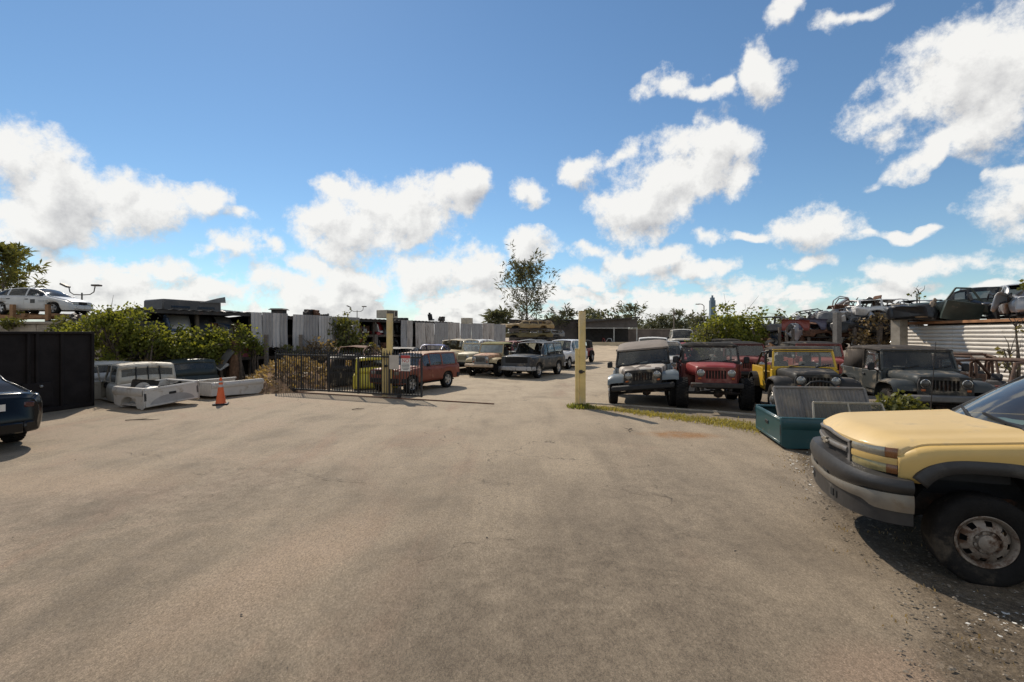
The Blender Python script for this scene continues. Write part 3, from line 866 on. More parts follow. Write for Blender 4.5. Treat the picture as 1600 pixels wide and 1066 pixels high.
    def B(u):
        s_ = abs(u); x, y = bfx(s_), bfy(s_); e = .01; s0, s1 = max(0, s_-e), min(1, s_+e)
        tx, ty = bfx(s1)-bfx(s0), bfy(s1)-bfy(s0); l = math.hypot(tx, ty) or 1; nx, ny = ty/l, -tx/l
        return (x, math.copysign(y, u) if u else y, nx, math.copysign(ny, u) if u else 0)
    def bstrip(mb, u0, u1, z0, z1, o0, o1, n=60, nz=6, bul=0.):
        f0 = z0 if callable(z0) else (lambda u: z0); f1 = z1 if callable(z1) else (lambda u: z1)
        def fn(o, bb):
            def g(u, v):
                x, y, nx, ny = B(u); k = o + bb*math.sin(v*PI); return (x+nx*k, y+ny*k, lerp(f0(u), f1(u), v))
            return g
        mb.slab(fn(o0, 0), fn(o1, bul), rng(u0, u1, n), rng(0, 1, nz))
    BZ = lambda u: lerp(.872, .825, sstep(.15, .9, abs(u)))
    ctop = lambda u: lerp(.655, .700, sstep(.1, 1, abs(u))); cbot = lambda u: lerp(.590, .545, sstep(.66, .76, abs(u)))
    m = MB(); bstrip(m, -1, 1, lambda u: ctop(u)+.004, BZ, -.10, -.012, bul=.030)
    m.slab(lambda u, v: (B(u)[0]-B(u)[2]*lerp(.02,.16,v), B(u)[1]-B(u)[3]*lerp(.02,.16,v), BZ(u)-.035), lambda u, v: (B(u)[0]-B(u)[2]*lerp(.02,.16,v), B(u)[1]-B(u)[3]*lerp(.02,.16,v), BZ(u)-.004+.012*v), rng(-1,1,60), [0,.5,1])
    bp = m.build('bumper', BPL, root, 50)
    m = MB(); bstrip(m, -1, 1, cbot, ctop, -.06, .0, nz=5, bul=.010); m.build('bumper_strip', CST, bp, 50)
    m = MB(); bstrip(m, -1, 1, lambda u: lerp(.405, .432, abs(u)), lambda u: cbot(u)-.004, -.08, -.018, nz=4); m.build('air_dam', BPL, bp, 50)
    m = MB()
    for sg in (1,-1):
        bstrip(m, sg*.25, sg*.30, .46, .53, -.03, -.012, 3, 2)
        bstrip(m, sg*.33, sg*.36, .46, .53, -.03, -.012, 3, 2)
        bstrip(m, sg*.12, sg*.22, .668, .692, -.02, .004, 5, 2)
    m.build('bumper_slot', pmat('slot black', (.006,.006,.006), .9), bp, 30)
    # cab
    xa, xb_ = -.54, -2.35      # door front edge, cab back
    for sg in (1, -1):
        m = MB()
        def side(xs, lo, belt):
            pr = [(0,-.02),(.1,.004),(.3,.014),(.6,.014),(.85,.004),(.96,-.012),(1,-.05)]
            m.grid(lambda i, j: (xs[i], sg*(.965+pr[j][1]), lerp(lo, belt, pr[j][0])), list(range(len(xs))), list(range(7)), 0, sg < 0)
        side([-1.62,-1.2,-.8,-.575], .47, 1.20)
        dr = m.build('door', Y1, root, 45, solid=.02)
        h = MB(); h.box((-1.48, sg*.995, 1.07), (.18,.03,.05), ch=.012); h.build('handle', BLACKPL, dr)
        if sg > 0:
            h = MB(); h.tube([(-.78, sg*.96, 1.2),(-.76, sg*1.08, 1.27)], .02, 6); h.box((-.77, sg*1.15, 1.33), (.10,.2,.26), ch=.04); h.build('mirror', BLACKPL, dr)
        m = MB()
        side([xb_,-2.0,-1.64], .47, 1.20); m.build('cab_side', Y1, root, 45, solid=.02)
        m = MB(); m.box((-1.45, sg*.93, .44), (1.8,.08,.1), ch=.02); m.build('sill', BLACKPL, root, 30)
        # pillars
        m = MB(); m.bar((-1.66, sg*.90, 1.2), (-1.72, sg*.70, 1.72), .09, .05, ch=.015); m.bar((-2.31, sg*.90, 1.2), (-2.24, sg*.70, 1.70), .12, .07, ch=.02); m.bar((-1.18, sg*.70, 1.705), (-2.24, sg*.70, 1.705), .06, .06, ch=.02)
        m.build('window_pillar', Y1, root, 40)
        m = MB(); m.bar((-.52, sg*.815, 1.225), (-1.20, sg*.675, 1.715), .045, .035, ch=.012); m.build('windscreen_pillar', BLACKPL, root, 40)
        m = MB(); m.add([(-.58,sg*.89,1.21),(-1.62,sg*.90,1.21),(-1.68,sg*.70,1.69),(-1.20,sg*.70,1.68)], [(0,1,2,3)]); m.add([(-1.72,sg*.90,1.21),(-2.26,sg*.90,1.21),(-2.2,sg*.70,1.68),(-1.76,sg*.70,1.69)], [(0,1,2,3)]); m.build('side_window', DGLASS, root, 0)
    m = MB()
    def rf(u, v):
        y = lerp(-1, 1, v); x = lerp(-1.09, -2.30, u) + .10*y*y*(1-u)*-1
        return (x, y*.735, 1.76 + .025*math.sin(PI*u) - .03*y*y - .05*abs(y)**8)
    m.slab(lambda u, v: Vector(rf(u,v))-Vector((0,0,.04)), rf, rng(0,1,10), rng(0,1,17)); m.build('roof', Y1, root, 50)
    # windscreen and cowl
    def ws(u, v):
        y = lerp(-1, 1, v); xb0 = -.34 - .17*y*y; xt = -1.09 - .11*y*y
        return (lerp(xb0, xt, u), y*lerp(.80, .66, u), lerp(1.225, 1.725-.02*y*y, u) + .02*math.sin(u*PI))
    m = MB(); m.grid(ws, rng(0,1,8), rng(0,1,17)); m.build('windshield', glass_mat('windscreen glass', (.42,.50,.50), .10, .32), root, 80)
    m = MB()
    def cow(u, v):
        y = lerp(-1,1,v); return (lerp(xcow(y*.86)+.03, -.38-.17*y*y, u), y*.86, 1.218 + .012*u)
    m.slab(lambda u, v: Vector(cow(u,v))-Vector((0,0,.04)), cow, [0,.5,1], rng(0,1,17)); m.build('cowl', BPL, root, 40)
    for (y0, y1) in ((.62, .02), (-.02, -.60)):
        m = MB(); p = ws(.04, (y0/.8+1)/2); 
        a = Vector(ws(.02, (y0/.8+1)/2)) + Vector((.03,0,.02)); b_ = Vector(ws(.12, (y1/.8+1)/2)) + Vector((.02,0,.025))
        m.bar(a, b_, .02, .018); c = lerp(a, b_, .5); m.bar(b_ + (a-b_)*.02, b_ + (a-b_)*.55 + Vector((0,0,-.012)), .012, .03); m.box(a, (.05,.05,.04), ch=.01)
        m.build('wiper', BLACKPL, root, 30)
    m = MB(); m.slab(lambda u, v: (lerp(-.45,-1.0,u), lerp(-.78,.78,v), 1.20-.03*u), lambda u, v: (lerp(-.45,-1.0,u), lerp(-.78,.78,v), 1.225-.05*u*u), rng(0,1,5), rng(0,1,5)); m.box((-1.0,0,1.0),(.1,1.5,.36)); m.build('dashboard', pmat('grey dashboard', (.10,.10,.095), .8, 0, .2, 6), root, 40)
    m = MB(); m.grid(lambda u, v: (-.60-.16*u-.05*v, -.30+.44*v-.05*u, 1.236+.035*math.sin(u*PI)*v), rng(0,1,5), rng(0,1,6)); m.build('dash_paper', pmat('pale blue paper', (.55,.66,.64), .8, 0, .05, 5), root, 60)
    for y in (.42, -.42): make_seat(root, -1.45, y, .66, .55, .60)
    steering(root, -1.12, .42, 1.16)
    m = MB()
    for y in rng(.55, .80, 12): m.box((-.43-.1*(y/.8)**2, y, 1.236), (.05,.007,.006))
    m.build('cowl_vent', pmat('vent white', (.45,.43,.38), .6), root, 0)
    m = MB(); m.tube([(.02-.32, -.78, 1.2), (-.36,-.80,2.02)], [.006,.003], 5); m.build('aerial', DARKMET, root, 40)
    # back of the cab and load bed
    m = MB(); m.slab(lambda u, v: (xb_, lerp(-.93,.93,u), lerp(.5,1.2,v)), lambda u, v: (xb_-.03, lerp(-.93,.93,u), lerp(.5,1.2,v)), [0,1],[0,1]); m.build('cab_back', Y1, root, 30)
    m = MB(); m.add([(xb_,-.85,1.22),(xb_,.85,1.22),(-2.24,.68,1.68),(-2.24,-.68,1.68)], [(0,1,2,3)]); m.build('rear_window', DGLASS, root, 0)
    for sg in (1,-1):
        m = MB()
        out = [(-2.42,.50),(-2.42,1.20),(-4.55,1.20),(-4.55,.55),(-4.22,.52)] + [(-3.66+.54*math.cos(a), .40+.56*math.sin(a)) for a in rng(PI, 0, 15)] + [(-3.1,.50)]
        m.prism(out, sg*.975, sg*.86); m.build('bed_side', Y1, root, 30, bevel=.02)
    m = MB(); m.box((-3.48,0,.72),(2.1,1.7,.05)); m.box((-2.44,0,.95),(.04,1.7,.45)); m.build('bed_floor', DARKMET, root, 30)
    m = MB(); m.box((-4.56,0,.93),(.06,1.7,.52), ch=.015); m.build('tailgate', Y1, root, 30)
    m = MB(); m.box((-4.70,0,.62),(.16,1.95,.2), ch=.03); m.build('rear_bumper', CST, root, 30)
    m = MB()
    for sg in (1,-1): m.box((-1.9, sg*.42, .52), (5.2,.09,.16))
    for x in (0,-3.66): m.tube([(x,-.8,.385),(x,.8,.385)], .05, 8)
    m.box((-.1,0,.6),(.9,.7,.35)); m.build('chassis', DARKMET, root, 30)
    for x in (0,-3.66):
        for sg in (1,-1): add_wheel(root, (x, sg*.83, .345), .385, .255, .222, 'steel', sg, rimmat=RIMM, blocks=False)
    return root

# ------------------------------------------------------------------ pickup load beds standing on the ground
def pickup_bed(name, loc, heading, label, mat, L=1.9, W=.78, H=.52, arch=True, gate=True, inner=None, gatemat=None, arcpatch=None, tilt=(0,0)):
    """x runs along the bed; tailgate at +x"""
    root = empty(name, loc, heading, label=label, cat='truck bed')
    root.rotation_euler = (tilt[0], tilt[1], root.rotation_euler[2])
    inner = inner or mat
    for sg in (1, -1):
        m = MB()
        out = [(-L/2,.10),(-L/2,H),(L/2,H),(L/2,.06),(L/2-.10,.0)]
        if arch: out += [(L*.30,.03)] + [(-.02*L+.40*math.cos(a), .02+.33*math.sin(a)) for a in rng(.05, PI-.05, 13)] + [(-L*.30,.05)]
        m.prism(out, sg*W, sg*(W-.025)); m.box((0, sg*(W-.05), H-.02), (L, .11, .05), ch=.012)
        # outer skin swells out at mid height
        m.grid(lambda u, v: (lerp(-L/2, L/2, u), sg*(W + .035*math.sin(v*PI)), lerp(H*.62, H-.01, v)), [0,1], rng(0,1,7))
        sd = m.build('bed_side', mat, root, 40, bevel=.008)
        m = MB(); m.grid(lambda a, v: (-.02*L+.40*math.cos(a), sg*lerp(W-.02,W-.24,v), .02+.33*math.sin(a)), rng(0, PI, 11), [0,1]); m.prism([(-.02*L+.40*math.cos(a), .02+.33*math.sin(a)) for a in rng(0, PI, 11)], sg*(W-.24), sg*(W-.25)); m.build('wheel_box', inner, sd, 40)
        m = MB(); m.box((L/2-.01, sg*(W-.05), H*.58), (.03,.07,.22), ch=.008); m.build('tail_light', BLACKPL if gatemat is None else REDL, sd, 30)
    m = MB(); m.box((0,0,.10),(L-.06,2*W-.06,.025))
    for k in range(11): m.box((0, lerp(-W+.12, W-.12, k/10), .117), (L-.08,.05,.016))
    m.build('bed_floor', inner, root, 30)
    m = MB(); m.box((-L/2+.02,0,H*.55+.03),(.04,2*W-.06,H*.86))
    for k in range(9): m.box((-L/2-.004, lerp(-W+.15, W-.15, k/8), H*.55), (.014,.07,H*.7))
    m.build('front_wall', mat, root, 30, bevel=.006)
    if gate:
        m = MB(); m.box((L/2-.02,0,H*.54),(.05,2*W-.07,H*.88), ch=.012); m.box((L/2+.004,0,H*.9),(.02,2*W-.09,.05), ch=.008); m.box((L/2+.004,0,H*.16),(.02,2*W-.09,.05), ch=.008)
        if arcpatch:
            t = m.build('tailgate', gatemat or mat, root, 40)
            m = MB(); m.prism([(.62*math.cos(a), .09+.26*math.sin(a)) for a in rng(0,PI,15)], L/2+.004, L/2+.010, 'YZ'); m.build('arc_patch', arcpatch, t, 30)  # grey half-round patch on the tailgate face
        else:
            t = m.build('tailgate', gatemat or mat, root, 40)
        m = MB(); m.box((L/2+.01,0,H*.62),(.02,.2,.07), ch=.008); m.build('handle', BLACKPL, t, 30)
    return root

# ------------------------------------------------------------------ loose panels for the junk piles: meshes built once, linked many times
_proto = {}
def proto(kind):
    if kind in _proto: return _proto[kind]
    m = MB()
    sub = []
    if kind == 'fender':
        xs = rng(-.6,.6,17)
        def f(i, j):
            x = xs[i]; lo = .05; t = abs(x+.05)/.38
            if t < 1: lo = .02+.42*(1-t**2.2)**(1/2.2)
            z = lerp(lo, .62-.06*((x+.6)/1.2)**2, [0,.3,.6,.85,.95,1][j]); return (x, [.06,.07,.08,.07,.03,-.06][j] - .12*sstep(.2,.6,x), z)
        m.grid(f, list(range(17)), list(range(6)))
    elif kind == 'bonnet':
        m.grid(lambda u, v: (lerp(-.55,.55,u), lerp(-.72,.72,v)*lerp(1,.86,u), .10*math.sin(u*2.2)+.06*(1-(2*v-1)**2)+.03*(abs(2*v-1)<.55)), rng(0,1,9), rng(0,1,13))
    elif kind == 'car_door':
        out = [(-.55,0),(.5,0),(.56,.25),(.54,.62),(-.54,.66),(-.56,.2)]
        m.prism(out, -.05, .05); 
        sub = [(-.54,.66),(-.40,1.08),(.02,1.12),(.52,.64)]
        for p, q in zip(sub, sub[1:]): m.bar((p[0],0,p[1]), (q[0],0,q[1]), .04, .05)
        m.box((-.40,.06,.54),(.16,.03,.04))
    elif kind == 'bumper_bar':
        pr = [(-.5,-.85),(-.12,-.78),(.0,-.4),(.03,0),(.0,.4),(-.12,.78),(-.5,.85)]
        for p, q in zip(pr, pr[1:]): m.bar((p[0],p[1],.14), (q[0],q[1],.14), .07, .26, ch=.03)
    elif kind == 'engine':
        m.box((0,0,.3),(.62,.42,.36), ch=.04); m.box((.02,.16,.52),(.55,.16,.14), rx=.5, ch=.03); m.box((.02,-.16,.52),(.55,.16,.14), rx=-.5, ch=.03)
        m.lathe([(.001,-.04),(.12,-.04),(.12,.04),(.001,.04)], 14, 'X', Matrix.Translation((.36,0,.24))); m.lathe([(.001,-.03),(.07,-.03),(.07,.03),(.001,.03)], 12, 'X', Matrix.Translation((.36,.16,.44)))
        m.tube([(-.3,.24,.4),(0,.29,.38),(.2,.27,.2),(.1,.26,.05)], .04, 7); m.box((-.42,0,.26),(.28,.3,.3), taper=(.6,.6), ch=.03); m.box((0,0,.08),(.5,.28,.16), ch=.03)
    elif kind == 'tyre':
        return None
    elif kind == 'roof_panel':
        m.grid(lambda u, v: (lerp(-.8,.8,u), lerp(-.6,.6,v), .12*math.sin(u*PI)+.07*math.sin(v*PI)), rng(0,1,9), rng(0,1,9))
    elif kind == 'frame_rail':
        for sg in (1,-1): m.bar((-1.6,sg*.4,.1),(1.6,sg*.38,.14),.07,.12)
        for x in (-1.4,-.5,.4,1.3): m.bar((x,-.4,.11),(x,.4,.11),.08,.07)
    elif kind == 'seat_frame':
        m.box((0,0,.2),(.5,.5,.16), ch=.04); m.box((-.25,0,.5),(.14,.48,.6), ry=-.25, ch=.04); m.box((-.34,0,.86),(.08,.24,.16), ry=-.2, ch=.03)
    me_o = m.build(kind, BLACKPL, None, 40, solid=.008 if kind in ('fender','bonnet','roof_panel') else 0)
    _proto[kind] = me_o
    bpy.context.scene.collection.objects.unlink(me_o)
    return me_o
_pc = {}
def junk(kind, loc, rot, mat, label, cat, group=None, sc=1.0, name=None):
    p = proto(kind); key = (kind, mat.name)
    if key not in _pc:
        me = p.data.copy(); me.materials.clear(); me.materials.append(mat); _pc[key] = me
    o = p.copy(); o.data = _pc[key]; o.name = name or kind; COL.objects.link(o)
    o.location = loc; o.rotation_euler = rot; o.scale = (sc,)*3 if isinstance(sc,(int,float)) else sc
    return tag(o, label, cat, group)
# ------------------------------------------------------------------ sky, sun, camera
SUN_EL = math.radians(43.3); SUN_AZ = math.radians(-26.5)     # azimuth measured from +Y towards +X
def make_world():
    w = bpy.data.worlds.new('World'); scene.world = w; w.use_nodes = True
    nt = w.node_tree; nt.nodes.clear(); L = nt.links
    # ---- cloud density group (direction -> density): clouds placed by direction, plus a low bank all round
    def field(name, blobs, det, full):
        g = bpy.data.node_groups.new(name, 'ShaderNodeTree')
        g.interface.new_socket('Dir', in_out='INPUT', socket_type='NodeSocketVector')
        g.interface.new_socket('Density', in_out='OUTPUT', socket_type='NodeSocketFloat')
        gi = g.nodes.new('NodeGroupInput'); go = g.nodes.new('NodeGroupOutput')
        sx = g.nodes.new('ShaderNodeSeparateXYZ'); g.links.new(gi.outputs[0], sx.inputs[0])
        az = math_(g, 'ARCTAN2', sx.outputs[0], sx.outputs[1]); el = math_(g, 'ARCSINE', sx.outputs[2])
        cx = g.nodes.new('ShaderNodeCombineXYZ'); g.links.new(az, cx.inputs[0]); g.links.new(el, cx.inputs[1])
        n1 = nd(g, 'ShaderNodeTexNoise', Scale=10., Detail=det, Roughness=.68); g.links.new(gi.outputs[0], n1.inputs['Vector'])
        n2 = nd(g, 'ShaderNodeTexNoise', Scale=3.5, Detail=2., Roughness=.5); g.links.new(gi.outputs[0], n2.inputs['Vector'])
        def vm(op, a, b, c=None):
            n = g.nodes.new('ShaderNodeVectorMath'); n.operation = op
            for k, x in enumerate((a, b, c)):
                if x is None: continue
                if isinstance(x, tuple): n.inputs[k].default_value = x
                else: g.links.new(x, n.inputs[k])
            return n.outputs['Value'] if op == 'LENGTH' else n.outputs[0]
        p = vm('ADD', cx.outputs[0], vm('MULTIPLY', vm('SUBTRACT', n2.outputs['Color'], (.5,.5,.5)), (.17,.12,0)))
        n3 = nd(g, 'ShaderNodeTexNoise', Scale=15., Detail=2. if full else 0., Roughness=.55); g.links.new(gi.outputs[0], n3.inputs['Vector'])
        p = vm('ADD', p, vm('MULTIPLY', vm('SUBTRACT', n3.outputs['Color'], (.5,.5,.5)), (.085,.06,0)))
        acc = None; cur = p
        for k, (px, py, rx, ry, rot, amp) in enumerate(blobs):
            u, v = (px-800)/FPX, (HZ-py)/FPX
            a0 = math.atan2(u, 1); e0 = math.atan2(v, math.hypot(u, 1))
            kx = 1/(1+u*u); ky = 1/math.sqrt(1+u*u+v*v); f = 1.06; amp = min(1.0, amp + .10)
            ra, re = max(.010, rx/FPX*kx*f), max(.007, ry/FPX*ky*f)
            if k % 8 == 7: cur = vm('MULTIPLY_ADD', acc, (0,0,1e-9), p)     # keeps the evaluation in order
            if abs(rot) >= 24:
                mp = g.nodes.new('ShaderNodeMapping'); mp.vector_type = 'TEXTURE'
                mp.inputs['Location'].default_value = (a0, e0, 0); mp.inputs['Rotation'].default_value = (0,0,math.radians(rot)); mp.inputs['Scale'].default_value = (ra, re, 1)
                g.links.new(cur, mp.inputs['Vector']); q = mp.outputs[0]
            else: q = vm('MULTIPLY_ADD', cur, (1/ra, 1/re, 1), (-a0/ra, -e0/re, 0))
            d = vm('LENGTH', q, None)
            if amp < .93: d = math_(g, 'ADD', d, (1-amp)*1.12)
            acc = d if acc is None else math_(g, 'SMOOTH_MIN', acc, d, .30)
        acc = math_(g, 'SUBTRACT', 1.0, math_(g, 'MULTIPLY', acc, 1/1.55), cl=True)
        nb = nd(g, 'ShaderNodeTexNoise', Scale=1., Detail=6. if full else 3., Roughness=.6)
        g.links.new(mapping(g, gi.outputs[0], (10,10,21)), nb.inputs['Vector'])
        band = math_(g, 'MULTIPLY', mrange(g, el, .17, .05, 0, 1), mrange(g, el, -.02, .03, .6, 1))
        bank = math_(g, 'MULTIPLY', mrange(g, nb.outputs['Fac'], .33, .56, .0, 1.0, False), band)
        bank = math_(g, 'MULTIPLY', bank, mrange(g, az, .40, -.05, .70, 1.0))
        acc = math_(g, 'MAXIMUM', acc, bank)
        if full:       # unseen broken cloud behind the viewer, added for neutral fill light
            nk = nd(g, 'ShaderNodeTexNoise', Scale=2.2, Detail=3.); g.links.new(gi.outputs[0], nk.inputs['Vector'])
            acc = math_(g, 'MAXIMUM', acc, math_(g, 'MULTIPLY', mrange(g, nk.outputs['Fac'], .45, .60, 0, .9, False), mrange(g, sx.outputs[1], .1, -.3, 0, 1)))
        dn = math_(g, 'ADD', acc, math_(g, 'MULTIPLY', math_(g, 'SUBTRACT', n1.outputs['Fac'], .5), 2.1))
        dn = math_(g, 'MULTIPLY', dn, mrange(g, acc, .04, .22, 0, 1))
        g.links.new(dn, go.inputs[0]); return g
    # ---- use it twice: once here, once a step towards the sun for the shading
    tc = nd(nt, 'ShaderNodeTexCoord'); d = tc.outputs['Generated']
    c1 = nt.nodes.new('ShaderNodeGroup'); c1.node_tree = field('cloud field', CLOUDS, 8., True); L.new(d, c1.inputs[0])
    off = nt.nodes.new('ShaderNodeVectorMath'); off.operation = 'ADD'; off.inputs[1].default_value = (-.012, 0, .028); L.new(d, off.inputs[0])
    c2 = nt.nodes.new('ShaderNodeGroup'); c2.node_tree = field('cloud field coarse', [c for c in CLOUDS if c[2] >= 38 and c[5] > .6], 6., False); L.new(off.outputs[0], c2.inputs[0])
    dens = c1.outputs[0]
    alpha = mrange(nt, dens, .22, .66)
    hz_ = nt.nodes.new('ShaderNodeSeparateXYZ'); L.new(d, hz_.inputs[0]); alpha = math_(nt, 'MAXIMUM', alpha, mrange(nt, hz_.outputs[2], .085, .0, 0, .72))    # pale haze low on the horizon
    relief = math_(nt, 'SUBTRACT', dens, c2.outputs[0])
    body = mrange(nt, dens, .55, 1.5)
    lit = math_(nt, 'ADD', math_(nt, 'MULTIPLY', relief, 1.25), math_(nt, 'SUBTRACT', .88, math_(nt, 'MULTIPLY', body, .58)), cl=True)
    ccol = mixcol(nt, lit, (.46,.46,.475), (.94,.93,.90))
    sky = nd(nt, 'ShaderNodeTexSky'); sky.sky_type = 'NISHITA'; sky.sun_disc = False
    sky.sun_elevation = SUN_EL; sky.sun_rotation = SUN_AZ; sky.altitude = 0; sky.air_density = 1.0; sky.dust_density = .04; sky.ozone_density = 3.2
    b1 = nd(nt, 'ShaderNodeBackground', Strength=SKY_STR); L.new(mixcol(nt, 1., sky.outputs[0], (.88,1.01,1.03), 'MULTIPLY'), b1.inputs[0])
    b2 = nd(nt, 'ShaderNodeBackground', Strength=1.0); L.new(ccol, b2.inputs[0])
    mx = nt.nodes.new('ShaderNodeMixShader'); L.new(math_(nt, 'MULTIPLY', alpha, .97), mx.inputs[0]); L.new(b1.outputs[0], mx.inputs[1]); L.new(b2.outputs[0], mx.inputs[2])
    out = nt.nodes.new('ShaderNodeOutputWorld'); L.new(mx.outputs[0], out.inputs[0])
    w.cycles.sampling_method = 'MANUAL'; w.cycles.sample_map_resolution = 512
SKY_STR = .105
# clouds seen in the photograph: direction by pixel, half sizes, tilt, density
CLOUDS = [
 (30,255,95,70,0,1.0),(95,300,110,65,-8,1.0),(40,340,110,38,0,.85),(245,325,85,48,-18,.95),(205,292,50,35,0,.8),(335,322,58,33,-10,.92),
 (527,291,36,25,15,.95),(620,335,115,52,-4,1.0),(525,345,65,42,12,.9),(720,310,58,32,22,.88),(655,368,75,24,0,.75),
 (385,400,60,30,0,.85),(265,425,65,16,0,.72),(430,390,30,18,0,.6),(485,403,36,20,-10,.7),(330,400,40,20,0,.6),
 (830,315,48,27,-20,.80),(897,278,40,25,0,.80),(960,262,24,34,-60,.66),(1050,290,105,72,28,1.0),(1120,235,66,40,20,.85),(1000,335,75,42,-5,.9),(1080,195,22,30,20,.66),(1150,285,40,42,30,.6),(1035,360,42,22,0,.7),
 (1040,140,48,25,-20,.92),(1085,150,50,15,-12,.84),(1122,138,24,17,10,.75),(1188,120,56,34,-38,.92),(1235,20,62,26,25,.76),(1350,10,74,18,10,.70),(388,354,30,18,0,.85),(1165,90,18,22,0,.8),(1200,372,44,11,12,.66),
 (1500,130,150,72,18,1.0),(1590,110,110,95,10,.95),(1370,180,80,36,20,.78),(1400,215,60,28,0,.6),(1480,225,135,20,24,.82),(1560,190,70,40,20,.8),(1580,50,60,14,30,.45),
 (1298,357,62,30,4,.86),(1370,362,26,10,10,.5),(1430,358,44,12,8,.72),(1138,377,34,15,0,.7),(1560,330,60,36,22,.85),(1600,305,40,40,20,.7),(1590,260,40,18,20,.5),(1595,365,26,14,10,.5),
 (820,395,48,20,0,.82),(915,403,38,16,0,.66),(985,412,52,22,0,.85),(1050,405,52,20,0,.85),(1110,418,60,15,0,.78),(1015,447,36,11,0,.6),(905,440,52,18,0,.68),(760,400,30,20,0,.6),
 (660,430,80,38,0,1.0),(735,420,50,34,0,.9),(555,425,60,24,0,.85),(440,435,70,26,0,.8),(90,430,60,20,0,.72),(1445,412,72,18,5,.74),(1300,413,52,13,0,.80),(190,440,80,18,0,.85),(330,452,90,18,0,.85),(520,460,90,20,0,.85),(880,468,80,13,0,.8),(1080,462,80,11,0,.7),(1250,460,80,10,0,.7),(1490,458,90,13,0,.75),(1400,440,56,12,0,.72),
]
def make_light_and_camera():
    s = bpy.data.lights.new('sun', 'SUN'); s.energy = 4.5; s.angle = math.radians(.53); s.color = (1,.90,.76)
    o = bpy.data.objects.new('sun', s); COL.objects.link(o)
    d = Vector((math.sin(SUN_AZ)*math.cos(SUN_EL), math.cos(SUN_AZ)*math.cos(SUN_EL), math.sin(SUN_EL)))
    o.rotation_euler = d.to_track_quat('Z', 'Y').to_euler(); o.location = d*50
    c = bpy.data.cameras.new('camera'); c.sensor_width = 36; c.lens = 36*FPX/1600; c.shift_y = -(533-HZ)/1600; c.clip_end = 4000; c.clip_start = .05
    co = bpy.data.objects.new('camera', c); COL.objects.link(co); co.location = (0,0,CAM_H); co.rotation_euler = (PI/2,0,0); scene.camera = co
    vs = scene.view_settings; vs.view_transform = 'Standard'; vs.look = 'None'; vs.exposure = EXPO; vs.gamma = 1; vs.use_curve_mapping = False
EXPO = 0.0

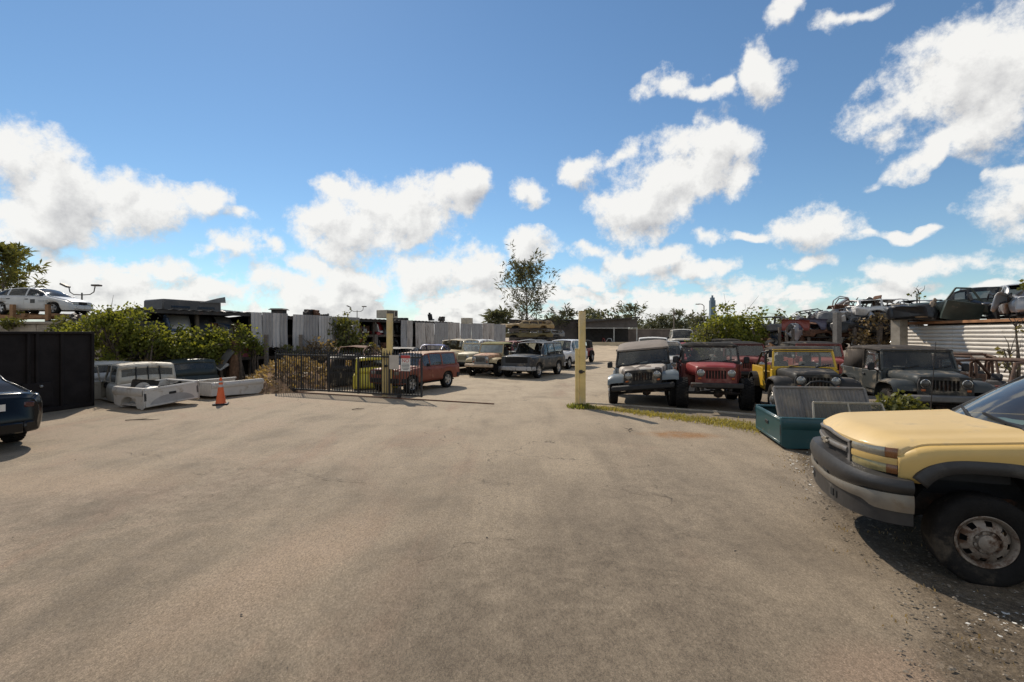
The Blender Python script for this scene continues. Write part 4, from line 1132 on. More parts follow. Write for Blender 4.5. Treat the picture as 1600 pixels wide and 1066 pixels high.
# ------------------------------------------------------------------ ground
VERGE = [(1.0,2.1),(2.2,2.35),(3.15,2.55),(3.6,3.08),(4.0,3.24),(4.66,3.40),(5.8,3.74),(7.0,4.25),(8.4,4.85),(9.8,5.35),(11.0,5.9),(11.6,8.5)]
def ground_mat():
    m, nt, N, L = new_mat('dusty worn asphalt')
    out = nd(nt, 'ShaderNodeOutputMaterial'); b = nd(nt, 'ShaderNodeBsdfPrincipled'); b.inputs['Specular IOR Level'].default_value = .25
    tc = nd(nt, 'ShaderNodeTexCoord'); v = tc.outputs['Object']
    sp = nd(nt, 'ShaderNodeSeparateXYZ'); L.new(v, sp.inputs[0]); X, Y = sp.outputs[0], sp.outputs[1]
    big = noi(nt, v, .16, 5, .6, .4); mid = noi(nt, v, .75, 7, .66, .5); sml = noi(nt, v, 5, 7, .68); grain = noi(nt, v, 120, 3, .8); agg = noi(nt, v, 190, 2, .6)
    # tyre-swept streaks along the drive
    stv = mapping(nt, v, (1.1,.16,1), (0,0,math.radians(-14))); st = noi(nt, stv, 1.5, 7, .62, .6)
    stv2 = mapping(nt, v, (1.0,.13,1), (0,0,math.radians(62))); st2 = noi(nt, stv2, 1.3, 7, .62, .6)
    near = mrange(nt, Y, 3, 9)
    streak = math_(nt, 'ADD', math_(nt, 'MULTIPLY', st, .68), math_(nt, 'MULTIPLY', st2, .32))
    dustf = math_(nt, 'ADD', math_(nt, 'MULTIPLY', big, .30), math_(nt, 'ADD', math_(nt, 'MULTIPLY', mid, .38), math_(nt, 'MULTIPLY', streak, .52)))
    dustf = math_(nt, 'ADD', dustf, mrange(nt, Y, 2.2, 9.0, -.085, .03, False))  # less dust near the viewer: vignette darkening put into the ground colour
    asphalt = mixcol(nt, sml, (.110,.085,.060), (.200,.158,.112)); dust = mixcol(nt, sml, (.285,.225,.155), (.385,.308,.218))
    c = mixcol(nt, mrange(nt, dustf, .38, .76), asphalt, dust)
    # paler, sandier ground beyond the gate and at the left
    sand = mixcol(nt, mid, (.33,.265,.182), (.46,.375,.27))
    far = math_(nt, 'MULTIPLY', mrange(nt, Y, 9, 20), mrange(nt, mid, .30, .60, .35, .95))
    c = mixcol(nt, far, c, sand)
    leftp = math_(nt, 'MULTIPLY', mrange(nt, math_(nt, 'ADD', X, math_(nt, 'MULTIPLY', Y, .25)), 1.5, -3.5), mrange(nt, math_(nt,'ADD', mid, math_(nt,'MULTIPLY',big,.6)), .72, .92, 0, .7))
    c = mixcol(nt, leftp, c, (.30,.225,.16))
    # pinkish sand drifts
    pk = math_(nt, 'MULTIPLY', mrange(nt, noi(nt, mapping(nt, v, (1,.45,1), (0,0,math.radians(40))), .45, 5, .6, .8), .56, .72, 0, .75), 1)
    c = mixcol(nt, pk, c, (.275,.188,.130))
    # darker bare tar patch in front of the viewer and up the middle
    def ell(cx, cy, rx, ry, rot=0, lo=1.15, hi=.35):
        mp = nd(nt, 'ShaderNodeMapping'); mp.vector_type = 'TEXTURE'; mp.inputs['Location'].default_value = (cx,cy,0); mp.inputs['Scale'].default_value = (rx,ry,1); mp.inputs['Rotation'].default_value = (0,0,rot)
        L.new(v, mp.inputs['Vector'])
        ln = nt.nodes.new('ShaderNodeVectorMath'); ln.operation = 'LENGTH'; L.new(mp.outputs[0], ln.inputs[0])
        return mrange(nt, math_(nt, 'ADD', ln.outputs['Value'], math_(nt, 'MULTIPLY', math_(nt,'SUBTRACT',mid,.5), 1.1)), lo, hi)
    tarn = mrange(nt, math_(nt, 'ADD', sml, math_(nt,'MULTIPLY',mid,.5)), .55, .95)
    c = mixcol(nt, math_(nt, 'MULTIPLY', ell(.6, 3.6, 2.2, 2.1), math_(nt,'MULTIPLY',tarn,.62)), c, (.090,.071,.052))
    c = mixcol(nt, math_(nt, 'MULTIPLY', ell(2.2, 6.2, 1.9, 2.6, -.2), math_(nt,'MULTIPLY',tarn,.42)), c, (.088,.072,.058))
    c = mixcol(nt, math_(nt, 'MULTIPLY', ell(-4.5, 6.5, 3.5, 1.6, .4), math_(nt,'MULTIPLY',tarn,.35)), c, (.098,.08,.063))
    c = mixcol(nt, math_(nt, 'MULTIPLY', ell(-2.1, 4.4, .62, 1.9, -.34), .42), c, (.37,.27,.185))
    c = mixcol(nt, math_(nt, 'MULTIPLY', ell(-6.4, 6.9, 1.9, .8, .1), .45), c, (.38,.28,.19))
    c = mixcol(nt, math_(nt, 'MULTIPLY', ell(2.35, 2.9, .7, .5, 0), .7), c, (.27,.19,.132))
    # orange dirt by the grass strip
    c = mixcol(nt, math_(nt, 'MULTIPLY', ell(3.6, 10.2, .9, .45, -.2), mrange(nt, sml, .3, .6, .3, .9)), c, (.26,.135,.055))
    # hairline cracks
    wv = nt.nodes.new('ShaderNodeVectorMath'); wv.operation = 'ADD'; L.new(v, wv.inputs[0])
    nn = nd(nt, 'ShaderNodeTexNoise', Scale=1.6, Detail=6.); L.new(v, nn.inputs['Vector']); L.new(nn.outputs['Color'], wv.inputs[1])
    vo = nd(nt, 'ShaderNodeTexVoronoi', Scale=.33); vo.feature = 'DISTANCE_TO_EDGE'; L.new(wv.outputs[0], vo.inputs['Vector'])
    crack = math_(nt, 'MULTIPLY', mrange(nt, vo.outputs['Distance'], .0042, .0008), mrange(nt, math_(nt,'ADD',big,math_(nt,'MULTIPLY',sml,.5)), .74, .84))
    c = mixcol(nt, math_(nt, 'MULTIPLY', crack, .7), c, (.06,.05,.04))
    # small oil drips
    vd = nd(nt, 'ShaderNodeTexVoronoi', Scale=1.1, Randomness=1.); L.new(wv.outputs[0], vd.inputs['Vector'])
    drip = math_(nt, 'MULTIPLY', mrange(nt, vd.outputs['Distance'], .10, .03), mrange(nt, noi(nt, v, .5, 2), .52, .62))
    c = mixcol(nt, math_(nt, 'MULTIPLY', drip, .55), c, (.07,.06,.05))
    # gravel verge on the right
    fc = nd(nt, 'ShaderNodeFloatCurve'); cv = fc.mapping.curves[0]
    pts = [(y/12., x/10.) for y, x in VERGE]
    while len(cv.points) < len(pts): cv.points.new(.5,.5)
    for p, q in zip(cv.points, pts): p.location = q; p.handle_type = 'VECTOR'
    fc.mapping.update(); L.new(math_(nt, 'DIVIDE', Y, 12.), fc.inputs['Value'])
    edge = math_(nt, 'SUBTRACT', X, math_(nt, 'MULTIPLY', fc.outputs[0], 10.))
    edge = math_(nt, 'ADD', edge, math_(nt, 'ADD', math_(nt, 'MULTIPLY', math_(nt,'SUBTRACT',mid,.5), .55), math_(nt,'MULTIPLY',math_(nt,'SUBTRACT',sml,.5),.35)))
    gm = math_(nt, 'MULTIPLY', mrange(nt, edge, -.04, .26), mrange(nt, Y, 11.8, 10.8))
    vg = nd(nt, 'ShaderNodeTexVoronoi', Scale=26., Randomness=1.); L.new(v, vg.inputs['Vector'])
    gcol = mixcol(nt, mrange(nt, sml, .3, .7), (.075,.057,.038), (.150,.115,.077))
    gcol = mixcol(nt, math_(nt,'MULTIPLY',mrange(nt, vg.outputs['Color'], .7, .95), .45), gcol, (.25,.205,.155))
    c = mixcol(nt, gm, c, gcol)
    # yard ground under the parked rows: shade among the cars painted as darker earth
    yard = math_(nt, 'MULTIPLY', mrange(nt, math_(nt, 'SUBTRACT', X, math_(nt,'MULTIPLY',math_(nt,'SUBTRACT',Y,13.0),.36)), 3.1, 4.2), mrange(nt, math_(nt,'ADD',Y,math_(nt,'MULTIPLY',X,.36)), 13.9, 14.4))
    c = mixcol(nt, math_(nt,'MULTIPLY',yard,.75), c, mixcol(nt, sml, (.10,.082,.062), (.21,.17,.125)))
    # grain of the aggregate
    speck = noi(nt, mapping(nt, v, (1.5,.75,1), (0,0,.55)), 42, 6, .85)
    c = mixcol(nt, 1., c, mixcol(nt, mrange(nt, speck, .32, .68), (.62,.615,.61), (1.32,1.32,1.31)), 'MULTIPLY')
    c = mixcol(nt, 1., c, mixcol(nt, mrange(nt, grain, .25, .75), (.55,.55,.55), (1.38,1.38,1.38)), 'MULTIPLY')
    c = mixcol(nt, math_(nt, 'MULTIPLY', mrange(nt, agg, .64, .74), .55), c, (.60,.53,.44))
    L.new(c, b.inputs['Base Color']); L.new(mrange(nt, sml, .3, .7, .82, .95), b.inputs['Roughness'])
    bn = nd(nt, 'ShaderNodeBump', Strength=.55, Distance=.012)
    hgt = math_(nt, 'ADD', math_(nt, 'MULTIPLY', grain, .55), math_(nt, 'ADD', math_(nt,'MULTIPLY',sml,1.0), math_(nt, 'MULTIPLY', math_(nt,'MULTIPLY',vg.outputs['Distance'],gm), 1.4)))
    hgt = math_(nt, 'SUBTRACT', hgt, math_(nt, 'MULTIPLY', crack, .8))
    L.new(hgt, bn.inputs['Height']); L.new(bn.outputs[0], b.inputs['Normal'])
    L.new(b.outputs[0], out.inputs[0]); return m
def make_ground():
    m = MB()
    xs = [-900,-300,-120,-60] + rng(-30, 30, 61) + [60,120,300,900]; ys = [-200,-60,-20] + rng(-6, 40, 70) + [60,90,140,220,400,1500]
    def h(x, y):
        k = sstep(.5, 2, abs(x)) if y < 8 else 1
        return .012*fbm((x*.35, y*.35, 2), 3) if -30 <= x <= 30 and -6 <= y <= 40 else 0
    m.grid(lambda x, y: (x, y, h(x, y)-.012), xs, ys)
    tag(m.build('ground', ground_mat(), None, 60, weld=False), kind='structure')
def vx(y): return lin([(b, a) for b, a in VERGE])(y)
def stones(name, n, region, smin, smax, mat, label, cat, flat=.6, keep=None):
    m = MB(); i = 0
    while i < n:
        x, y = region()
        if keep and not keep(x, y): continue
        i += 1
        s = smin + (smax-smin)*RND.random()**3
        M = Matrix.Translation((x, y, s*flat*.25)) @ Matrix.Rotation(RND.random()*6, 4, 'Z') @ Matrix.Diagonal((s*(.7+.6*RND.random()), s*(.6+.5*RND.random()), s*flat*(.6+.6*RND.random()), 1))
        vs = [Vector(p) + noise.random_unit_vector()*.22 for p in ((1,0,0),(0,1,0),(-1,0,0),(0,-1,0),(0,0,.8),(.6,.6,.45),(-.6,.5,.4),(0,0,-.6))]
        m.add(vs, [(0,5,4),(5,1,4),(1,6,4),(6,2,4),(2,3,4),(3,0,4),(0,1,5),(1,2,6),(0,7,1),(1,7,2),(2,7,3),(3,7,0)], 0, M)
    o = m.build(name, mat, None, 0, weld=False); return tag(o, label, cat, kind='stuff')

# ------------------------------------------------------------------ foliage
def leaf_mat(name, a, b, back=.25):
    if name in _mats: return _mats[name]
    m, nt, N, L = new_mat(name)
    out = nd(nt, 'ShaderNodeOutputMaterial'); ge = nd(nt, 'ShaderNodeNewGeometry'); tc = nd(nt, 'ShaderNodeTexCoord')
    r = math_(nt, 'ADD', math_(nt,'MULTIPLY',ge.outputs['Random Per Island'],.65), math_(nt,'MULTIPLY',noi(nt, tc.outputs['Object'], 1.1, 3),.45), cl=True)
    c = mixcol(nt, r, a, b)
    d = nd(nt, 'ShaderNodeBsdfPrincipled', Roughness=.55); d.inputs['Specular IOR Level'].default_value = .3; L.new(c, d.inputs['Base Color'])
    t = nd(nt, 'ShaderNodeBsdfTranslucent'); L.new(mixcol(nt, 1., c, (1.6,1.5,.7), 'MULTIPLY'), t.inputs[0])
    mx = nd(nt, 'ShaderNodeMixShader', Fac=back); L.new(d.outputs[0], mx.inputs[1]); L.new(t.outputs[0], mx.inputs[2]); L.new(mx.outputs[0], out.inputs[0])
    _mats[name] = m; return m
LF_GREEN = leaf_mat('bright leaves', (.058,.080,.014), (.235,.240,.050), .48)
LF_OLIVE = leaf_mat('olive leaves', (.055,.065,.018), (.165,.160,.048), .35)
LF_DRY = leaf_mat('dry leaves', (.15,.10,.05), (.36,.26,.145), .3)
LF_GREY = leaf_mat('greyish needles', (.050,.058,.034), (.13,.125,.075), .3)
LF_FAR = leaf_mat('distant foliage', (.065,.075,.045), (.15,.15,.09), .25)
BARK = pmat('bark', (.10,.075,.055), .9, 0, .3, 12, bump=.5)
GREYBARK = pmat('grey bark', (.17,.14,.115), .9, 0, .3, 12, bump=.5)
def rvec(): return noise.random_unit_vector()
noise.seed_set(5)
def leaves(mb, c, rad, n, size, droop=.25, spread=1.0, flat=1.0, narrow=.42):
    """small folded leaves in a clump about c"""
    for _ in range(n):
        d = rvec(); r = rad*(RND.random()**.45)*spread
        p = Vector(c) + Vector((d.x*r, d.y*r, d.z*r*flat))
        ax = (rvec() + d*.6 + Vector((0,0,-droop))).normalized(); s = size*(.6+.8*RND.random())
        sd = ax.cross(rvec()).normalized()*s*narrow
        up = ax.cross(sd).normalized()*s*.10
        mb.add([p, p+ax*s*.5+sd+up, p+ax*s, p+ax*s*.5-sd+up], [(0,1,2),(0,2,3)])
def shrub(name, base, blobs, nclump, nleaf, lsize, mat, label, cat='bush', trunkmat=None, group=None, clump=.28, stems=7, shell=.55, seed=0, narrow=.42, bare=0, dry=False, holes=-.16):
    """blobs: (dx, dy, z, rx, ry, rz); leaves in clumps scattered through the outer part of the blobs; stems reach into them"""
    root = empty(name, base, label=label, cat=cat, group=group)
    fm = MB(); sm = MB(); fd = MB(); RND.seed(seed+17); zlo = min(b[2]-b[5]*.35 for b in blobs) if dry else -9
    tot = sum(b[3]*b[4]*b[5] for b in blobs)
    for (dx, dy, z, rx, ry, rz) in blobs:
        k = max(3, int(nclump*rx*ry*rz/tot))
        for _ in range(k):
            d = rvec(); q = (shell + (1-shell)*RND.random())*(.85+.35*fbm((dx+d.x*1.6+seed, dy+d.y*1.6, z+d.z*1.6), 3)*1.6)
            c = Vector((dx+d.x*rx*q, dy+d.y*ry*q, z+d.z*rz*q))
            if c.z < .05: continue
            cl = clump*(.6+.8*RND.random())
            if fbm((c.x*1.5+seed*3.1, c.y*1.5, c.z*1.7), 3) < holes: continue
            leaves(fd if (c.z < zlo and RND.random() < .75) else fm, c, cl, nleaf, lsize, narrow=narrow)
            if RND.random() < .30:
                s0 = Vector((dx*.6+RND.uniform(-.2,.2), dy*.6, max(.05, z-rz*.9))); mid = s0.lerp(c, .55) + rvec()*.12
                sm.tube([s0, mid, c], [.022,.014,.005], 5)
    for k in range(stems):
        b = blobs[k % len(blobs)]
        p0 = Vector((b[0]+RND.uniform(-.4,.4)*b[3], b[1]+RND.uniform(-.4,.4)*b[4], 0)); p2 = Vector((b[0]+RND.uniform(-.5,.5)*b[3], b[1], b[2]+b[5]*.3))
        sm.tube([p0, p0.lerp(p2,.5)+rvec()*.15, p2], [.05,.035,.012], 6)
    for k in range(bare):
        b = blobs[k % len(blobs)]; d = Vector((RND.uniform(-1,1), RND.uniform(-1,1)*.6, RND.uniform(.2,1))).normalized()
        p = Vector((b[0],b[1],b[2])); e = p + Vector((d.x*b[3], d.y*b[4], d.z*b[5]))*RND.uniform(1.0,1.45)
        sm.tube([p, p.lerp(e,.6)+rvec()*.1, e], [.018,.012,.004], 4)
    if fd.f: fd.build('dry_foliage', LF_DRY, root, 0, weld=False)
    fm.build('foliage', mat, root, 0, weld=False); sm.build('stems', trunkmat or BARK, root, 50, weld=False)
    return root
def needle_tree(name, base, h, w, label, n_br=46, dens=34, trunk_r=.13, mat=None, seed=1, cat='tree', nsize=.42, crown0=.22, up=.75, lean=(0,0), group=None, nar=.035):
    """sparse tree: upswept branches carrying wispy foliage"""
    RND.seed(seed); root = empty(name, base, label=label, cat=cat, group=group)
    tm = MB(); fm = MB()
    tp = [Vector((lean[0]*t*h + .12*fbm((t*2, seed, 0), 2)*h*.25, lean[1]*t*h, h*t)) for t in rng(0, 1, 9)]
    tm.tube(tp, [lerp(trunk_r, .015, t) for t in rng(0,1,9)], 8)
    def at(t):
        f = t*8; i = min(7, int(f)); return tp[i].lerp(tp[i+1], f-i)
    for k in range(n_br):
        t = lerp(crown0, .97, (k+RND.random())/n_br); a = k*2.4 + RND.random(); prof = math.sin(clamp((t-crown0*.6)/(1-crown0*.6))**.75*PI)**.7
        L = w*(.35+.75*RND.random())*max(.25, prof)
        d = Vector((math.cos(a), math.sin(a), up*(.6+.8*RND.random())))
        p0 = at(t); pts = [p0]
        for s in (.35,.7,1.): pts.append(p0 + Vector((d.x*L*s, d.y*L*s, d.z*L*s*(.7+.4*s))) + rvec()*.06*L)
        tm.tube(pts, [lerp(trunk_r*.45,.02,t), .022,.014,.005], 5)
        for j in range(dens):
            s = RND.uniform(.25,1.05); i = min(2, int(s*3)); q = pts[i].lerp(pts[i+1], clamp(s*3-i)) + rvec()*.10*L
            ax = (d.normalized()*.7 + rvec()*.8 + Vector((0,0,.1))).normalized(); l = nsize*(.5+RND.random()); sd = ax.cross(rvec()).normalized()*l*nar*2
            fm.add([q, q+ax*l*.5+sd, q+ax*l+Vector((0,0,-.15*l)), q+ax*l*.5-sd], [(0,1,2,3)])
    tm.build('trunk', GREYBARK, root, 50, weld=False); fm.build('crown', mat or LF_GREY, root, 0, weld=False)
    return root
def round_tree(name, base, h, w, label, mat=None, seed=2, n=60, nl=26, ls=.35, cat='tree', group=None):
    RND.seed(seed); root = empty(name, base, label=label, cat=cat, group=group); tm = MB(); fm = MB()
    tm.tube([(0,0,0),(.05*w,0,h*.3),(0,.02*w,h*.6)], [.05*h*.5,.035*h*.5,.015*h*.5], 7)
    for k in range(n):
        d = rvec(); q = .45+.55*RND.random(); c = Vector((d.x*w*q, d.y*w*q, h*.62+d.z*h*.36*q)); c.z += .12*h*fbm((d.x*2,d.y*2,seed),2)
        leaves(fm, c, .22*w, nl, ls)
        if k % 3 == 0: tm.tube([(0,0,h*.35), Vector((0,0,h*.5)).lerp(c,.5), c], [.02*h*.4,.012*h*.4,.004*h*.4], 4)
    tm.build('trunk', BARK, root, 50, weld=False); fm.build('crown', mat or LF_FAR, root, 0, weld=False); return root
def grass(name, n, region, mat, label, hmin=.04, hmax=.14, wid=.012):
    m = MB()
    for _ in range(n):
        r = region()
        if r is None: continue
        x, y = r; h = RND.uniform(hmin, hmax); a = RND.random()*6.28; b = RND.uniform(.1,.9)*h
        p = Vector((x,y,-.005)); t = p + Vector((math.cos(a)*b, math.sin(a)*b, h)); sd = Vector((-math.sin(a), math.cos(a), 0))*wid*RND.uniform(.6,1.4)
        md = p.lerp(t,.55) + Vector((0,0,h*.18))
        m.add([p-sd, p+sd, md+sd*.7, t, md-sd*.7], [(0,1,2,4),(4,2,3)])
    return tag(m.build(name, mat, None, 0, weld=False), label, 'grass', kind='stuff')
# ================================================================== the yard
make_world(); make_light_and_camera(); make_ground()
JH = (-.26, -.966)                      # the right-hand row faces this way
D = Vector((.48, .878, 0)); NR = Vector((.878, -.48, 0))   # the left-hand rack line and its normal towards the drive
def Lp(t, off=0): return Vector((-11.8, 21.9, 0)) + D*t + NR*off
def tpx(px, off=0):
    k = (px-800)/FPX; p = Lp(0, off); return (k*p.y - p.x)/(D.x - k*D.y)
def zat(py, Y): return CAM_H - (py-HZ)*Y/FPX

# ---- ground dressing
STONE = pmat('pale gravel', (.17,.138,.102), .9, 0, .35, 3, rand=.5)
def verge_region():
    y = 2.3 + 8.8*RND.random()**1.3; x = vx(y) + abs(RND.gauss(0, .9)) - .12
    return x, y
stones('gravel', 3600, verge_region, .004, .019, STONE, 'pale gravel and crushed shell along the asphalt edge by the yellow pickup', 'gravel')
SHELL = pmat('white litter', (.62,.60,.55), .8, 0, .2, 4)
stones('litter', 230, lambda: (4.05+RND.gauss(0,.42), 3.42+RND.gauss(0,.2)), .005, .019, SHELL, 'white scraps of litter on the gravel in front of the pickup wheel', 'litter', .25)
stones('litter', 130, lambda: (4.75+RND.gauss(0,.5), 7.6+RND.gauss(0,.6)), .01, .03, SHELL, 'white crushed shell beside the teal truck bed', 'litter', .3, keep=lambda x, y: x > vx(y)-.1)
PEB = pmat('dark pebbles', (.05,.042,.035), .9, 0, .4, 3)
stones('pebbles', 170, lambda: (RND.uniform(-9,4.6), 2.6+RND.random()**1.6*13), .004, .014, PEB, 'small dark pebbles and crumbs lying on the dusty asphalt', 'pebbles', keep=lambda x,y: x < vx(y)+.3)
gl = [G(905,636), G(960,640), G(1020,648), G(1080,655), G(1140,662), G(1185,670)]
def strip_region():
    k = RND.random()*5; i = min(4, int(k)); p = gl[i].lerp(gl[i+1], k-i)
    w = lerp(.10, .36, k/5)
    if fbm((p.x*2.2, p.y*2.2, 9), 3) + RND.uniform(-.5,.5) < -.22: return None
    return p.x + RND.gauss(0, w*.5), p.y + RND.gauss(0, w)
LF_GRASS = leaf_mat('dry grass', (.17,.15,.035), (.40,.34,.12), .35)
grass('grass', 7500, strip_region, LF_GRASS, 'yellow-green weedy grass strip between the drive and the parked off-roaders', .02, .08, .010)
def tuft_post():
    a = RND.random()*6.28; r = RND.random()*.35; return 2.0+math.cos(a)*r*1.2, 13.95+math.sin(a)*r
grass('weeds', 420, tuft_post, LF_GREEN, 'green weeds round the foot of the right gate post', .03, .14, .014)
def verge_grass():
    y = RND.uniform(3.0,10.8); x = vx(y)+RND.gauss(.18,.22)
    return (x, y) if fbm((x*1.5,y*1.5,4),3) > .12 else None
grass('dead_grass', 2600, verge_grass, LF_DRY, 'dead straw and wisps along the gravel edge', .01, .035, .005)
m = MB(); kp = [G(912,630), G(985,634), G(1055,639), G(1123,643.5), G(1182,648.6)]
for a, b in zip(kp, kp[1:]): m.bar(a+Vector((0,0,-.01)), b+Vector((0,0,-.01)), .10, .07, ch=.015)
CONC = pmat('weathered concrete', (.30,.26,.205), .9, 0, .22, 3, (.12,.10,.075), .35, 2.5, bump=.3)
tag(m.build('kerb', CONC, None, 30), kind='structure')
def sand_region():
    return RND.uniform(3.0,4.3), RND.gauss(10.6,.25)

# ---- yellow gate posts
YP = pmat('worn yellow post paint', (.58,.43,.17), .65, 0, .14, 3, (.52,.43,.29), .62, 3.5, streak=1)
def post(px, py, w, top, label, cap=True):
    p = G(px, py); o = empty('gate_post', p, label=label, cat='post'); h = zat(top, p.y)
    m = MB(); m.box((0,0,h/2-.02), (w,w,h+.04), ch=.01); m.build('post', YP, o, 30)
    m = MB(); m.box((0,0,h+.008), (w+.012,w+.012,.016), ch=.004); m.build('post_cap', YP, o, 30)
    return o, p, h
o, p, h = post(909.5, 635, .185, 487, 'tall yellow square post standing alone at the right of the drive')
m = MB(); m.box((-.05,-.10,1.02),(.10,.06,.10), ch=.01); m.tube([(-.16,-.08,1.02),(.06,-.12,1.02)],.02,8); m.build('latch', DARKMET, o, 30)
for z in (.45,1.5):
    m = MB(); m.box((-.10,0,z),(.03,.2,.05)); m.build('bracket', YP, o, 30)
post(901.5, 635.5, .10, 546, 'short yellow post strapped to the left of the tall drive post')
post(609, 616.5, .19, 491, 'tall yellow square post behind the black gate')
o, p, h = post(600.8, 620.5, .135, 546, 'short yellow guide post in front of the black gate')
m = MB(); m.tube([(.02,-.10,1.05),(.10,-.02,1.05)], .04, 10); m.build('guide_roller', DARKMET, o, 30)
m = MB(); m.tube([(.02,.1,1.42),(.02,.3,1.42)], .035, 10); m.build('guide_roller', DARKMET, o, 30)
post(604.5, 617.5, .10, 552, 'thin yellow post between the two gate guide posts')

# ---- sliding picket gate
def along(P0, P1, t): return P0.lerp(P1, t)
gl_ = Vector(((430-800)/42., FPX/42., 0)); gr_ = Vector(((660-800)/48.5, FPX/48.5, 0))
gate = empty('sliding_gate', gl_, heading=(gr_-gl_).normalized(), label='black spear-topped picket sliding gate drawn open to the left', cat='gate')
GL = (gr_-gl_).length; GBLK = pmat('gate black paint', (.018,.017,.017), .5, .1, .2, 8, (.11,.085,.06), .4, 4)
m = MB()
for z in (.12, 1.36): m.box((GL/2,0,z),(GL,.05,.06), ch=.008)
for x in [0.03, GL-.03] + [GL*k/5 for k in (1,2,3,4)]: m.box((x,.0,.76),(.055,.06,1.36), ch=.008)
m.build('gate_frame', GBLK, gate, 30)
n = 58
for k in range(n):
    x = GL*(k+.5)/n; m = MB(); m.box((x,0,.80),(.022,.022,1.36)); m.box((x,0,1.53),(.03,.03,.13), taper=(.05,.05)); m.box((x,0,1.455),(.04,.04,.03))
    m.build('picket', GBLK, gate, 0)
for x in (.9, GL-.9):
    m = MB(); m.lathe([(.001,-.03),(.07,-.03),(.055,0),(.07,.03),(.001,.03)], 14, 'Y', Matrix.Translation((x,0,.075))); m.build('gate_roller', DARKMET, gate, 40)
m = MB(); m.box((0,0,.006),(9.5,.05,.03)); tr = m.build('gate_track', RUSTY, None, 0)
tr.location = (gl_+gr_)/2 + Vector((.9,-.36,0)); tr.rotation_euler = (0,0,math.atan2((gr_-gl_).y, (gr_-gl_).x)); tag(tr, 'rusty steel rail in the ground under the black gate', 'rail')
# signs hung on the gate
SGN = pmat('sign white', (.66,.63,.58), .5, 0, .06, 3, (.36,.3,.24), .3, 3); SRED = pmat('sign red', (.42,.05,.045), .5, 0, .1, 3); SBLK = pmat('sign black', (.05,.05,.05), .6); SGREY = pmat('faded sign board', (.45,.40,.34), .6, 0, .1, 3, (.45,.25,.2), .35, 3)
def gx(px):
    k = (px-800)/FPX; d = (gr_-gl_)/GL; return (k*gl_.y-gl_.x)/(d.x-k*d.y)
def text_mesh(body, size, mat, name):
    cu = bpy.data.curves.new(name, 'FONT'); cu.body = body; cu.size = size; cu.align_x = 'CENTER'; cu.align_y = 'CENTER'; cu.extrude = .0015
    to = bpy.data.objects.new(name, cu); me = bpy.data.meshes.new_from_object(to); bpy.data.objects.remove(to); bpy.data.curves.remove(cu)
    me.materials.clear(); me.materials.append(mat)
    o = bpy.data.objects.new(name, me); COL.objects.link(o); return o
dirg = (gr_-gl_).normalized(); ng = Vector((dirg.y, -dirg.x, 0))
if ng.y > 0: ng = -ng
def sign(px, w, h, z, label, mat):
    c = gl_ + dirg*gx(px) + ng*.045
    o = empty('gate_sign', (c.x, c.y, z), heading=dirg, label=label, cat='sign')
    m = MB(); m.box((0,0,0),(w,.008,h), ch=.003); m.build('board', mat, o, 0); return o
s1 = sign(617, .38, .47, 1.19, 'blank faded pinkish board wired to the gate beside the yellow posts', SGREY)
s2 = sign(635, .36, .52, 1.17, 'white notice on the black gate with red header and a big red NO', SGN)
m = MB(); m.box((0,-.006,.205),(.35,.006,.10)); m.build('header', SRED, s2, 0)
t = text_mesh('NO', .17, SRED, 'lettering'); t.parent = s2; t.location = (0,-.008,.075); t.rotation_euler = (PI/2,0,0)
m = MB()
for k, (w, z) in enumerate(((.28,-.03),(.30,-.075),(.26,-.12),(.29,-.165),(.2,-.21))): m.box((0,-.006,z),(w,.004,.017))
m.build('small_print', SBLK, s2, 0)

# ---- the foreground pickup and the things beside it
TRUCK = hero_truck((4.31, 4.96, 0), (-.945, .326))
TEAL = paint('teal', (.016,.062,.072), .34, .42)
bt = pickup_bed('truck_bed', (6.10, 9.53, 0), (-.975,.22), 'teal pickup load bed standing on the gravel beyond the yellow pickup', TEAL, 1.95, .87, .57, arch=False, inner=pmat('dirty bed floor', (.06,.06,.055), .8, 0, .3, 6, DUST, .5, 3))
LIN = pmat('grey bed liner', (.17,.155,.14), .7, 0, .15, 4, (.30,.25,.19), .55, 3, streak=1, bump=.1)
bl = empty('bed_liner', (6.15, 9.42, .32), rz=-.16, label='grey ribbed bed liner panel leaning inside the teal truck bed', cat='bed liner')
m = MB()
def lf(o):
    def f(u, v):
        x = lerp(-.83,.83,u); z = v*.70; rib = .014*(1 if (u*26)%1 < .5 else -1)*(1 if .06<v<.94 and .03<u<.97 else 0)
        return (x, .40*v + o + rib, z)
    return f
uu = sorted(rng(0,1,53)+[x+.004 for x in rng(0,1,53)[:-1]])
m.slab(lf(.03), lf(0), uu, [0,.06,.07,.5,.93,.94,1]); m.build('panel', LIN, bl, 20)
m = MB(); m.bar((-.84,.39,.70),(.84,.39,.70),.05,.05, ch=.012); m.bar((-.84,0,.0),(-.84,.40,.70),.05,.06, ch=.012); m.bar((.84,0,.0),(.84,.40,.70),.05,.06, ch=.012); m.build('rim_edge', LIN, bl, 30)
wf = empty('camper_window', (6.30, 8.93, .30), rz=-.16, label='narrow metal framed camper window leaning on the teal bed', cat='window')
m = MB(); fr = [(-.66,-.02,0),(.66,-.02,0),(.60,.24,.50),(-.58,.24,.50)]
for p, q in zip(fr, fr[1:]+fr[:1]): m.bar(p, q, .035, .045, ch=.008)
m.bar((.02,-.02,0),(.02,.24,.5),.03,.03); m.build('frame', pmat('old aluminium', (.36,.32,.25), .5, .5, .15, 6, (.2,.15,.1), .4, 4), wf, 30)
m = MB(); m.add(fr, [(0,1,2,3)]); m.build('pane', glass_mat('dusty pane', (.5,.5,.45), .35, .2), wf, 0)
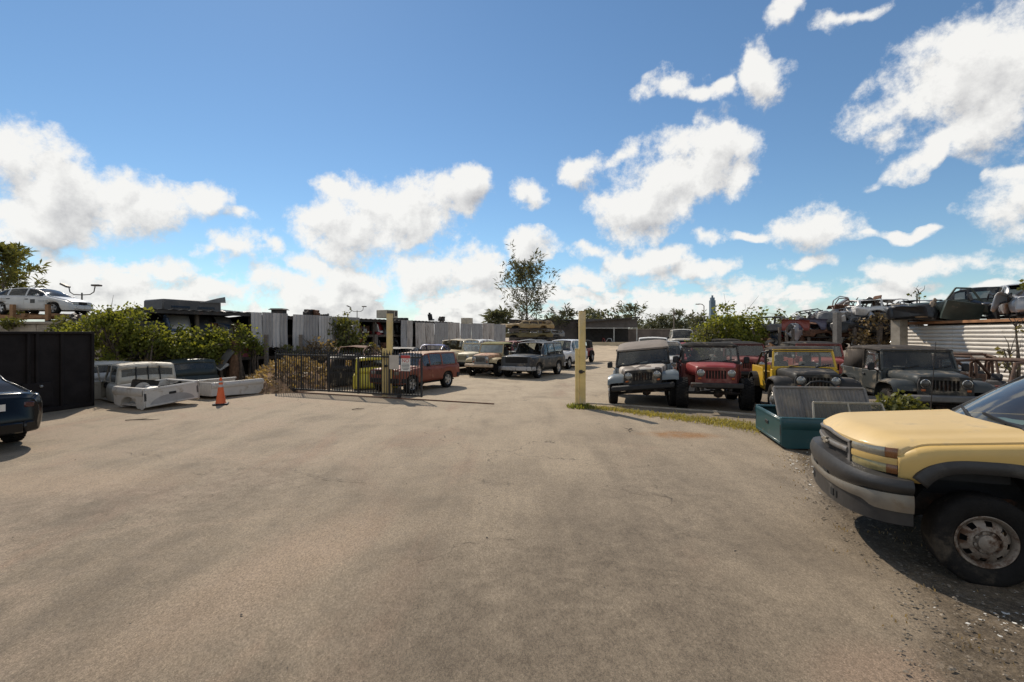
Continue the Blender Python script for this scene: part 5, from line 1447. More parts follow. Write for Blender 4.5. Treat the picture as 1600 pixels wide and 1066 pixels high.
shrub('weed_clump', (7.95, 9.9, 0), [(-.2,0,.55,.38,.3,.28),(.25,.05,.58,.32,.3,.26),(.0,0,.35,.5,.35,.25)], 70, 15, .10, LF_OLIVE, 'leafy green weed clump growing before the charcoal off-roader', 'weed', clump=.15, seed=3, stems=8, holes=-9)

# ---- right-hand row of off-roaders
def camo_mat():
    m, nt, N, L = new_mat('camouflage bonnet wrap'); out = nd(nt,'ShaderNodeOutputMaterial'); b = nd(nt,'ShaderNodeBsdfPrincipled', Roughness=.55)
    tc = nd(nt,'ShaderNodeTexCoord'); v = tc.outputs['Object']
    vo = nd(nt,'ShaderNodeTexVoronoi', Scale=3.4); vo.voronoi_dimensions = '2D'; L.new(mapping(nt, v, (.8,1.5,1)), vo.inputs['Vector'])
    sp = nd(nt,'ShaderNodeSeparateColor'); L.new(vo.outputs['Color'], sp.inputs[0])
    c = mixcol(nt, mrange(nt, sp.outputs[0], .48, .50, smooth=False), (.085,.062,.045), (.47,.415,.35)); c = mixcol(nt, mrange(nt, sp.outputs[1], .72, .74, smooth=False), c, (.19,.145,.115))
    c = mixcol(nt, mrange(nt, noi(nt, v, 3, 6, .65), .55, .75, 0, .5), c, DUST); L.new(c, b.inputs['Base Color']); L.new(b.outputs[0], out.inputs[0]); return m
GREYP = paint('slate', (.046,.050,.048), .5, .5, .08); BLKP = paint('sun-bleached black', (.026,.024,.022), .5, .6, .05)
SILV = paint('pale silver blue', (.17,.19,.20), .4); REDP = paint('chalky red', (.235,.030,.027), .4, .5, .08, (.28,.10,.075)); YELP = paint('bright yellow', (.62,.38,.03), .22); WHT = paint('dirty white', (.60,.57,.52), .38, .45)
MAROON = paint('oxidised maroon', (.15,.035,.028), .5, .6, .1, (.28,.13,.10)); TAUPE = pmat('sun-faded taupe top', (.20,.165,.135), .85, 0, .12, 4, DUST, .35, 2.5)
CANVAS = pmat('black canvas', (.025,.023,.021), .85, 0, .2, 6, DUST, .40, 3, spec=.15); BRNCAN = pmat('brownish canvas', (.055,.045,.037), .85, 0, .2, 6, DUST, .40, 3, spec=.15)
def front(px, py_or_Y, h=JH, off=1.2, Y=None):
    """origin of a vehicle whose front axle (off) stands at a photo pixel / depth"""
    Y = Y or FPX*CAM_H/(py_or_Y-HZ); v = Vector((*h,0)).normalized(); return Vector(((px-800)*Y/FPX, Y, 0)) - v*off
jeep('off_road_car', front(1004,632), JH, 'off-roader with camouflage bonnet, taupe hard top and one sagging side nearest the right gate post', SILV, camo_mat(), paint('fender blue grey', (.16,.18,.185), .4), 'hard', TAUPE, (.39,.26,.22), 1.10, .03, rise=.14, grillemat=BLKP, bumper='wide', wfmat=BLKP, steer=.12, sag=(.10,0), rimmat=ALLOY)
jeep('off_road_car', front(1115,638), JH, 'red off-roader without front fenders on huge muddy tyres', MAROON, REDP, None, 'bikini', CANVAS, (.43,.34,.22), 1.08, .15, grillemat=MAROON, bumper='bar', fenders=False, wfmat=BLKP, doors=False, bumpmat=DARKMET, steer=-.06)
jeep('off_road_car', front(1268,0,Y=12.55), JH, 'bright yellow doorless off-roader with black bonnet and hoop bumper', YELP, BLKP, BLKP, 'bikini', BRNCAN, (.39,.25,.2), 1.06, .06, grillemat=BLKP, bumper='hoop', doors=False, mirrors=False)
jeep('off_road_car', front(1458,0,Y=11.35), JH, 'charcoal off-roader with black soft top and doors behind the weed clump', GREYP, GREYP, GREYP, 'soft', BRNCAN, (.40,.25,.2), 1.08, .10, grillemat=BLKP, lampmat=pmat('dark lamp', (.06,.055,.05), .3, .2), bumper='wide', bumpmat=pmat('grey steel bumper', (.12,.115,.11), .55, .3, .2, 6, DUST, .4, 4), glass=glass_mat('dark car glass', (.42,.46,.46), .12, .3))
# second row behind them
jeep('off_road_car', front(1168,0,Y=18.6), JH, 'dusty maroon off-roader parked behind the gap between the red and the yellow one', MAROON, MAROON, MAROON, 'soft', CANVAS, (.39,.25,.2), 1.05, .10, grillemat=MAROON, detail=False)
jeep('off_road_car', front(1290,0,Y=17.4), JH, 'faded red off-roader mostly hidden between the yellow and the charcoal one', paint('faded red', (.28,.06,.045), .4, .5), paint('faded red', 0), MAROON, 'soft', CANVAS, (.39,.25,.2), 1.08, .12, detail=False)
jeep('off_road_car', front(1036,0,Y=18.9), JH, 'white off-roader tucked behind the camouflage one', WHT, WHT, BLKP, 'bikini', BLKP, (.38,.24,.2), 1.05, .10, detail=False)
jeep('off_road_car', front(1140,0,Y=24), JH, 'black topped off-roader far back between the red one and the tall bush', BLKP, BLKP, BLKP, 'soft', CANVAS, (.40,.25,.2), 1.0, .18, detail=False)
car('parked_wagon', sp_suv(WHT, 4.8, .92, 1.93, 1.15), front(1021,0,Y=25,off=1.5), JH, 'tall white wagon behind the camouflage off-roader', 'wagon')
car('parked_wagon', sp_suv(paint('pale beige', (.45,.40,.32), .4), 4.4, .86, 1.7, 1.05), front(1068,0,Y=33,off=1.4)+Vector((0,0,.75)), JH, 'pale beige wagon propped up high at the far end of the right row', 'wagon')
car('parked_wagon', sp_suv(paint('light silver', (.42,.42,.41), .35), 4.4, .86, 1.66, 1.02), front(1046,0,Y=29,off=1.4), JH, 'light silver wagon behind the tall white wagon', 'wagon')
car('wrecked_car', sp_suv(REDP, 4.2, .84, 1.6, 1.0, noglass=('all','ws','rw'), wheels=False, crumple=.08, seed=4, lamps=False), front(1062,0,Y=24,off=1.4), JH, 'crumpled red car shell between the tall white wagon and the bush', 'wrecked car')
# stripped tubs with roll cages at the far right
RC = pmat('brown rusted tube', (.10,.058,.038), .8, .1, .3, 8, RUST, .5, 5)
def tub(loc, h, label, body, z=.0, bars=2):
    r = empty('stripped_tub', loc, h, label=label, cat='car tub'); m = MB()
    for sg in (1,-1):
        m.prism([(-1.0,.15),(-1.0,.85),(-.1,.85),(0,.5),(.65,.5),(.72,.9),(.95,.9),(.95,.15)], sg*.72, sg*.68)
    m.box((-.98,0,.5),(.04,1.4,.66)); m.box((0,0,.2),(1.9,1.4,.05)); m.box((.9,0,.55),(.05,1.4,.7)); m.build('tub_body', body, r, 30, bevel=.01)
    for k, x in enumerate((-.15,-.85)[:bars]):
        m = MB(); m.tube([(x,.68,.8),(x,.66,1.35),(x,.54,1.46),(x,-.54,1.46),(x,-.66,1.35),(x,-.68,.8)], .04, 8); m.build('roll_bar', RC, r, 50)
    for sg in (1,-1):
        m = MB(); m.tube([(-.95,sg*.60,.9),(-.15,sg*.56,1.45),(.62,sg*.62,1.42),(.9,sg*.66,.9)], .038, 8); m.build('roll_bar', RC, r, 50)
    for y in (.33,-.33): make_seat(r, -.2, y, .25, .46, .55)
    return r
tub((12.3,14.3,0), (-.97,-.2), 'rusty stripped car tub with bare roll cage right behind the charcoal off-roader', BLKP)
tub((12.15,12.05,0), (-.95,-.3), 'dark maroon stripped car tub with roll cage nearest the yellow pickup windscreen', MAROON)
tub((14.6,15.6,0), (-.6,-.8), 'bare roll cage tub standing against the corrugated wall', RC)
WOOD = pmat('old timber', (.26,.165,.095), .85, 0, .3, 3, (.12,.075,.045), .4, 4, bump=.3, bscale=25)
for k in range(7):
    o = MB(); o.box((0,0,0),(RND.uniform(.7,1.3),.14,.06), ch=.006); b = o.build('plank', WOOD, None, 0)
    b.location = (10.9+RND.uniform(-.15,.25), 11.1+RND.uniform(-.3,.3), .08+.075*k*1.4); b.rotation_euler = (0,RND.uniform(-.06,.06),RND.uniform(-.4,.4))
    tag(b, 'rough brown plank in the pile beside the charcoal off-roader', 'plank', 'planks piled beside the charcoal off-roader')

# ---- left: dark sedan, steel container
SED = pmat('glossy black paint', (.005,.0055,.007), .16, 0, .1, 3, DUST, .12, 3, coat=.15, spec=.3)
sb = car('parked_sedan', sp_sedan(SED, 4.75, .91, glass=DGLASS, frame=SED, tailmat=pmat('smoked tail lamp', (.05,.008,.01), .15, 0, .1, 8, coat=.6), bumpmat=SED, rimmat=BLKP, tail_h=.11, seats=True), (-11.42,9.28,0), (-.93,.37), 'glossy black sedan seen from behind at the left edge', 'sedan')
m = MB(); m.box((-2.50,0,.80),(.012,.50,.12)); m.build('licence_plate', SGN, sb, 0)
CBLK = pmat('black steel panel', (.020,.0165,.016), .75, 0, .25, 2, (.017,.013,.011), .35, 1.6, streak=1, spec=.12)
c0, c1 = Vector((-13.05,10.75,0)), Vector((-12.40,14.30,0)); cd = (c1-c0).normalized(); cn = Vector((cd.y,-cd.x,0))
ct = empty('steel_container', c0, heading=cd, label='black steel container with ribbed side behind the black sedan', cat='container')
CL = (c1-c0).length; m = MB(); m.box((CL/2, 1.2, 1.08),(CL,2.36,2.12), ch=.02); m.build('shell', CBLK, ct, 30)
for x in [.45,1.0,1.18,1.95,2.15,2.75]:
    m = MB(); m.box((x,-.0,1.08),(.07,.10,2.1), ch=.015); m.build('rib', CBLK, ct, 30)
m = MB(); m.box((CL-.03,0,1.08),(.08,.10,2.16), ch=.01); m.box((CL/2,0,2.15),(CL,.12,.07), ch=.01); m.box((CL/2,0,.06),(CL,.10,.12), ch=.01); m.build('edge_frame', CBLK, ct, 30)
m = MB(); m.box((2.15,-.045,.5),(.7,.05,.62), ch=.01); m.build('hatch', CBLK, ct, 30)
m = MB(); m.lathe([(.001,-.03),(.035,-.02),(.035,.02),(.001,.03)], 10, 'Y', Matrix.Translation((2.2,-.09,.72))); m.build('latch', STEEL, ct, 30)

# ---- dismounted cabs, load beds, cone
CH = (-.8,.6)
OFFW = paint('off-white', (.46,.42,.35), .55, .5, .15); DKG = paint('dark green grey', (.035,.042,.038), .4, .45, .2)
DARKG = glass_mat('very dark glass', (.12,.14,.14), .15, .3)
wc = car('pickup_cab', sp_cab(OFFW, 1.75, .84, 1.2, glass=DARKG, no_door=((0,1),), noglass=('ws',(1,1))), (-12.15,15.75,0), CH, 'off-white pickup cab set on the ground with its door hanging open', 'cab')
m = MB()
for y in (-.32,0,.32): m.bar((-.865, y, .66),(-.80, y*.95, 1.10),.025,.03)
m.build('window_bar', BLACKPL, wc, 0)
m = MB(); m.prism([(0,.06),(.78,.06),(.80,.30),(.78,.62),(0,.62)], -.03, .03); m.bar((.02,0,.62),(.10,0,1.10),.03,.04); m.bar((.10,0,1.10),(.45,0,1.08),.03,.04); m.bar((.45,0,1.08),(.78,0,.62),.03,.04)
dd = m.build('open_door', OFFW, wc, 40, bevel=.01); dd.location = (.55,.86,0); dd.rotation_euler = (0,0,math.radians(115))
car('pickup_cab', sp_cab(DKG, 2.0, .86, 1.2, glass=DGLASS), (-12.35,18.05,0), (-.86,.5), 'dark green pickup cab on the ground under the bushes', 'cab')
car('pickup_cab', sp_cab(paint('chalk white', (.62,.60,.56), .35), 1.9, .84, 1.2, glass=DARKG), (-14.0,16.5,0), (-.75,.66), 'chalk white pickup cab half hidden by the black container', 'cab')
e = Vector((.41,.91,0)); n_ = Vector((.91,-.41,0))
WB = paint('bed white', (.50,.475,.44), .5, .45); GREY_ARC = pmat('grey arc patch', (.30,.29,.28), .7, 0, .12, 4)
c = Vector((-9.88,14.1,.05)) - n_*.72
pickup_bed('truck_bed', c, n_, 'white pickup load bed with a grey arc patch on its tailgate', WB, 1.44, .77, .60, arcpatch=GREY_ARC, tilt=(.07,0))
c = Vector((-9.36,16.55,0)) - n_*.76
pickup_bed('truck_bed', c, e, 'white pickup load bed lying behind the traffic cone', WB, 1.92, .76, .52, arch=False, gate=False)
for k, (x, y, z, r, kind, mt) in enumerate(((-10.6,14.5,.45,(0,.25,.5),'bonnet',WB),(-10.9,14.3,.42,(.2,.1,1.2),'fender',BLKP),(-10.3,14.9,.50,(.1,-.1,.2),'bumper_bar',BLACKPL))):
    junk(kind, (x,y,z), r, mt, ('white bonnet panel lying in the bed with the arc patch','black fender lying in the bed with the arc patch','dark bumper lying in the bed with the arc patch')[k], 'car part', sc=.6)
ORG = pmat('cone orange', (.62,.105,.018), .55, 0, .1, 6, (.25,.12,.06), .3, 5); GRY = pmat('cone collar', (.36,.34,.31), .5, 0, .1, 6, DUST, .4, 5)
cp = G(345,632); cn_ = empty('traffic_cone', cp, rz=.4, label='orange traffic cone with grey collars standing before the white load bed', cat='traffic cone')
m = MB(); m.box((0,0,.02),(.40,.40,.04), ch=.012); m.build('base', BLACKPL, cn_, 30)
R_ = lambda z: lerp(.135,.032,(z-.04)/.76)
m = MB(); m.lathe([(R_(.04)+.02,.04),(R_(.06),.07),(R_(.80),.80),(R_(.80)*.6,.80),(R_(.06)*.9,.06)], 24, 'Z'); m.build('cone_body', ORG, cn_, 50)
for z0, z1 in ((.52,.60),(.66,.71)):
    m = MB(); m.lathe([(R_(z0)+.0005,z0),(R_(z0)+.003,z0+.002),(R_(z1)+.003,z1-.002),(R_(z1)+.0005,z1)], 24, 'Z'); m.build('collar', GRY, cn_, 50)

# ---- the cars behind the gate and along the left of the drive
LH = (-.45,-.893)
BRED = paint('sunburnt brick red', (.20,.055,.032), .42, .5, .15, (.36,.20,.12)); BROOF = pmat('peeling tan roof', (.42,.28,.18), .75, 0, .15, 3, (.26,.10,.06), .45, 3)
ch = car('parked_wagon', sp_suv(BRED, 4.25, .88, 1.62, 1.03, roofmat=BROOF, glass=glass_mat('milky glass', (.35,.38,.4), .22, .4, (.34,.36,.38)), handle=BRED, frame=BRED), (-3.72,18.62,0), LH, 'brick red wagon with peeling tan roof parked just behind the gate', 'wagon'); ch.scale = (.87,)*3
m = MB()
for sg in (1,-1): m.tube([(-1.9,sg*.58,1.70),(-.1,sg*.58,1.72)], .018, 6)
for x in (-1.7,-.9,-.2): m.tube([(x,-.58,1.70),(x,.58,1.70)], .014, 6)
m.build('roof_rack', BLACKPL, ch, 40)
TAN = pmat('bleached tan paint', (.40,.31,.17), .7, 0, .15, 4, (.20,.095,.05), .42, 3.0); TANR = pmat('bonnet rusting through', (.40,.24,.14), .7, 0, .2, 4, (.27,.085,.045), .62, 2.4)
jeep('off_road_car', Vector((-.83,25.7,0)), LH, 'tan old off-roader with rusting bonnet and round headlamps left of the black wagon', TAN, TANR, TAN, 'bikini', pmat('mossy canvas', (.20,.185,.07), .9, 0, .25, 5, (.33,.29,.14), .5, 3), (.36,.22,.19), .98, .0, grillemat=pmat('grey grille', (.20,.19,.17), .6, .2, .2, 6), bumper='wide', bumpmat=pmat('tan bumper', (.42,.33,.24), .6, .2, .2, 5, RUST, .4, 4), glass=glass_mat('frosted glass', (.6,.66,.64), .45, .3, (.45,.5,.48)), doors=False, mirrors=False, detail=False)
BW = paint('worn gunmetal', (.035,.036,.037), .5, .5, .2)
car('parked_wagon', sp_suv(BW, 4.3, .90, 1.70, 1.08, noglass=('ws',), hoodmat=paint('bare bonnet', (.055,.055,.052), .4, .45), lamps=False, bumpmat=pmat('silver bumper', (.34,.34,.34), .5, .2, .15, 5, DUST, .35, 4), wstyle='alloy', bench=False, bump_z=.48, maw=True), (1.12,24.95,0), LH, 'black wagon missing its windscreen and headlamps in the left row', 'wagon')
car('parked_wagon', sp_suv(paint('pearl white', (.62,.61,.60), .28), 4.3, .88, 1.75, 1.05), (3.35,31.2,0), LH, 'white wagon behind the black windscreenless wagon', 'wagon')
jeep('off_road_car', Vector((4.85,36.4,0)), LH, 'dark red soft top off-roader at the far end of the left row', paint('deep red', (.22,.03,.025), .3), None, BLKP, 'soft', CANVAS, (.38,.24,.2), 1.0, .0, detail=False)
jeep('off_road_car', Vector((-1.95,27.6,0)), LH, 'cream bonnet off-roader without windscreen between the brick red wagon and the tan one', pmat('cream paint', (.50,.43,.28), .6, 0, .1, 4, (.28,.2,.11), .4, 3), pmat('cream bonnet', (.60,.52,.36), .55, 0, .1, 4, (.3,.22,.12), .35, 3), None, None, None, (.36,.22,.19), 1.0, .0, doors=False, mirrors=False, detail=False)
YGR = paint('lime yellow', (.55,.47,.05), .25)
car('pickup_cab', sp_cab(YGR, 1.9, .84, 1.25, glass=DARKG, roofmat=paint('pale roof', (.56,.5,.4), .4), noglass=('rw',)), (-5.45,19.35,0), (-.28,.96), 'lime yellow pickup cab standing behind the black gate', 'cab')
car('wrecked_car', sp_cab(BLKP, 1.9, .84, 1.22, glass=DARKG, noglass=('rw','ws','all'), crumple=.07, seed=3), (-7.0,20.4,0), (-.5,.86), 'burnt black cab shell behind the gate beside the lime yellow cab', 'wrecked car')
for k, (x, y, kind, col, lb, rz, z) in enumerate((
  (-4.3,26.2,'sedan',paint('violet blue', (.06,.06,.17), .3),'violet blue car shell behind the brick red wagon',.4,.12),
  (-3.3,28.2,'suv',paint('straw', (.48,.38,.22), .4),'straw coloured wreck behind the brick red wagon',.2,.15),
  (-2.5,31.0,'suv',WHT,'white stripped wagon shell against the corrugated fence',.1,.1),
  (-.4,30.0,'suv',MAROON,'maroon roofed shell behind the tan off-roader',.1,.0),
  (1.0,30.2,'suv',GREYP,'slate wagon shell behind the black wagon',.1,.1),
  (-5.6,24.6,'sedan',BLKP,'black sedan shell in the shade behind the gate',.3,.0),
  (-7.6,23.2,'sedan',RUSTY,'rusty flattened shell under the grey bush behind the gate',.5,.1))):
    sp = (sp_sedan if kind == 'sedan' else sp_suv)(col, 4.2, noglass=('all','ws','rw') if k % 2 == 0 else ('ws',), wheels=False, crumple=.06, seed=k+20, lamps=False, seats=False, mirrors=False, bumpers=(k % 2 == 1))
    car('wrecked_car', sp, (x,y,z), (math.sin(rz)-.45, -.89), lb, 'wrecked car')

# twigs and scraps on the drive
for k, (px, py, L, rz, lb) in enumerate(((222,657,.75,.15,'long dry twig lying in front of the white bed with the arc patch'),(560,640,.35,.5,'short dry twig on the drive before the black gate'),(985,672,.30,1.1,'short stick lying by the orange dirt patch'))):
    p = G(px, py); m = MB(); m.tube([(-L/2,0,.012),(-L*.1,.03,.02),(L*.2,-.02,.015),(L/2,.04,.014)], [.010,.012,.010,.004], 5); m.tube([(-L*.1,.03,.02),(L*.1,.16,.03)], [.007,.003], 4)
    o = m.build('twig', BARK, None, 40); o.location = p; o.rotation_euler = (0,0,rz); tag(o, lb, 'twig')

# cracks and oil drips: thin flat patches lying on the asphalt
def ribbon(name, pix, w, mat, sub=7, jit=.035):
    pts = []
    for a, b in zip(pix, pix[1:]):
        A0, B0 = G(*a), G(*b)
        for k in range(sub): pts.append(A0.lerp(B0, k/sub) + Vector((RND.gauss(0,jit), RND.gauss(0,jit), 0)))
    pts.append(G(*pix[-1])); m = MB(); prev = None; n = len(pts)
    for i, p in enumerate(pts):
        t = (pts[min(n-1,i+1)] - pts[max(0,i-1)]).normalized(); s = Vector((-t.y, t.x, 0))*w*RND.uniform(.25,1.0)*min(1, 4*min(i, n-1-i)/n + .1)
        prev_i = len(m.v); m.v += [p - s + Vector((0,0,.006)), p + s + Vector((0,0,.006))]
        if i: m.f.append((prev_i-2, prev_i-1, prev_i+1, prev_i)); m.m.append(0)
    return tag(m.build(name, mat, None, 0), kind='structure')
CRK = pmat('crack shadow grit', (.095,.075,.055), .95, 0, .3, 20)
for pix in ([(350,731),(372,733),(400,731),(440,732),(465,736),(495,746),(520,749),(560,752),(590,760),(603,767)],[(188,706),(215,709),(240,711),(262,717)],[(722,742),(760,751),(795,755),(830,757)],[(960,760),(1000,772),(1035,775),(1062,783)],[(1050,828),(1085,836),(1110,846)],[(640,664),(690,668),(730,674)]):
    ribbon('crack', pix, .006, CRK)
# ================================================================== left: rack sheds, hanging sheets, corrugated fence
SHEETW = pmat('white ribbed sheet', (.47,.44,.42), .6, .1, .10, 1.5, (.30,.24,.19), .35, 2.0, streak=1); SHEETG = pmat('grey ribbed sheet', (.31,.29,.28), .6, .1, .12, 1.5, (.20,.15,.115), .42, 2.0, streak=1)
SHEETR = pmat('rust streaked sheet', (.47,.42,.38), .65, .1, .15, 1.6, (.12,.075,.05), .6, 1.6, streak=1); SHEETD = pmat('dark zinc sheet', (.34,.325,.32), .6, .1, .15, 1.6, (.10,.07,.05), .5, 1.6, streak=1)
ROOFM = pmat('dark shed roof', (.045,.04,.037), .85, .1, .3, 2, RUST, .4, 2.5); POSTM = pmat('rack timber', (.09,.07,.055), .9, 0, .3, 4)
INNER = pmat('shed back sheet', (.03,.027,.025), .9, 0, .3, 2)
def rack(t0, t1, z, depth, label, shelves=(1.05,2.05), off=0, nbay=None, roofm=ROOFM, back=True, at=None, head=None):
    r = empty('storage_rack', at or Lp(t0, off), heading=head or D, label=label, cat='shed'); L = t1-t0
    nb = nbay or max(1, round(L/2.6))
    for k in range(nb+1):
        x = L*k/nb
        m = MB(); m.box((x,.1,z/2),(.12,.12,z)); m.build('rack_post', POSTM, r, 0)
        m = MB(); m.box((x,depth,z/2-.06),(.12,.12,z-.12)); m.build('rack_post', POSTM, r, 0)
    for s in shelves:
        m = MB(); m.box((L/2,depth/2+.05,s),(L,depth,.07)); m.box((L/2,.04,s-.02),(L,.06,.14)); m.build('shelf', POSTM, r, 0)
    m = MB()
    n = int(L/.18)
    m.slab(lambda u, v: (u*L, lerp(-.35, depth+.2, v), z - .03 + .02*math.sin(u*n*6.28*.5) - .12*v), lambda u, v: (u*L, lerp(-.35, depth+.2, v), z + .0 + .02*math.sin(u*n*6.28*.5) - .12*v), rng(0,1,n*2+1), [0,.5,1]); m.box((L/2,-.30,z-.10),(L,.05,.13))
    m.build('roof', roofm, r, 60)
    if back:
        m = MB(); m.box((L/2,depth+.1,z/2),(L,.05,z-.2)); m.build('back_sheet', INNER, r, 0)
    return r
rack(-4.6, .0, 3.08, 2.4, 'dark roofed parts rack standing behind the row of bushes')
rack(.05, 15.2, 3.0, 2.4, 'long dark roofed parts rack behind the hanging white sheets')
rack(0, 4.2, 3.12, 2.2, 'lower grey roofed rack at the left behind the tallest bush', at=(-20.0,23.9,0), head=(1,.06), roofm=pmat('grey shed roof', (.20,.19,.18), .8, 0, .2, 2))
def sheet(px0, px1, ztop, zbot, mat, label, off=.44, ribs=.16, tilt=0, group=None, amp=.018):
    t0, t1 = tpx(px0, off), tpx(px1, off); p = Lp(t0, off); L = t1-t0
    o = None; m = MB(); n = max(4, int(L/ribs)*4)
    def f(s):
        def g(u, v):
            w = amp*(1 if (int(u*n) % 4) < 2 else -1)
            return (u*L, w + s + .02*math.sin(v*5+px0), lerp(zbot, ztop, v) + (.03*math.sin(u*7+px0) if v == 0 else 0))
        return g
    m.slab(f(.006), f(0), rng(0,1,n+1), rng(0,1,5)); o = m.build('metal_sheet', mat, None, 25)
    o.location = p; o.rotation_euler = (tilt, 0, math.atan2(D.y, D.x)); return tag(o, label, 'metal sheet', group)
for a in ((393,410,3.10,1.45,SHEETW,'white ribbed sheet hung at the left end of the rack'),(410.3,426,3.12,1.5,SHEETG,'grey ribbed sheet beside the leftmost white one'),(426.2,438,3.10,1.5,SHEETW,'narrow white ribbed sheet third from the left end'),(438.3,450,3.10,1.45,SHEETG,'grey ribbed sheet just left of the dark gap'),
          (458,475,3.08,1.0,SHEETW,'pale ribbed sheet just right of the dark gap'),(475.3,498,3.08,.9,SHEETG,'wide grey ribbed sheet behind the thin shrub'),(498.3,520,3.07,.9,SHEETW,'white ribbed sheet left of the leafy bush on the rack'),(520.4,562,3.05,.8,SHEETG,'grey ribbed sheet behind the leafy bush'),
          (627,636,3.00,.5,SHEETD,'narrow dark zinc sheet right of the tall gate post'),(636.3,645,3.00,1.3,SHEETR,'rusty short sheet beside the narrow zinc one')):
    sheet(*a)
FN = [(650,679,SHEETR,'rust stained corrugated fence panel nearest the gate'),(679.2,700,SHEETG,'greyer corrugated fence panel second from the gate'),(700.2,719,SHEETR,'rust stained corrugated fence panel beside the dark slit'),(720.2,737,SHEETD,'dark zinc corrugated fence panel right of the slit'),(737.2,754,SHEETD,'dark zinc corrugated fence panel second from the far end, rust lines at its right'),(754.2,772,SHEETR,'rusty corrugated fence panel before the far end'),(772.2,790,SHEETD,'bluish corrugated fence panel at the far end')]
for k, (a, b, mt, lb) in enumerate(FN): sheet(a, b, lerp(2.92,3.0,k/6)+.03*((k*7)%3-1), .0, mt, lb, ribs=.24, amp=.03)
# things stored on the racks
RD = RND
RD.seed(99)
PALE = pmat('pale panel', (.58,.56,.53), .4, .1, .12, 3, DUST, .35, 3); PBLUE = pmat('blue panel', (.05,.09,.18), .4, 0, .15, 3, DUST, .35, 3); PRED = pmat('red panel', (.28,.03,.03), .4, 0, .15, 3, DUST, .3, 3); PGREY = pmat('grey panel', (.16,.16,.16), .5, .2, .2, 4, DUST, .4, 3); PBLK = pmat('black panel', (.022,.022,.023), .4, 0, .2, 4, DUST, .3, 3); PSIL = pmat('silver panel', (.46,.455,.45), .35, .5, .1, 3, DUST, .35, 3); PGRN = pmat('green grey panel', (.05,.065,.055), .35, .1, .2, 3, DUST, .35, 3)
ENG = pmat('oily engine', (.055,.05,.045), .6, .5, .4, 8, RUST, .5, 5); ALU = pmat('aluminium casting', (.27,.26,.25), .5, .7, .2, 8, (.1,.07,.05), .45, 5)
MATN = {PALE:'white', PBLUE:'blue', PRED:'red', PGREY:'grey', PBLK:'black', PSIL:'silver', PGRN:'dark green', ENG:'oily dark', ALU:'bare aluminium', RUSTY:'rusty'}
KN = {'fender':('wing panel','car wing'),'bonnet':('bonnet panel','bonnet'),'car_door':('car door','car door'),'bumper_bar':('bumper','bumper'),'engine':('engine','engine'),'roof_panel':('roof panel','roof panel'),'frame_rail':('chassis frame','chassis'),'seat_frame':('car seat','seat')}
used = {}
def put(kind, loc, rot, mat, where, group, sc=1.0):
    """a loose part; parts nothing tells apart share a label and a group"""
    nm = f'{MATN.get(mat,"dull")} {KN[kind][0]} {where}'
    used[nm] = used.get(nm, 0) + 1
    return junk(kind, loc, rot, mat, nm, KN[kind][1], f'{MATN.get(mat,"dull")} {KN[kind][0]}s {where}', sc)
BAYS = [(-4.5,-.1,1.10,'on the lower shelf of the rack behind the bushes',9),(-4.5,-.1,2.10,'on the upper shelf of the rack behind the bushes',11),(6.6,11,1.10,'on the lower shelf of the rack by the tall gate post',10),(6.6,11,2.10,'on the upper shelf of the rack by the tall gate post',11),(2.0,6.2,.02,'on the ground under the long parts rack',6)]
for (t0, t1, z, where, n) in BAYS:
    for k in range(n):
        t = lerp(t0, t1, (k+RD.random()*.8)/n); p = Lp(t, -.25-.5*RD.random()); kind = RD.choice(['engine','engine','fender','bumper_bar','car_door','seat_frame','bonnet'])
        mt = {'engine':RD.choice([ENG,ENG,ALU,RUSTY])}.get(kind) or RD.choice([PALE,PBLK,PGREY,PSIL,PBLUE,PRED,PBLK])
        rot = (RD.uniform(-.1,.1) + (1.2 if kind == 'bonnet' else 0), RD.uniform(-.1,.1), RD.uniform(0,6.28) if kind == 'engine' else 1.07+RD.uniform(-.25,.25))
        put(kind, (p.x,p.y,z+(.35 if kind=='bonnet' else 0)), rot, mt, where, 1, .72 if kind in ('bumper_bar','bonnet') else .85)
# on the rack roofs
def A_(px, py, Y): return A(px, py, Y)
tc_ = empty('camper_shell', Lp(tpx(310),-1.0)+Vector((0,0,3.04)), heading=D, label='grey pickup camper shell sitting on the roof of the rack behind the bushes', cat='camper shell')
m = MB(); m.box((0,.1,.24),(2.3,1.5,.48), taper=(.86,.85), ch=.05); m.build('shell', pmat('cap grey', (.075,.07,.068), .6, 0, .15, 3, DUST, .3, 3), tc_, 40)
m = MB(); m.add([(.2,-.78,.40),(1.25,-.78,.44),(1.22,-.78,.70),(.9,-.78,.62)], [(0,1,2,3)]); m.build('flap', PGREY, tc_, 0, solid=.03)
for sg in (-.5,.5):
    m = MB(); m.box((sg,-.635,.25),(.7,.02,.22), rx=-.22); m.build('window', DGLASS, tc_, 0)
ac = empty('rooftop_unit', A(605,497,28.2), heading=D, label='cream slatted air unit on the rack roof above the tall gate post', cat='air unit')
CREAM = pmat('cream casing', (.44,.38,.29), .6, 0, .1, 4, (.2,.15,.1), .3, 4)
m = MB(); m.box((0,0,.22),(.95,.8,.46), ch=.02); m.build('casing', CREAM, ac, 30)
m = MB()
for k in range(9): m.box((lerp(-.42,.1,k/8),-.41,.22),(.02,.02,.38))
m.box((.30,-.41,.25),(.16,.015,.28)); m.build('louvre', pmat('dark slot', (.05,.045,.04), .8), ac, 0)
cw = empty('roof_vent', A(436,492,23.0), label='dark hooded roof vent above the leftmost white sheets', cat='vent')
m = MB(); m.box((0,0,.10),(.5,.5,.26)); m.box((0,0,.26),(.72,.72,.07), taper=(.75,.75)); m.build('hood', ROOFM, cw, 0)
sc_ = empty('roof_box', A(719,505,36), heading=D, label='tan box on top of the far corrugated fence', cat='box')
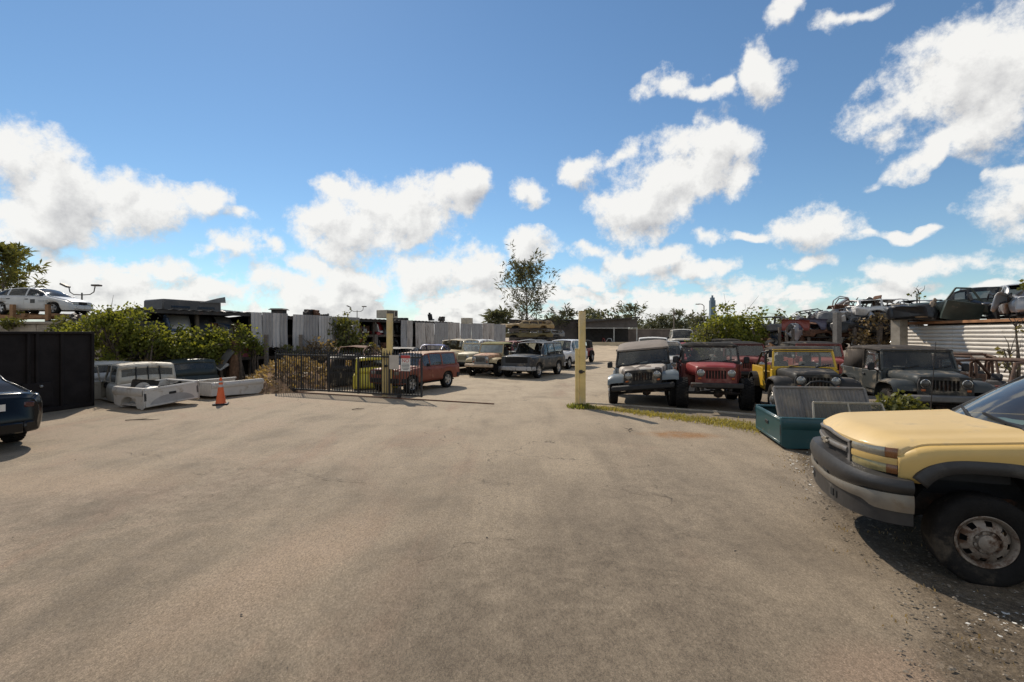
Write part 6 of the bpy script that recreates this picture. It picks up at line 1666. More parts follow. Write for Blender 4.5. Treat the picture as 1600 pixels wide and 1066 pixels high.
m = MB(); m.box((.9,0,.2),(.75,.6,.42), ch=.02); m.build('casing', CREAM, sc_, 30)
for k, (px, kind, mt, rz) in enumerate(((402,'roof_panel',PGREY,.2),(352,'bonnet',PSIL,.3),(372,'bumper_bar',PALE,1.2),(500,'engine',ENG,.4),(509,'engine',RUSTY,1.4),(517,'bumper_bar',PBLK,.5),(640,'bumper_bar',PBLK,.7),(690,'seat_frame',PBLK,.2),(706,'engine',ENG,.1))):
    p = Lp(tpx(px),-.9); put(kind, (p.x,p.y,3.02), (RD.uniform(-.1,.1),RD.uniform(-.1,.1),rz+1.07), mt, f'lying on the rack roof, {["first","second","third","fourth","fifth","sixth","seventh","eighth","ninth"][k]} from the left there', 1, .7)
# floodlight masts
def mast(base, h, label, span=.85):
    o = empty('lamp_mast', base, label=label, cat='lamp mast'); MT = pmat('mast grey', (.09,.085,.08), .6, .4)
    m = MB(); m.tube([(0,0,0),(0,0,h)], [.07,.045], 8); m.build('pole', MT, o, 50)
    for sg in (1,-1):
        m = MB(); m.tube([(0,0,h-.15),(sg*.55*span,0,h-.12),(sg*.82*span,0,h+.05),(sg*.9*span,0,h+.42)], .035, 7); a = m.build('arm', MT, o, 50)
        l = MB(); l.box((sg*(.95*span+(.2 if sg<0 else .05)),0,h+.50),(.55,.35,.12), ry=(.45 if sg<0 else 0), ch=.03); l.build('lamp_head', MT, a, 40)
    return o
b = A(128,453,33); mast((b.x,b.y,0), b.z-.2, 'tall floodlight mast with two curved arms at the left', 1.0)
b = A(558,484,62); mast((b.x,b.y,0), b.z-.1, 'small distant floodlight mast above the leafy bush', .9)
mp = empty('pole', (A(121,470,31).x,31,0), label='thin bare pole beside the left floodlight mast', cat='pole'); m = MB(); m.tube([(0,0,0),(0,0,4.2)],.04,6); m.build('shaft', GREYBARK, mp, 50)

# ---- far left: concrete wall, rack with the silver sedan
cwall = empty('concrete_wall', (-24.0,23.2,0), label='low weathered concrete wall behind the black container', cat='wall')
m = MB()
for k in range(5): m.box((-5.2+k*2.6,0,1.3),(2.58,.3,2.6), ch=.02)
m.build('wall_slab', CONC, cwall, 30)
m = MB(); m.box((0,-.03,2.66),(13.2,.44,.12), ch=.02); m.build('coping', CONC, cwall, 30)
SIL = paint('silver white', (.50,.495,.48), .22, .3, .4)
ss = car('display_sedan', sp_sedan(SIL, 4.65, .90, bumpmat=SIL, mirrormat=SIL, rimmat=PSIL, glass=glass_mat('clear dusty glass', (.5,.55,.53), .15, .25)), (-25.2,25.9,3.13), (1,-.02), 'silver white sedan with a dark door emblem raised on a timber rack', 'sedan')
m = MB(); m.box((.45,-.935,.70),(.24,.012,.20)); m.build('door_emblem', SBLK, ss, 0)
m = MB()
for z, w, x in ((.72,.5,1.0),(.66,.42,.98)): m.box((x,-.935,z),(w,.01,.02))
for z, w, x in ((.82,1.0,-1.25),(.70,.62,-1.25),(.55,.8,-1.2)): m.box((x,-.935,z),(w,.01,.03))
m.build('door_lettering', PGREY, ss, 0)
rk = empty('timber_rack', (-25.0,24.8,2.2), label='brown timber and steel rack carrying the silver white sedan', cat='rack')
TIM = pmat('orange brown timber', (.25,.135,.065), .85, 0, .3, 3, (.11,.06,.035), .4, 3, bump=.3)
for x in (-.75,.0,1.0):
    pass
for px in (20,75,-40):
    x = A(px,480,24.8).x+25.0
    m = MB(); m.box((x,0,.72),(.17,.17,1.46)); m.build('rack_post', TIM, rk, 0)
    m = MB(); m.box((x,1.9,.4),(.17,.17,.85)); m.build('rack_post', TIM, rk, 0)
for z in (.52,.90):
    for y in (.0,1.9):
        m = MB(); m.box((-.75,y+.10,z-.07),(3.9,.10,.17)); m.build('rail', TIM, rk, 0)
for x in (-1.6,.0,1.55):
    m = MB(); m.box((x,1.0,.99-.07),(.2,2.2,.13)); m.build('cross_beam', TIM, rk, 0)
car('wrecked_car', sp_suv(WHT, 4.0, .84, 1.55, 1.0, noglass=('ws',), wheels=False, seats=False, mirrors=False, crumple=.04, seed=8), (-22.6,28.4,1.5), (.5,-.85), 'white wagon shell resting behind the timber rack', 'wrecked car')
car('wrecked_car', sp_sedan(BLKP, 4.2, .84, noglass=('all','ws','rw'), wheels=False, seats=False, mirrors=False, bumpers=False, crumple=.08, seed=9), (-25.6,28.2,1.7), (.9,-.3), 'dark car shell under the silver white sedan on the rack', 'wrecked car')
for k, (px, py, kind, mt) in enumerate(((104,500,'bumper_bar',PBLK),(112,500,'fender',PALE),(118,497,'engine',ENG),(140,500,'bonnet',PALE),(155,500,'engine',ENG))):
    p = A(px,py,25); put(kind, (p.x,p.y,p.z-.25), (RD.uniform(-.2,.2),RD.uniform(-.3,.3),RD.uniform(0,3)), mt, f'on the heap right of the timber rack, {["first","second","third","fourth","fifth"][k]} from the rack', 1, .8)
hp = MB(); hp.grid(lambda u, v: (-24+11*u, 25.0+4*v, 2.35*math.sin(PI*clamp(u,.04,.96))**.3*math.sin(PI*clamp(v,.03,.97))**.4 + .25*fbm((u*9,v*5,3),4)), rng(0,1,34), rng(0,1,12)); tag(hp.build('rubble_heap', pmat('dark rubble', (.10,.08,.062), .95, 0, .4, 5, bump=.6, bscale=12), None, 0), 'dark heap of rubble and scrap behind the concrete wall', 'rubble heap')

# ---- bushes along the left rack
def online(px, off=1.1): return Lp(tpx(px, off), off)
def bush_row(px, ztop, w, label, mat, seed, dense=1.0, low=1.25):
    p = online(px, 1.0 if px > 200 else .8)
    zc = (ztop+low)/2; rz = (ztop-low)/2
    shrub('bush', (p.x,p.y,0), [(0,0,zc+.05,w*.5,w*.42,rz),(-w*.42,-.3,zc-.25,w*.36,w*.34,rz*.72),(w*.40,.35,zc-.22,w*.36,w*.34,rz*.7),(0,-.3,low*.95,w*.36,w*.3,.22)], int(230*dense), 20, .12, mat, label, seed=seed, clump=.22, stems=16, narrow=.34, bare=10, dry=True, holes=-.08)
bush_row(178, 3.10, 2.0, 'tallest bright green bush rising above the black container', LF_GREEN, 11, 1.5)
bush_row(232, 2.45, 1.6, 'bright green bush over the off-white cab', LF_GREEN, 12, 1.1)
bush_row(286, 2.38, 1.8, 'yellowish green bush above the dark green cab', LF_GREEN, 13, 1.2)
bush_row(338, 2.32, 1.6, 'green bush with leaning boards before it', LF_GREEN, 14, 1.0)
bush_row(378, 2.45, 1.1, 'small green bush with a brown trunk at the end of the row', LF_GREEN, 15, .6, 1.3)
p = online(90, .2); shrub('ivy', (-23.5,22.9,0), [(-1.9,0,2.75,1.0,.3,.22),(-.2,0,2.7,.7,.3,.15)], 60, 14, .14, LF_OLIVE, 'green creeper on top of the concrete wall under the raised sedan', 'creeper', seed=20, clump=.2, stems=2)
shrub('ivy', (-20.3,22.7,0), [(-.6,0,2.5,.9,.4,.45),(.7,-.1,2.5,.9,.4,.42)], 90, 14, .15, LF_OLIVE, 'dull green creeper hanging over the wall right of the raised sedan', 'creeper', seed=21, clump=.24, stems=3)
# dead palm trunk, leaning boards, debris
p = online(365, 1.3); dt = empty('dead_trunk', (p.x,p.y,0), label='shaggy brown dead trunk by the end of the bushes', cat='tree trunk')
m = MB(); m.tube([(0,0,0),(.03,0,.8),(-.02,0,1.9)], [.24,.19,.17], 12)
for k in range(120):
    z = RND.uniform(.5,1.9); a = RND.random()*6.28; m.add([(.19*math.cos(a),.19*math.sin(a),z),(.21*math.cos(a+.15),.21*math.sin(a+.15),z),(.30*math.cos(a+.08),.30*math.sin(a+.08),z-.45)], [(0,1,2)])
m.build('trunk', pmat('fibrous trunk', (.17,.095,.055), .95, 0, .3, 9, bump=.5), dt, 40)
for k, (px, py0, py1, px1, w, mt, lb) in enumerate(((338,577,547,362,.30,PGREY,'wide grey board leaning to the right by the dead trunk'),(322,548,570,342,.34,TAUPE,'faded taupe board leaning to the left by the dead trunk'),(338,575,566,352,.42,PALE,'pale panel lying under the leaning boards'))):
    a_, b_ = A(px,py0,19.3), A(px1,py1,19.6); m = MB(); m.bar(a_, b_, w, .05, up=(0,-1,.3)); tag(m.build('board', mt, None, 30), lb, 'board')
def mound(name, c, rx, ry, h, mat, label, cat, seed=0, heading=None):
    m = MB()
    def f(u, v):
        r = u; a = v*2*PI; x, y = rx*r*math.cos(a), ry*r*math.sin(a)
        z = h*(1-r*r)**1.0*(1+.5*fbm((x*1.3+seed,y*1.3,seed),4)) + .10*(1-r)*fbm((x*5,y*5,seed+3),3) - .02
        return (x, y, z)
    m.grid(f, rng(0.001,1,22), rng(0,1,60)); o = m.build(name, mat, None, 30); o.location = c
    return tag(o, label, cat)
DEB = pmat('leaf debris', (.20,.12,.065), .95, 0, .45, 6, (.34,.24,.15), .5, 5, bump=.8, bscale=14)
dm = mound('debris_mound', (-8.9,19.7,0), 1.9, 2.5, .85, DEB, 'brown mound of dead branches and rubble behind the cone', 'debris mound', 1)
mound('debris_mound', (-7.35,21.6,0), 2.1, 2.3, .75, DEB, 'brown debris mound seen through the left half of the gate', 'debris mound', 5)
def scat(cx, cy, rx, ry, h):
    def g():
        a = RND.random()*6.28; r = RND.random()**.6; return cx+rx*r*math.cos(a), cy+ry*r*math.sin(a)
    return g
def debris_bits(name, c, rx, ry, h, n, label):
    m = MB(); m2 = MB()
    for _ in range(n):
        a = RND.random()*6.28; r = RND.random()**.6; x, y = c[0]+rx*r*math.cos(a), c[1]+ry*r*math.sin(a); z = h*(1-r*r)*(1.05+.3*RND.random())
        ax = (rvec()+Vector((0,0,.1))).normalized(); l = RND.uniform(.06,.25); sd = ax.cross(rvec()).normalized()*l*.22
        q = Vector((x,y,z+.02)); m.add([q,q+ax*l*.5+sd,q+ax*l,q+ax*l*.5-sd],[(0,1,2,3)])
    return tag(m.build(name, LF_DRY, None, 0, weld=False), label, 'debris', kind='stuff')
debris_bits('dead_leaves', (-8.9,19.7), 1.8, 2.4, .85, 2600, 'dead leaves and twigs over the mound behind the cone')
debris_bits('dead_leaves', (-7.35,21.6), 2.0, 2.2, .75, 2200, 'dead leaves and twigs over the mound behind the gate')
# bushes before the hanging sheets
p = online(541, 1.0); shrub('bush', (p.x,p.y,0), [(0,0,2.0,.95,.8,1.1),(-.3,0,1.2,1.0,.8,.9),(.5,.2,1.5,.8,.7,.9)], 170, 15, .17, LF_OLIVE, 'leafy green bush climbing the grey sheets behind the gate', seed=31, clump=.26, stems=10)
p = online(497, 1.2); shrub('bush', (p.x,p.y,0), [(0,0,1.35,.95,.7,.75),(.5,0,1.0,.7,.6,.7)], 75, 12, .13, LF_DRY, 'thin brownish shrub before the white sheets', seed=32, clump=.26, stems=16, bare=26)
p = online(575, 1.3); shrub('bush', (p.x,p.y,0), [(0,0,1.1,.8,.6,.6)], 50, 12, .14, LF_DRY, 'low brown shrub at the right foot of the leafy bush', seed=33, clump=.24, stems=8, bare=12)
p = online(452, .9); shrub('bush', (p.x,p.y,0), [(0,0,1.2,.7,.5,.45)], 30, 10, .12, LF_OLIVE, 'scraggy twigs below the dark gap between the sheets', seed=34, clump=.2, stems=8, bare=16)
for k, (px, mt) in enumerate(((416,POSTM),(470,POSTM),(588,POSTM))):
    p = online(px, .9); q = empty('timber_post', (p.x,p.y,0), label=('grey timber post before the leftmost white sheets','grey timber post by the thin shrub','grey timber post left of the tall gate post')[k], cat='post'); m = MB(); m.box((0,0,1.05),(.14,.14,2.1)); m.build('post', GREYBARK, q, 0)

# ---- centre distance: stacked wrecks, shed, walls
def stack(px, Y, n, h, w, label, cols, zs0=.0, seed=0):
    for k in range(n):
        sp = sp_suv(cols[k % len(cols)], 4.6, .92, 1.5, 1.0, noglass=('all','ws','rw'), wheels=False, seats=False, mirrors=False, lamps=False, bumpers=False, crumple=.10, seed=seed+k, zsq=h/1.5, n=30)
        p = A(px, 540, Y)
        car('wrecked_car', sp, (p.x+.1*k, p.y, zs0+k*h*.93), (-.95+.1*k,-.3), f'{("lowest","second","third","topmost")[k if k < n-1 else 3]} flattened car in the stack {label}', 'wrecked car')
OLV = pmat('olive dull paint', (.13,.105,.045), .7, 0, .2, 3, RUST, .4, 3)
stack(816, 44, 4, .88, 1, 'at the end of the corrugated fence', [PGREY,DARKMET,OLV,pmat('tan dull paint', (.30,.21,.10), .7, 0, .2, 3, RUST, .4, 3)], .0, 40)
stack(842, 52, 3, .9, 1, 'before the dark far wall', [RUSTY,PBLK,PGREY], .0, 50)
WALLB = pmat('dark stained wall', (.075,.062,.055), .9, 0, .3, .35, (.13,.10,.085), .45, .5); WALLC = pmat('brown block wall', (.125,.10,.085), .9, 0, .3, .5, (.19,.15,.12), .4, .7)
w1 = empty('far_wall', (0,80,0), label='long dark stained wall across the far end of the yard', cat='wall')
m = MB(); m.box((8,0,2.2),(17,.4,4.4)); m.build('wall_slab', WALLB, w1, 0)
m = MB(); m.box((8,-.05,4.5),(17.2,.7,.22)); m.build('coping', ROOFM, w1, 0)
w2 = empty('far_wall', (34,84,0), label='lower brown block wall right of the far lean-to shed', cat='wall')
m = MB(); m.box((0,0,1.5),(36,.3,3.0)); m.build('wall_slab', WALLC, w2, 0)
m = MB(); m.box((0,-.02,3.05),(36.2,.5,.12)); m.build('coping', CONC, w2, 0)
ls = empty('lean_to_shed', (11.0,74,0), label='dark lean-to shed with a sloping roof at the far end of the drive', cat='shed')
m = MB(); m.bar((-.5,3,4.0),(8.4,3,4.75),7.5,.18); m.build('roof', ROOFM, ls, 0)
m = MB(); m.box((4.0,.05,3.85),(8.4,.10,1.3)); m.build('fascia', pmat('shed fascia', (.085,.075,.07), .85, 0, .25, .6), ls, 0)
m = MB(); m.box((4.0,-.05,3.1),(8.4,.12,.12)); m.build('beam', STEEL, ls, 0)
for x in (0,4.6,8.1):
    m = MB(); m.box((x,-.02,1.6),(.16,.16,3.2)); m.build('shed_post', STEEL, ls, 0)
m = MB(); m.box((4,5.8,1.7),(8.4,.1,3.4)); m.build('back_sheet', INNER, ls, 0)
for k, (px, kind, mt) in enumerate(((912,'bonnet',PRED),(945,'car_door',PRED),(952,'car_door',PALE),(930,'engine',RUSTY),(965,'fender',RUSTY),(975,'bonnet',RUSTY))):
    p = A(px, 540, 73); put(kind, (p.x,p.y,.1), (RD.uniform(-.2,.2),0,RD.uniform(0,3)), mt, f'on the floor of the far lean-to shed, {["first","third","fourth","second","fifth","sixth"][k]} from its left', 1, 1.3)
# pale sand berm across the road end
SANDM = pmat('sand', (.40,.31,.205), .95, 0, .2, .8, (.27,.20,.13), .4, .6, bump=.4, bscale=5)
m = MB(); m.grid(lambda u, v: (lerp(1,16,u) + v*2, lerp(38,71,v), .02+.5*sstep(.3,1,v)*(1+.2*fbm((u*5,v*5,1),3)) + .05*fbm((u*20,v*20,2),3) - .4*sstep(.75,1,u) - .3*sstep(.2,0,u)), rng(0,1,30), rng(0,1,40)); tag(m.build('sand_bank', SANDM, None, 60), kind='structure')
m = MB(); m.box((11.5,71.3,.55),(13,.3,.9)); kb = m.build('low_wall', pmat('sunlit cream wall', (.55,.43,.28), .9, 0, .1, 1), None, 0); tag(kb, 'long low cream kerb wall before the far lean-to shed', 'wall')

# ---- trees
p = A(823,505,84); needle_tree('tree', (p.x,p.y,0), 14.0, 5.4, 'tall sparse tree with upswept branches standing alone beyond the fence', 54, 52, .20, LF_GREY, 3, nsize=.85, crown0=.12, up=1.35, nar=.05)
p = A(842,503,80); needle_tree('tree', (p.x+2.0,p.y,0), 5.6, 3.2, 'low leaning tree at the right foot of the tall sparse one', 16, 40, .12, LF_GREY, 7, nsize=.8, crown0=.4, up=.8, lean=(.5,0), nar=.05)
p = A(12,440,37); needle_tree('tree', (p.x-.3,p.y,0), 8.9, 2.6, 'feathery tree behind the raised silver white sedan', 46, 70, .16, LF_OLIVE, 4, nsize=.55, crown0=.35, up=.55, nar=.05)
p = A(-10,440,40); needle_tree('tree', (p.x-1.5,p.y,0), 7.6, 2.8, 'lower feathery tree at the left picture edge', 40, 60, .15, LF_OLIVE, 9, nsize=.55, crown0=.3, up=.4, nar=.05)
for k, (px, top, Y, w, kind, lb) in enumerate(((773,491,95,2.0,'n','left small pine of the pair beyond the corrugated fence'),(783,489,96,2.2,'n','right small pine of the pair beyond the corrugated fence'),(864,492,110,2.6,'r','rounded small tree right of the tall sparse tree'),
   (918,484,100,4.2,'r','dark spreading tree behind the lean-to shed, left half'),(936,478,104,4.6,'r','dark spreading tree behind the lean-to shed, right half'),(985,481,120,4.0,'n','pale bare tree right of the lean-to shed'),(966,497,120,1.5,'r','small dark tree over the roof end of the lean-to shed'),
   (1003,500,150,5,'r','low tree in the far line, first right of the pale bare one'),(1016,502,150,5,'r','low tree in the far line, second right of the pale bare one'),(1029,499,150,4,'n','thin tree in the far line, third right of the pale bare one'),(1042,501,150,4,'n','thin tree in the far line left of the wooden pole'),(1059,490,150,3.4,'n','taller thin tree in the far line right of the wooden pole'),(1070,502,150,5,'r','low tree in the far line left of the big green bush'),(1082,498,150,4,'n','thin tree in the far line next to the big green bush'),(1092,490,130,3,'r','dark tree top peeping over the left of the big green bush'))):
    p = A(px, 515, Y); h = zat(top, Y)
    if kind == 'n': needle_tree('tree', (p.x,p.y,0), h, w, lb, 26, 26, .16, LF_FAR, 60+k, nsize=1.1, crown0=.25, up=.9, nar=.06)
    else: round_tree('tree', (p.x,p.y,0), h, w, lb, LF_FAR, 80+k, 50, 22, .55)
p = A(840,500,112)
for k, (px, top, Y) in enumerate(((1053,485,140),(1042,500,160))):
    p = A(px, top, Y); q = empty('utility_pole', (p.x,p.y,0), label=('wooden utility pole over the far tree line','thin pole left of the wooden utility pole')[k], cat='pole'); m = MB(); m.tube([(0,0,0),(0,0,p.z)], .18, 6); m.box((0,0,p.z-.8),(1.6,.12,.12)); m.build('shaft', GREYBARK, q, 40)
p = A(1100,478,90); q = empty('street_lamp', (p.x,p.y,0), label='single street lamp just left of the distant tower', cat='street lamp')
m = MB(); m.tube([(0,0,0),(0,0,p.z),(-.4,0,p.z+.3),(-1.0,0,p.z+.35)], .08, 6); m.build('pole', GREYBARK, q, 40); m = MB(); m.box((-1.2,0,p.z+.3),(.7,.3,.16), ch=.04); m.build('lamp_head', GREYBARK, q, 40)
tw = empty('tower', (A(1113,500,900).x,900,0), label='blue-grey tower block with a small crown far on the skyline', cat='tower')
zt = zat(462,900); TWM = pmat('hazy tower wall', (.10,.15,.20), .6, 0, .1, .1); TWD = pmat('tower windows', (.05,.085,.125), .4, 0, .1, .1)  # blue-grey is the tower's own even colour
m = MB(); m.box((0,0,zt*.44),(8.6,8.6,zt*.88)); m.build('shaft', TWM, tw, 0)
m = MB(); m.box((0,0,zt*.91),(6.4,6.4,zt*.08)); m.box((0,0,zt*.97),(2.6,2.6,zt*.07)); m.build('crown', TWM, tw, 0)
m = MB()
for k in range(16): m.box((0,-4.32,zt*(.06+.05*k)),(7.0,.1,zt*.018))
m.build('windows', TWD, tw, 0)

# ---- right: big bush, junk heap on racks, posts, corrugated wall with car shells
p = A(1140,520,27); shrub('bush', (p.x,p.y,0), [(0,0,2.15,1.75,1.4,1.85),(-1.0,-.2,1.7,1.15,1.1,1.45),(1.1,.1,2.05,1.15,1.1,1.85),(.2,-.6,1.1,1.9,1.2,1.1)], 520, 22, .15, LF_GREEN, 'big rounded bright green bush behind the red off-roader', seed=41, clump=.30, stems=14, bare=16)
p = A(1102,520,26); shrub('bush', (p.x,p.y,0), [(0,0,1.7,.9,.8,1.35),(-.3,0,.9,.8,.7,.8)], 90, 14, .15, LF_OLIVE, 'darker olive shrub against the left side of the big green bush', seed=42, clump=.26, stems=10, bare=14)
p = A(1232,500,33); shrub('bush', (p.x,p.y,0), [(0,0,3.2,1.6,.8,.6),(1.2,0,3.0,1.0,.7,.5)], 60, 12, .16, LF_OLIVE, 'thin scrub growing on the junk heap right of the big green bush', seed=43, clump=.3, stems=14, bare=24)
# rack structure carrying the heap
jr = empty('junk_rack', (14.5,27.8,0), heading=(.80,-.33), label='rough post and rail rack carrying the junk heap behind the off-roaders', cat='rack')
for k in range(6):
    m = MB(); m.box((k*1.25,0,1.25),(.12,.12,2.5)); m.build('rack_post', POSTM, jr, 0)
for z in (1.35,):
    m = MB(); m.box((3.3,.1,z),(7.4,.08,.14)); m.box((3.3,1.6,z),(7.4,3.2,.07)); m.build('rail', TIM, jr, 0)
RD.seed(123)
zones = [('at the left of the junk heap', 1200, 1245, 27.5, 1.4, 2.75, 30),('in the middle of the junk heap', 1245, 1310, 26.0, 1.4, 3.15, 52),('at the right of the junk heap', 1310, 1402, 24.5, 1.4, 3.75, 62)]
for (where, pa, pb, Y, z0, z1, n) in zones:
    for k in range(n):
        px = RD.uniform(pa, pb); y = Y + RD.uniform(-.3,2.2); u = RD.random(); z = lerp(z0, z1, u)
        x = (px-800)/FPX*y
        kind = RD.choice(['fender','fender','bonnet','car_door','bumper_bar','engine','roof_panel','seat_frame','frame_rail' if RD.random()<.25 else 'bumper_bar'])
        mt = RD.choice([PALE,PALE,PGREY,PBLK,PSIL,PSIL,PRED if RD.random()<.3 else PGREY,PBLUE if RD.random()<.4 else PBLK,RUSTY]) if kind not in ('engine','frame_rail') else RD.choice([ENG,RUSTY])
        put(kind, (x,y,z-.25), (RD.uniform(-.9,.9),RD.uniform(-.8,.8),RD.uniform(0,6.28)), mt, where, 1, RD.uniform(.5,.95) if kind != 'frame_rail' else .5)
# the wing panels that show plainly
PR2 = paint('rosy red panel', (.26,.07,.055), .35); PV = paint('dusty violet panel', (.12,.115,.17), .4)
pz = A(1243,520,25.2); junk('fender', (pz.x,pz.y,pz.z+.05), (0,0,-.35), PR2, 'rosy red wing panel standing on the junk rack', 'car wing', sc=1.05)
pz = A(1270,520,25.0); junk('fender', (pz.x,pz.y,pz.z+.1), (0,0,-.25), PV, 'dusty violet wing panel standing beside the rosy red one', 'car wing', sc=1.05)
pz = A(1297,500,24.8); junk('bumper_bar', (pz.x,pz.y,pz.z-.2), (.3,1.1,.4), PALE, 'white bumper hanging down beside the grey concrete post', 'bumper')
pz = A(1264,485,26); junk('frame_rail', (pz.x,pz.y,pz.z-.1), (.25,.1,1.9), PBLK, 'black subframe lying on top of the junk heap', 'chassis', sc=.42)
for k, (px, py, Y, mt, h, ht, lb, kind) in enumerate(((1215,512,27.6,PGREY,(1,-.3),.62,'crushed grey van body at the left end of the junk heap','suv'),(1350,496,24.8,pmat('flat grey wreck', (.13,.13,.13), .5, .1, .2, 3, DUST, .4, 3),(.9,-.4),.72,'grey crushed car on top of the junk heap','sedan'),(1398,486,24.4,PALE,(1,-.2),.6,'white roofed crushed car on the junk heap by the concrete posts','suv'),(1368,512,24.2,PBLK,(1,-.3),.7,'black crushed car under the white roofed one','sedan'),(1330,520,25,RUSTY,(.8,-.5),.6,'rusty crushed car low in the junk heap','suv'),(1448,492,21.2,PBLK,(.8,.5),.75,'black crushed car behind the concrete posts','sedan'),(1282,520,27.5,PSIL,(.7,-.6),.7,'silver crushed car in the middle of the junk heap','sedan'))):
    sp = (sp_sedan if kind == 'sedan' else sp_suv)(mt, 4.0, .84, noglass=('all','ws','rw'), wheels=False, seats=False, mirrors=False, lamps=False, bumpers=False, crumple=.13, seed=70+k, zsq=ht, n=34)
    p = A(px, py, Y); car('wrecked_car', sp, (p.x,p.y,p.z-.45), h, lb, 'wrecked car')
pz = A(1352,470,24.8); tz = empty('box', (pz.x,pz.y,pz.z-.15), label='small black box on the roof of the grey crushed car', cat='box'); m = MB(); m.box((0,0,.1),(.52,.4,.22), ch=.04); m.build('shell', PBLK, tz, 30)
shrub('bush', (A(1388,500,23.6).x,23.6,0), [(-.3,0,2.3,1.2,.5,.9),(-1.1,0,1.7,.8,.5,.8),(.5,0,2.9,.8,.5,.5),(.2,-.2,1.6,.9,.4,.7)], 230, 15, .13, LF_DRY, 'dry brown creeper covering the junk before the concrete posts', 'creeper', seed=44, clump=.24, stems=16, bare=30)
for k, (px, top, w, Y, lb, mt) in enumerate(((1405,475,.40,20.9,'thick pale concrete post at the end of the corrugated wall',CONC),(1432,477,.36,22.9,'thick concrete post just behind the end of the corrugated wall',CONC),(1308,489,.26,23.6,'grey concrete post in front of the junk heap',pmat('grey concrete', (.17,.155,.14), .9, 0, .2, 4)),(1335,506,.13,23.8,'thin post right of the grey concrete one',GREYBARK),(1373,506,.17,23.4,'leaning timber post left of the thick pale concrete one',GREYBARK),(1218,512,.12,26.4,'leftmost thin rack post of the junk heap',GREYBARK),(1229,498,.12,26.0,'second thin post of the junk heap',GREYBARK),(1239,514,.12,25.8,'thin post under the rosy red wing panel',GREYBARK),(1264,514,.11,25.4,'thin post under the violet wing panel',GREYBARK))):
    p = A(px, 530, Y); h = zat(top, Y); q = empty('post', (p.x,p.y,0), rz=.15, label=lb, cat='post'); m = MB(); m.box((0,0,h/2),(w,w*1.1,h), ry=(.05 if k == 4 else 0), ch=.012); m.build('shaft', mt, q, 30)
# corrugated wall
W0, W1 = Vector((16.7,13.2,0)), Vector((17.75,22.0,0)); wd = (W1-W0).normalized(); WLn = (W1-W0).length
cw_ = empty('corrugated_wall', W0, heading=wd, label='pale horizontally corrugated metal wall at the right', cat='wall')
CORR = pmat('pale corrugated sheet', (.60,.55,.48), .55, .15, .10, 1.2, (.26,.20,.14), .32, 1.6)
rib = .152; nrib = int(2.5/rib)
zs_ = []; 
for k in range(nrib+1):
    b0 = k*rib; zs_ += [(b0,.0),(b0+.010,-.045),(b0+.026,-.045),(b0+.040,.0),(b0+rib*.6,.018),(b0+rib*.9,.008)]
zs_ = [(z,y) for z, y in zs_ if z <= 2.52]
for s in range(3):
    m = MB(); x0, x1 = WLn*s/3, WLn*(s+1)/3
    m.slab(lambda u, k: (lerp(x0, x1-.006, u), zs_[k][1]-.02*s*0+.006*s, zs_[k][0]), lambda u, k: (lerp(x0, x1-.006, u), zs_[k][1]+.008+.006*s, zs_[k][0]), rng(0,1,9), list(range(len(zs_)))); m.build('sheet', CORR, cw_, 20)
m = MB(); m.box((WLn/2,-.35,2.60),(WLn,.8,.10)); m.build('top_plank', pmat('orange plank', (.34,.16,.07), .85, 0, .3, 3, (.16,.08,.04), .4, 4), cw_, 0)
m = MB(); m.box((WLn/2,-.7,1.25),(WLn,.1,2.5)); m.build('backing', POSTM, cw_, 0)
fl_ = empty('wreck_platform', W0 + Vector((.4,0,0)), heading=wd, label='dark timber platform behind the corrugated wall holding the car shells', cat='platform')
m = MB(); m.box((WLn/2,-1.9,2.5),(WLn,2.4,.12)); m.build('deck', POSTM, fl_, 0)
for x in (.4,WLn/2,WLn-.4):
    m = MB(); m.box((x,-2.6,1.2),(.2,.2,2.4)); m.build('platform_post', POSTM, fl_, 0)
p = A(1488,500,19.4)
bs = car('wrecked_car', sp_suv(PGRN, 4.1, .86, 1.5, .98, noglass=('ws','rw',(0,-1),(2,-1),(1,-1)), wheels=False, seats=False, mirrors=False, lamps=False, bumpers=False, crumple=.035, seed=91, frame=PBLK, no_door=((1,-1),(0,-1)), glass=DGLASS), (p.x+.9,p.y+.3,2.45), (-.75,.66), 'gutted dark green car shell with door opening on top of the corrugated wall', 'wrecked car')
junk('car_door', (p.x-.05,p.y-.35,2.66), (.25,.15,-.25), PGRN, 'dark green car door leaning on the gutted car shell', 'car door', sc=1.15)
junk('car_door', (p.x+.75,p.y-.9,2.66), (-.15,-.1,1.1), PBLK, 'black car door standing on end between the two wall-top shells', 'car door', sc=.9)
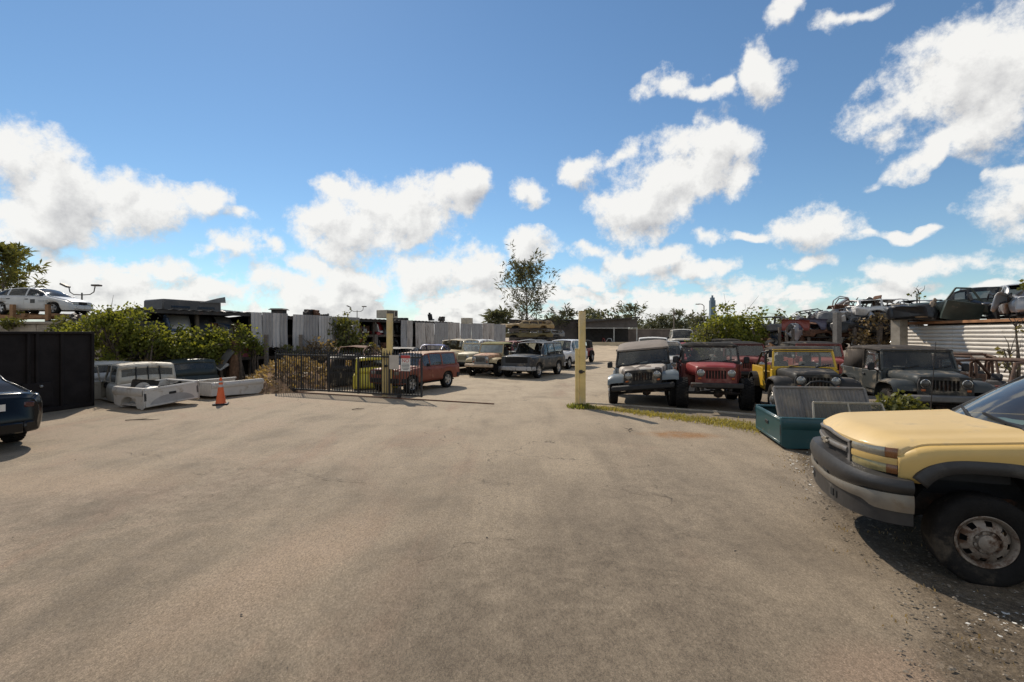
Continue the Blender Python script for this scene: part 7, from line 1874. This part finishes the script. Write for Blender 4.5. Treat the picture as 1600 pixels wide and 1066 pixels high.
junk('seat_frame', (p.x-.75,p.y+.5,2.66), (.2,0,2.2), pmat('tan seat', (.32,.24,.17), .9, 0, .2, 6), 'tan car seat in front of the gutted car shell', 'seat')
p = A(1572,500,17.6)
car('wrecked_car', sp_suv(PSIL, 4.0, .88, 1.52, 1.0, noglass=('ws','rw'), wheels=False, seats=False, mirrors=False, lamps=False, bumpers=False, crumple=.03, seed=92, glass=DGLASS, frame=PSIL, bulge=.05), (p.x+1.1,p.y+.2,2.45), (-.55,-.83), 'silver car shell turned tail outward on top of the corrugated wall', 'wrecked car')
junk('fender', (p.x-.35,p.y-.4,2.66), (.1,.3,.2), PSIL, 'silver wing panel leaning on the silver car shell', 'car wing', sc=1.25)
junk('bumper_bar', (p.x-.75,p.y-.1,3.2), (.2,1.2,.4), PBLK, 'black bumper hanging against the silver car shell', 'bumper', sc=.75)
p = A(1625,500,15.9)
car('wrecked_car', sp_sedan(paint('night blue', (.015,.018,.03), .3), 4.2, .86, noglass=('ws','rw'), wheels=False, seats=False, mirrors=False, lamps=False, bumpers=False, crumple=.03, seed=93, glass=DGLASS), (p.x+1.0,p.y,2.5), (-.4,-.9), 'night blue car shell at the right edge on the corrugated wall', 'wrecked car')
shrub('sapling', (A(1436,480,22.4).x,22.4,0), [(0,0,4.0,.3,.25,.35)], 9, 8, .13, LF_OLIVE, 'small leafy sapling sprouting by the concrete posts', 'sapling', seed=46, clump=.16, stems=3, bare=5)
shrub('sapling', (A(1578,560,14.6).x,14.6,0), [(0,0,1.5,.55,.3,.6),(.2,0,2.3,.2,.2,.4)], 9, 8, .12, leaf_mat('pale weed', (.16,.14,.05), (.28,.24,.10), .3), 'tall thin straggly weed before the corrugated wall', 'weed', seed=47, clump=.16, stems=6, bare=8)
shrub('sapling', (A(1592,450,17).x+.4,17.0,2.5), [(0,0,1.5,.4,.3,.25)], 8, 8, .12, LF_OLIVE, 'leafy twig above the silver car shell', 'sapling', seed=48, clump=.18, stems=3)
for o in list(bpy.data.objects):
    if o.users_collection == () or len(o.users_collection) == 0: bpy.data.objects.remove(o)
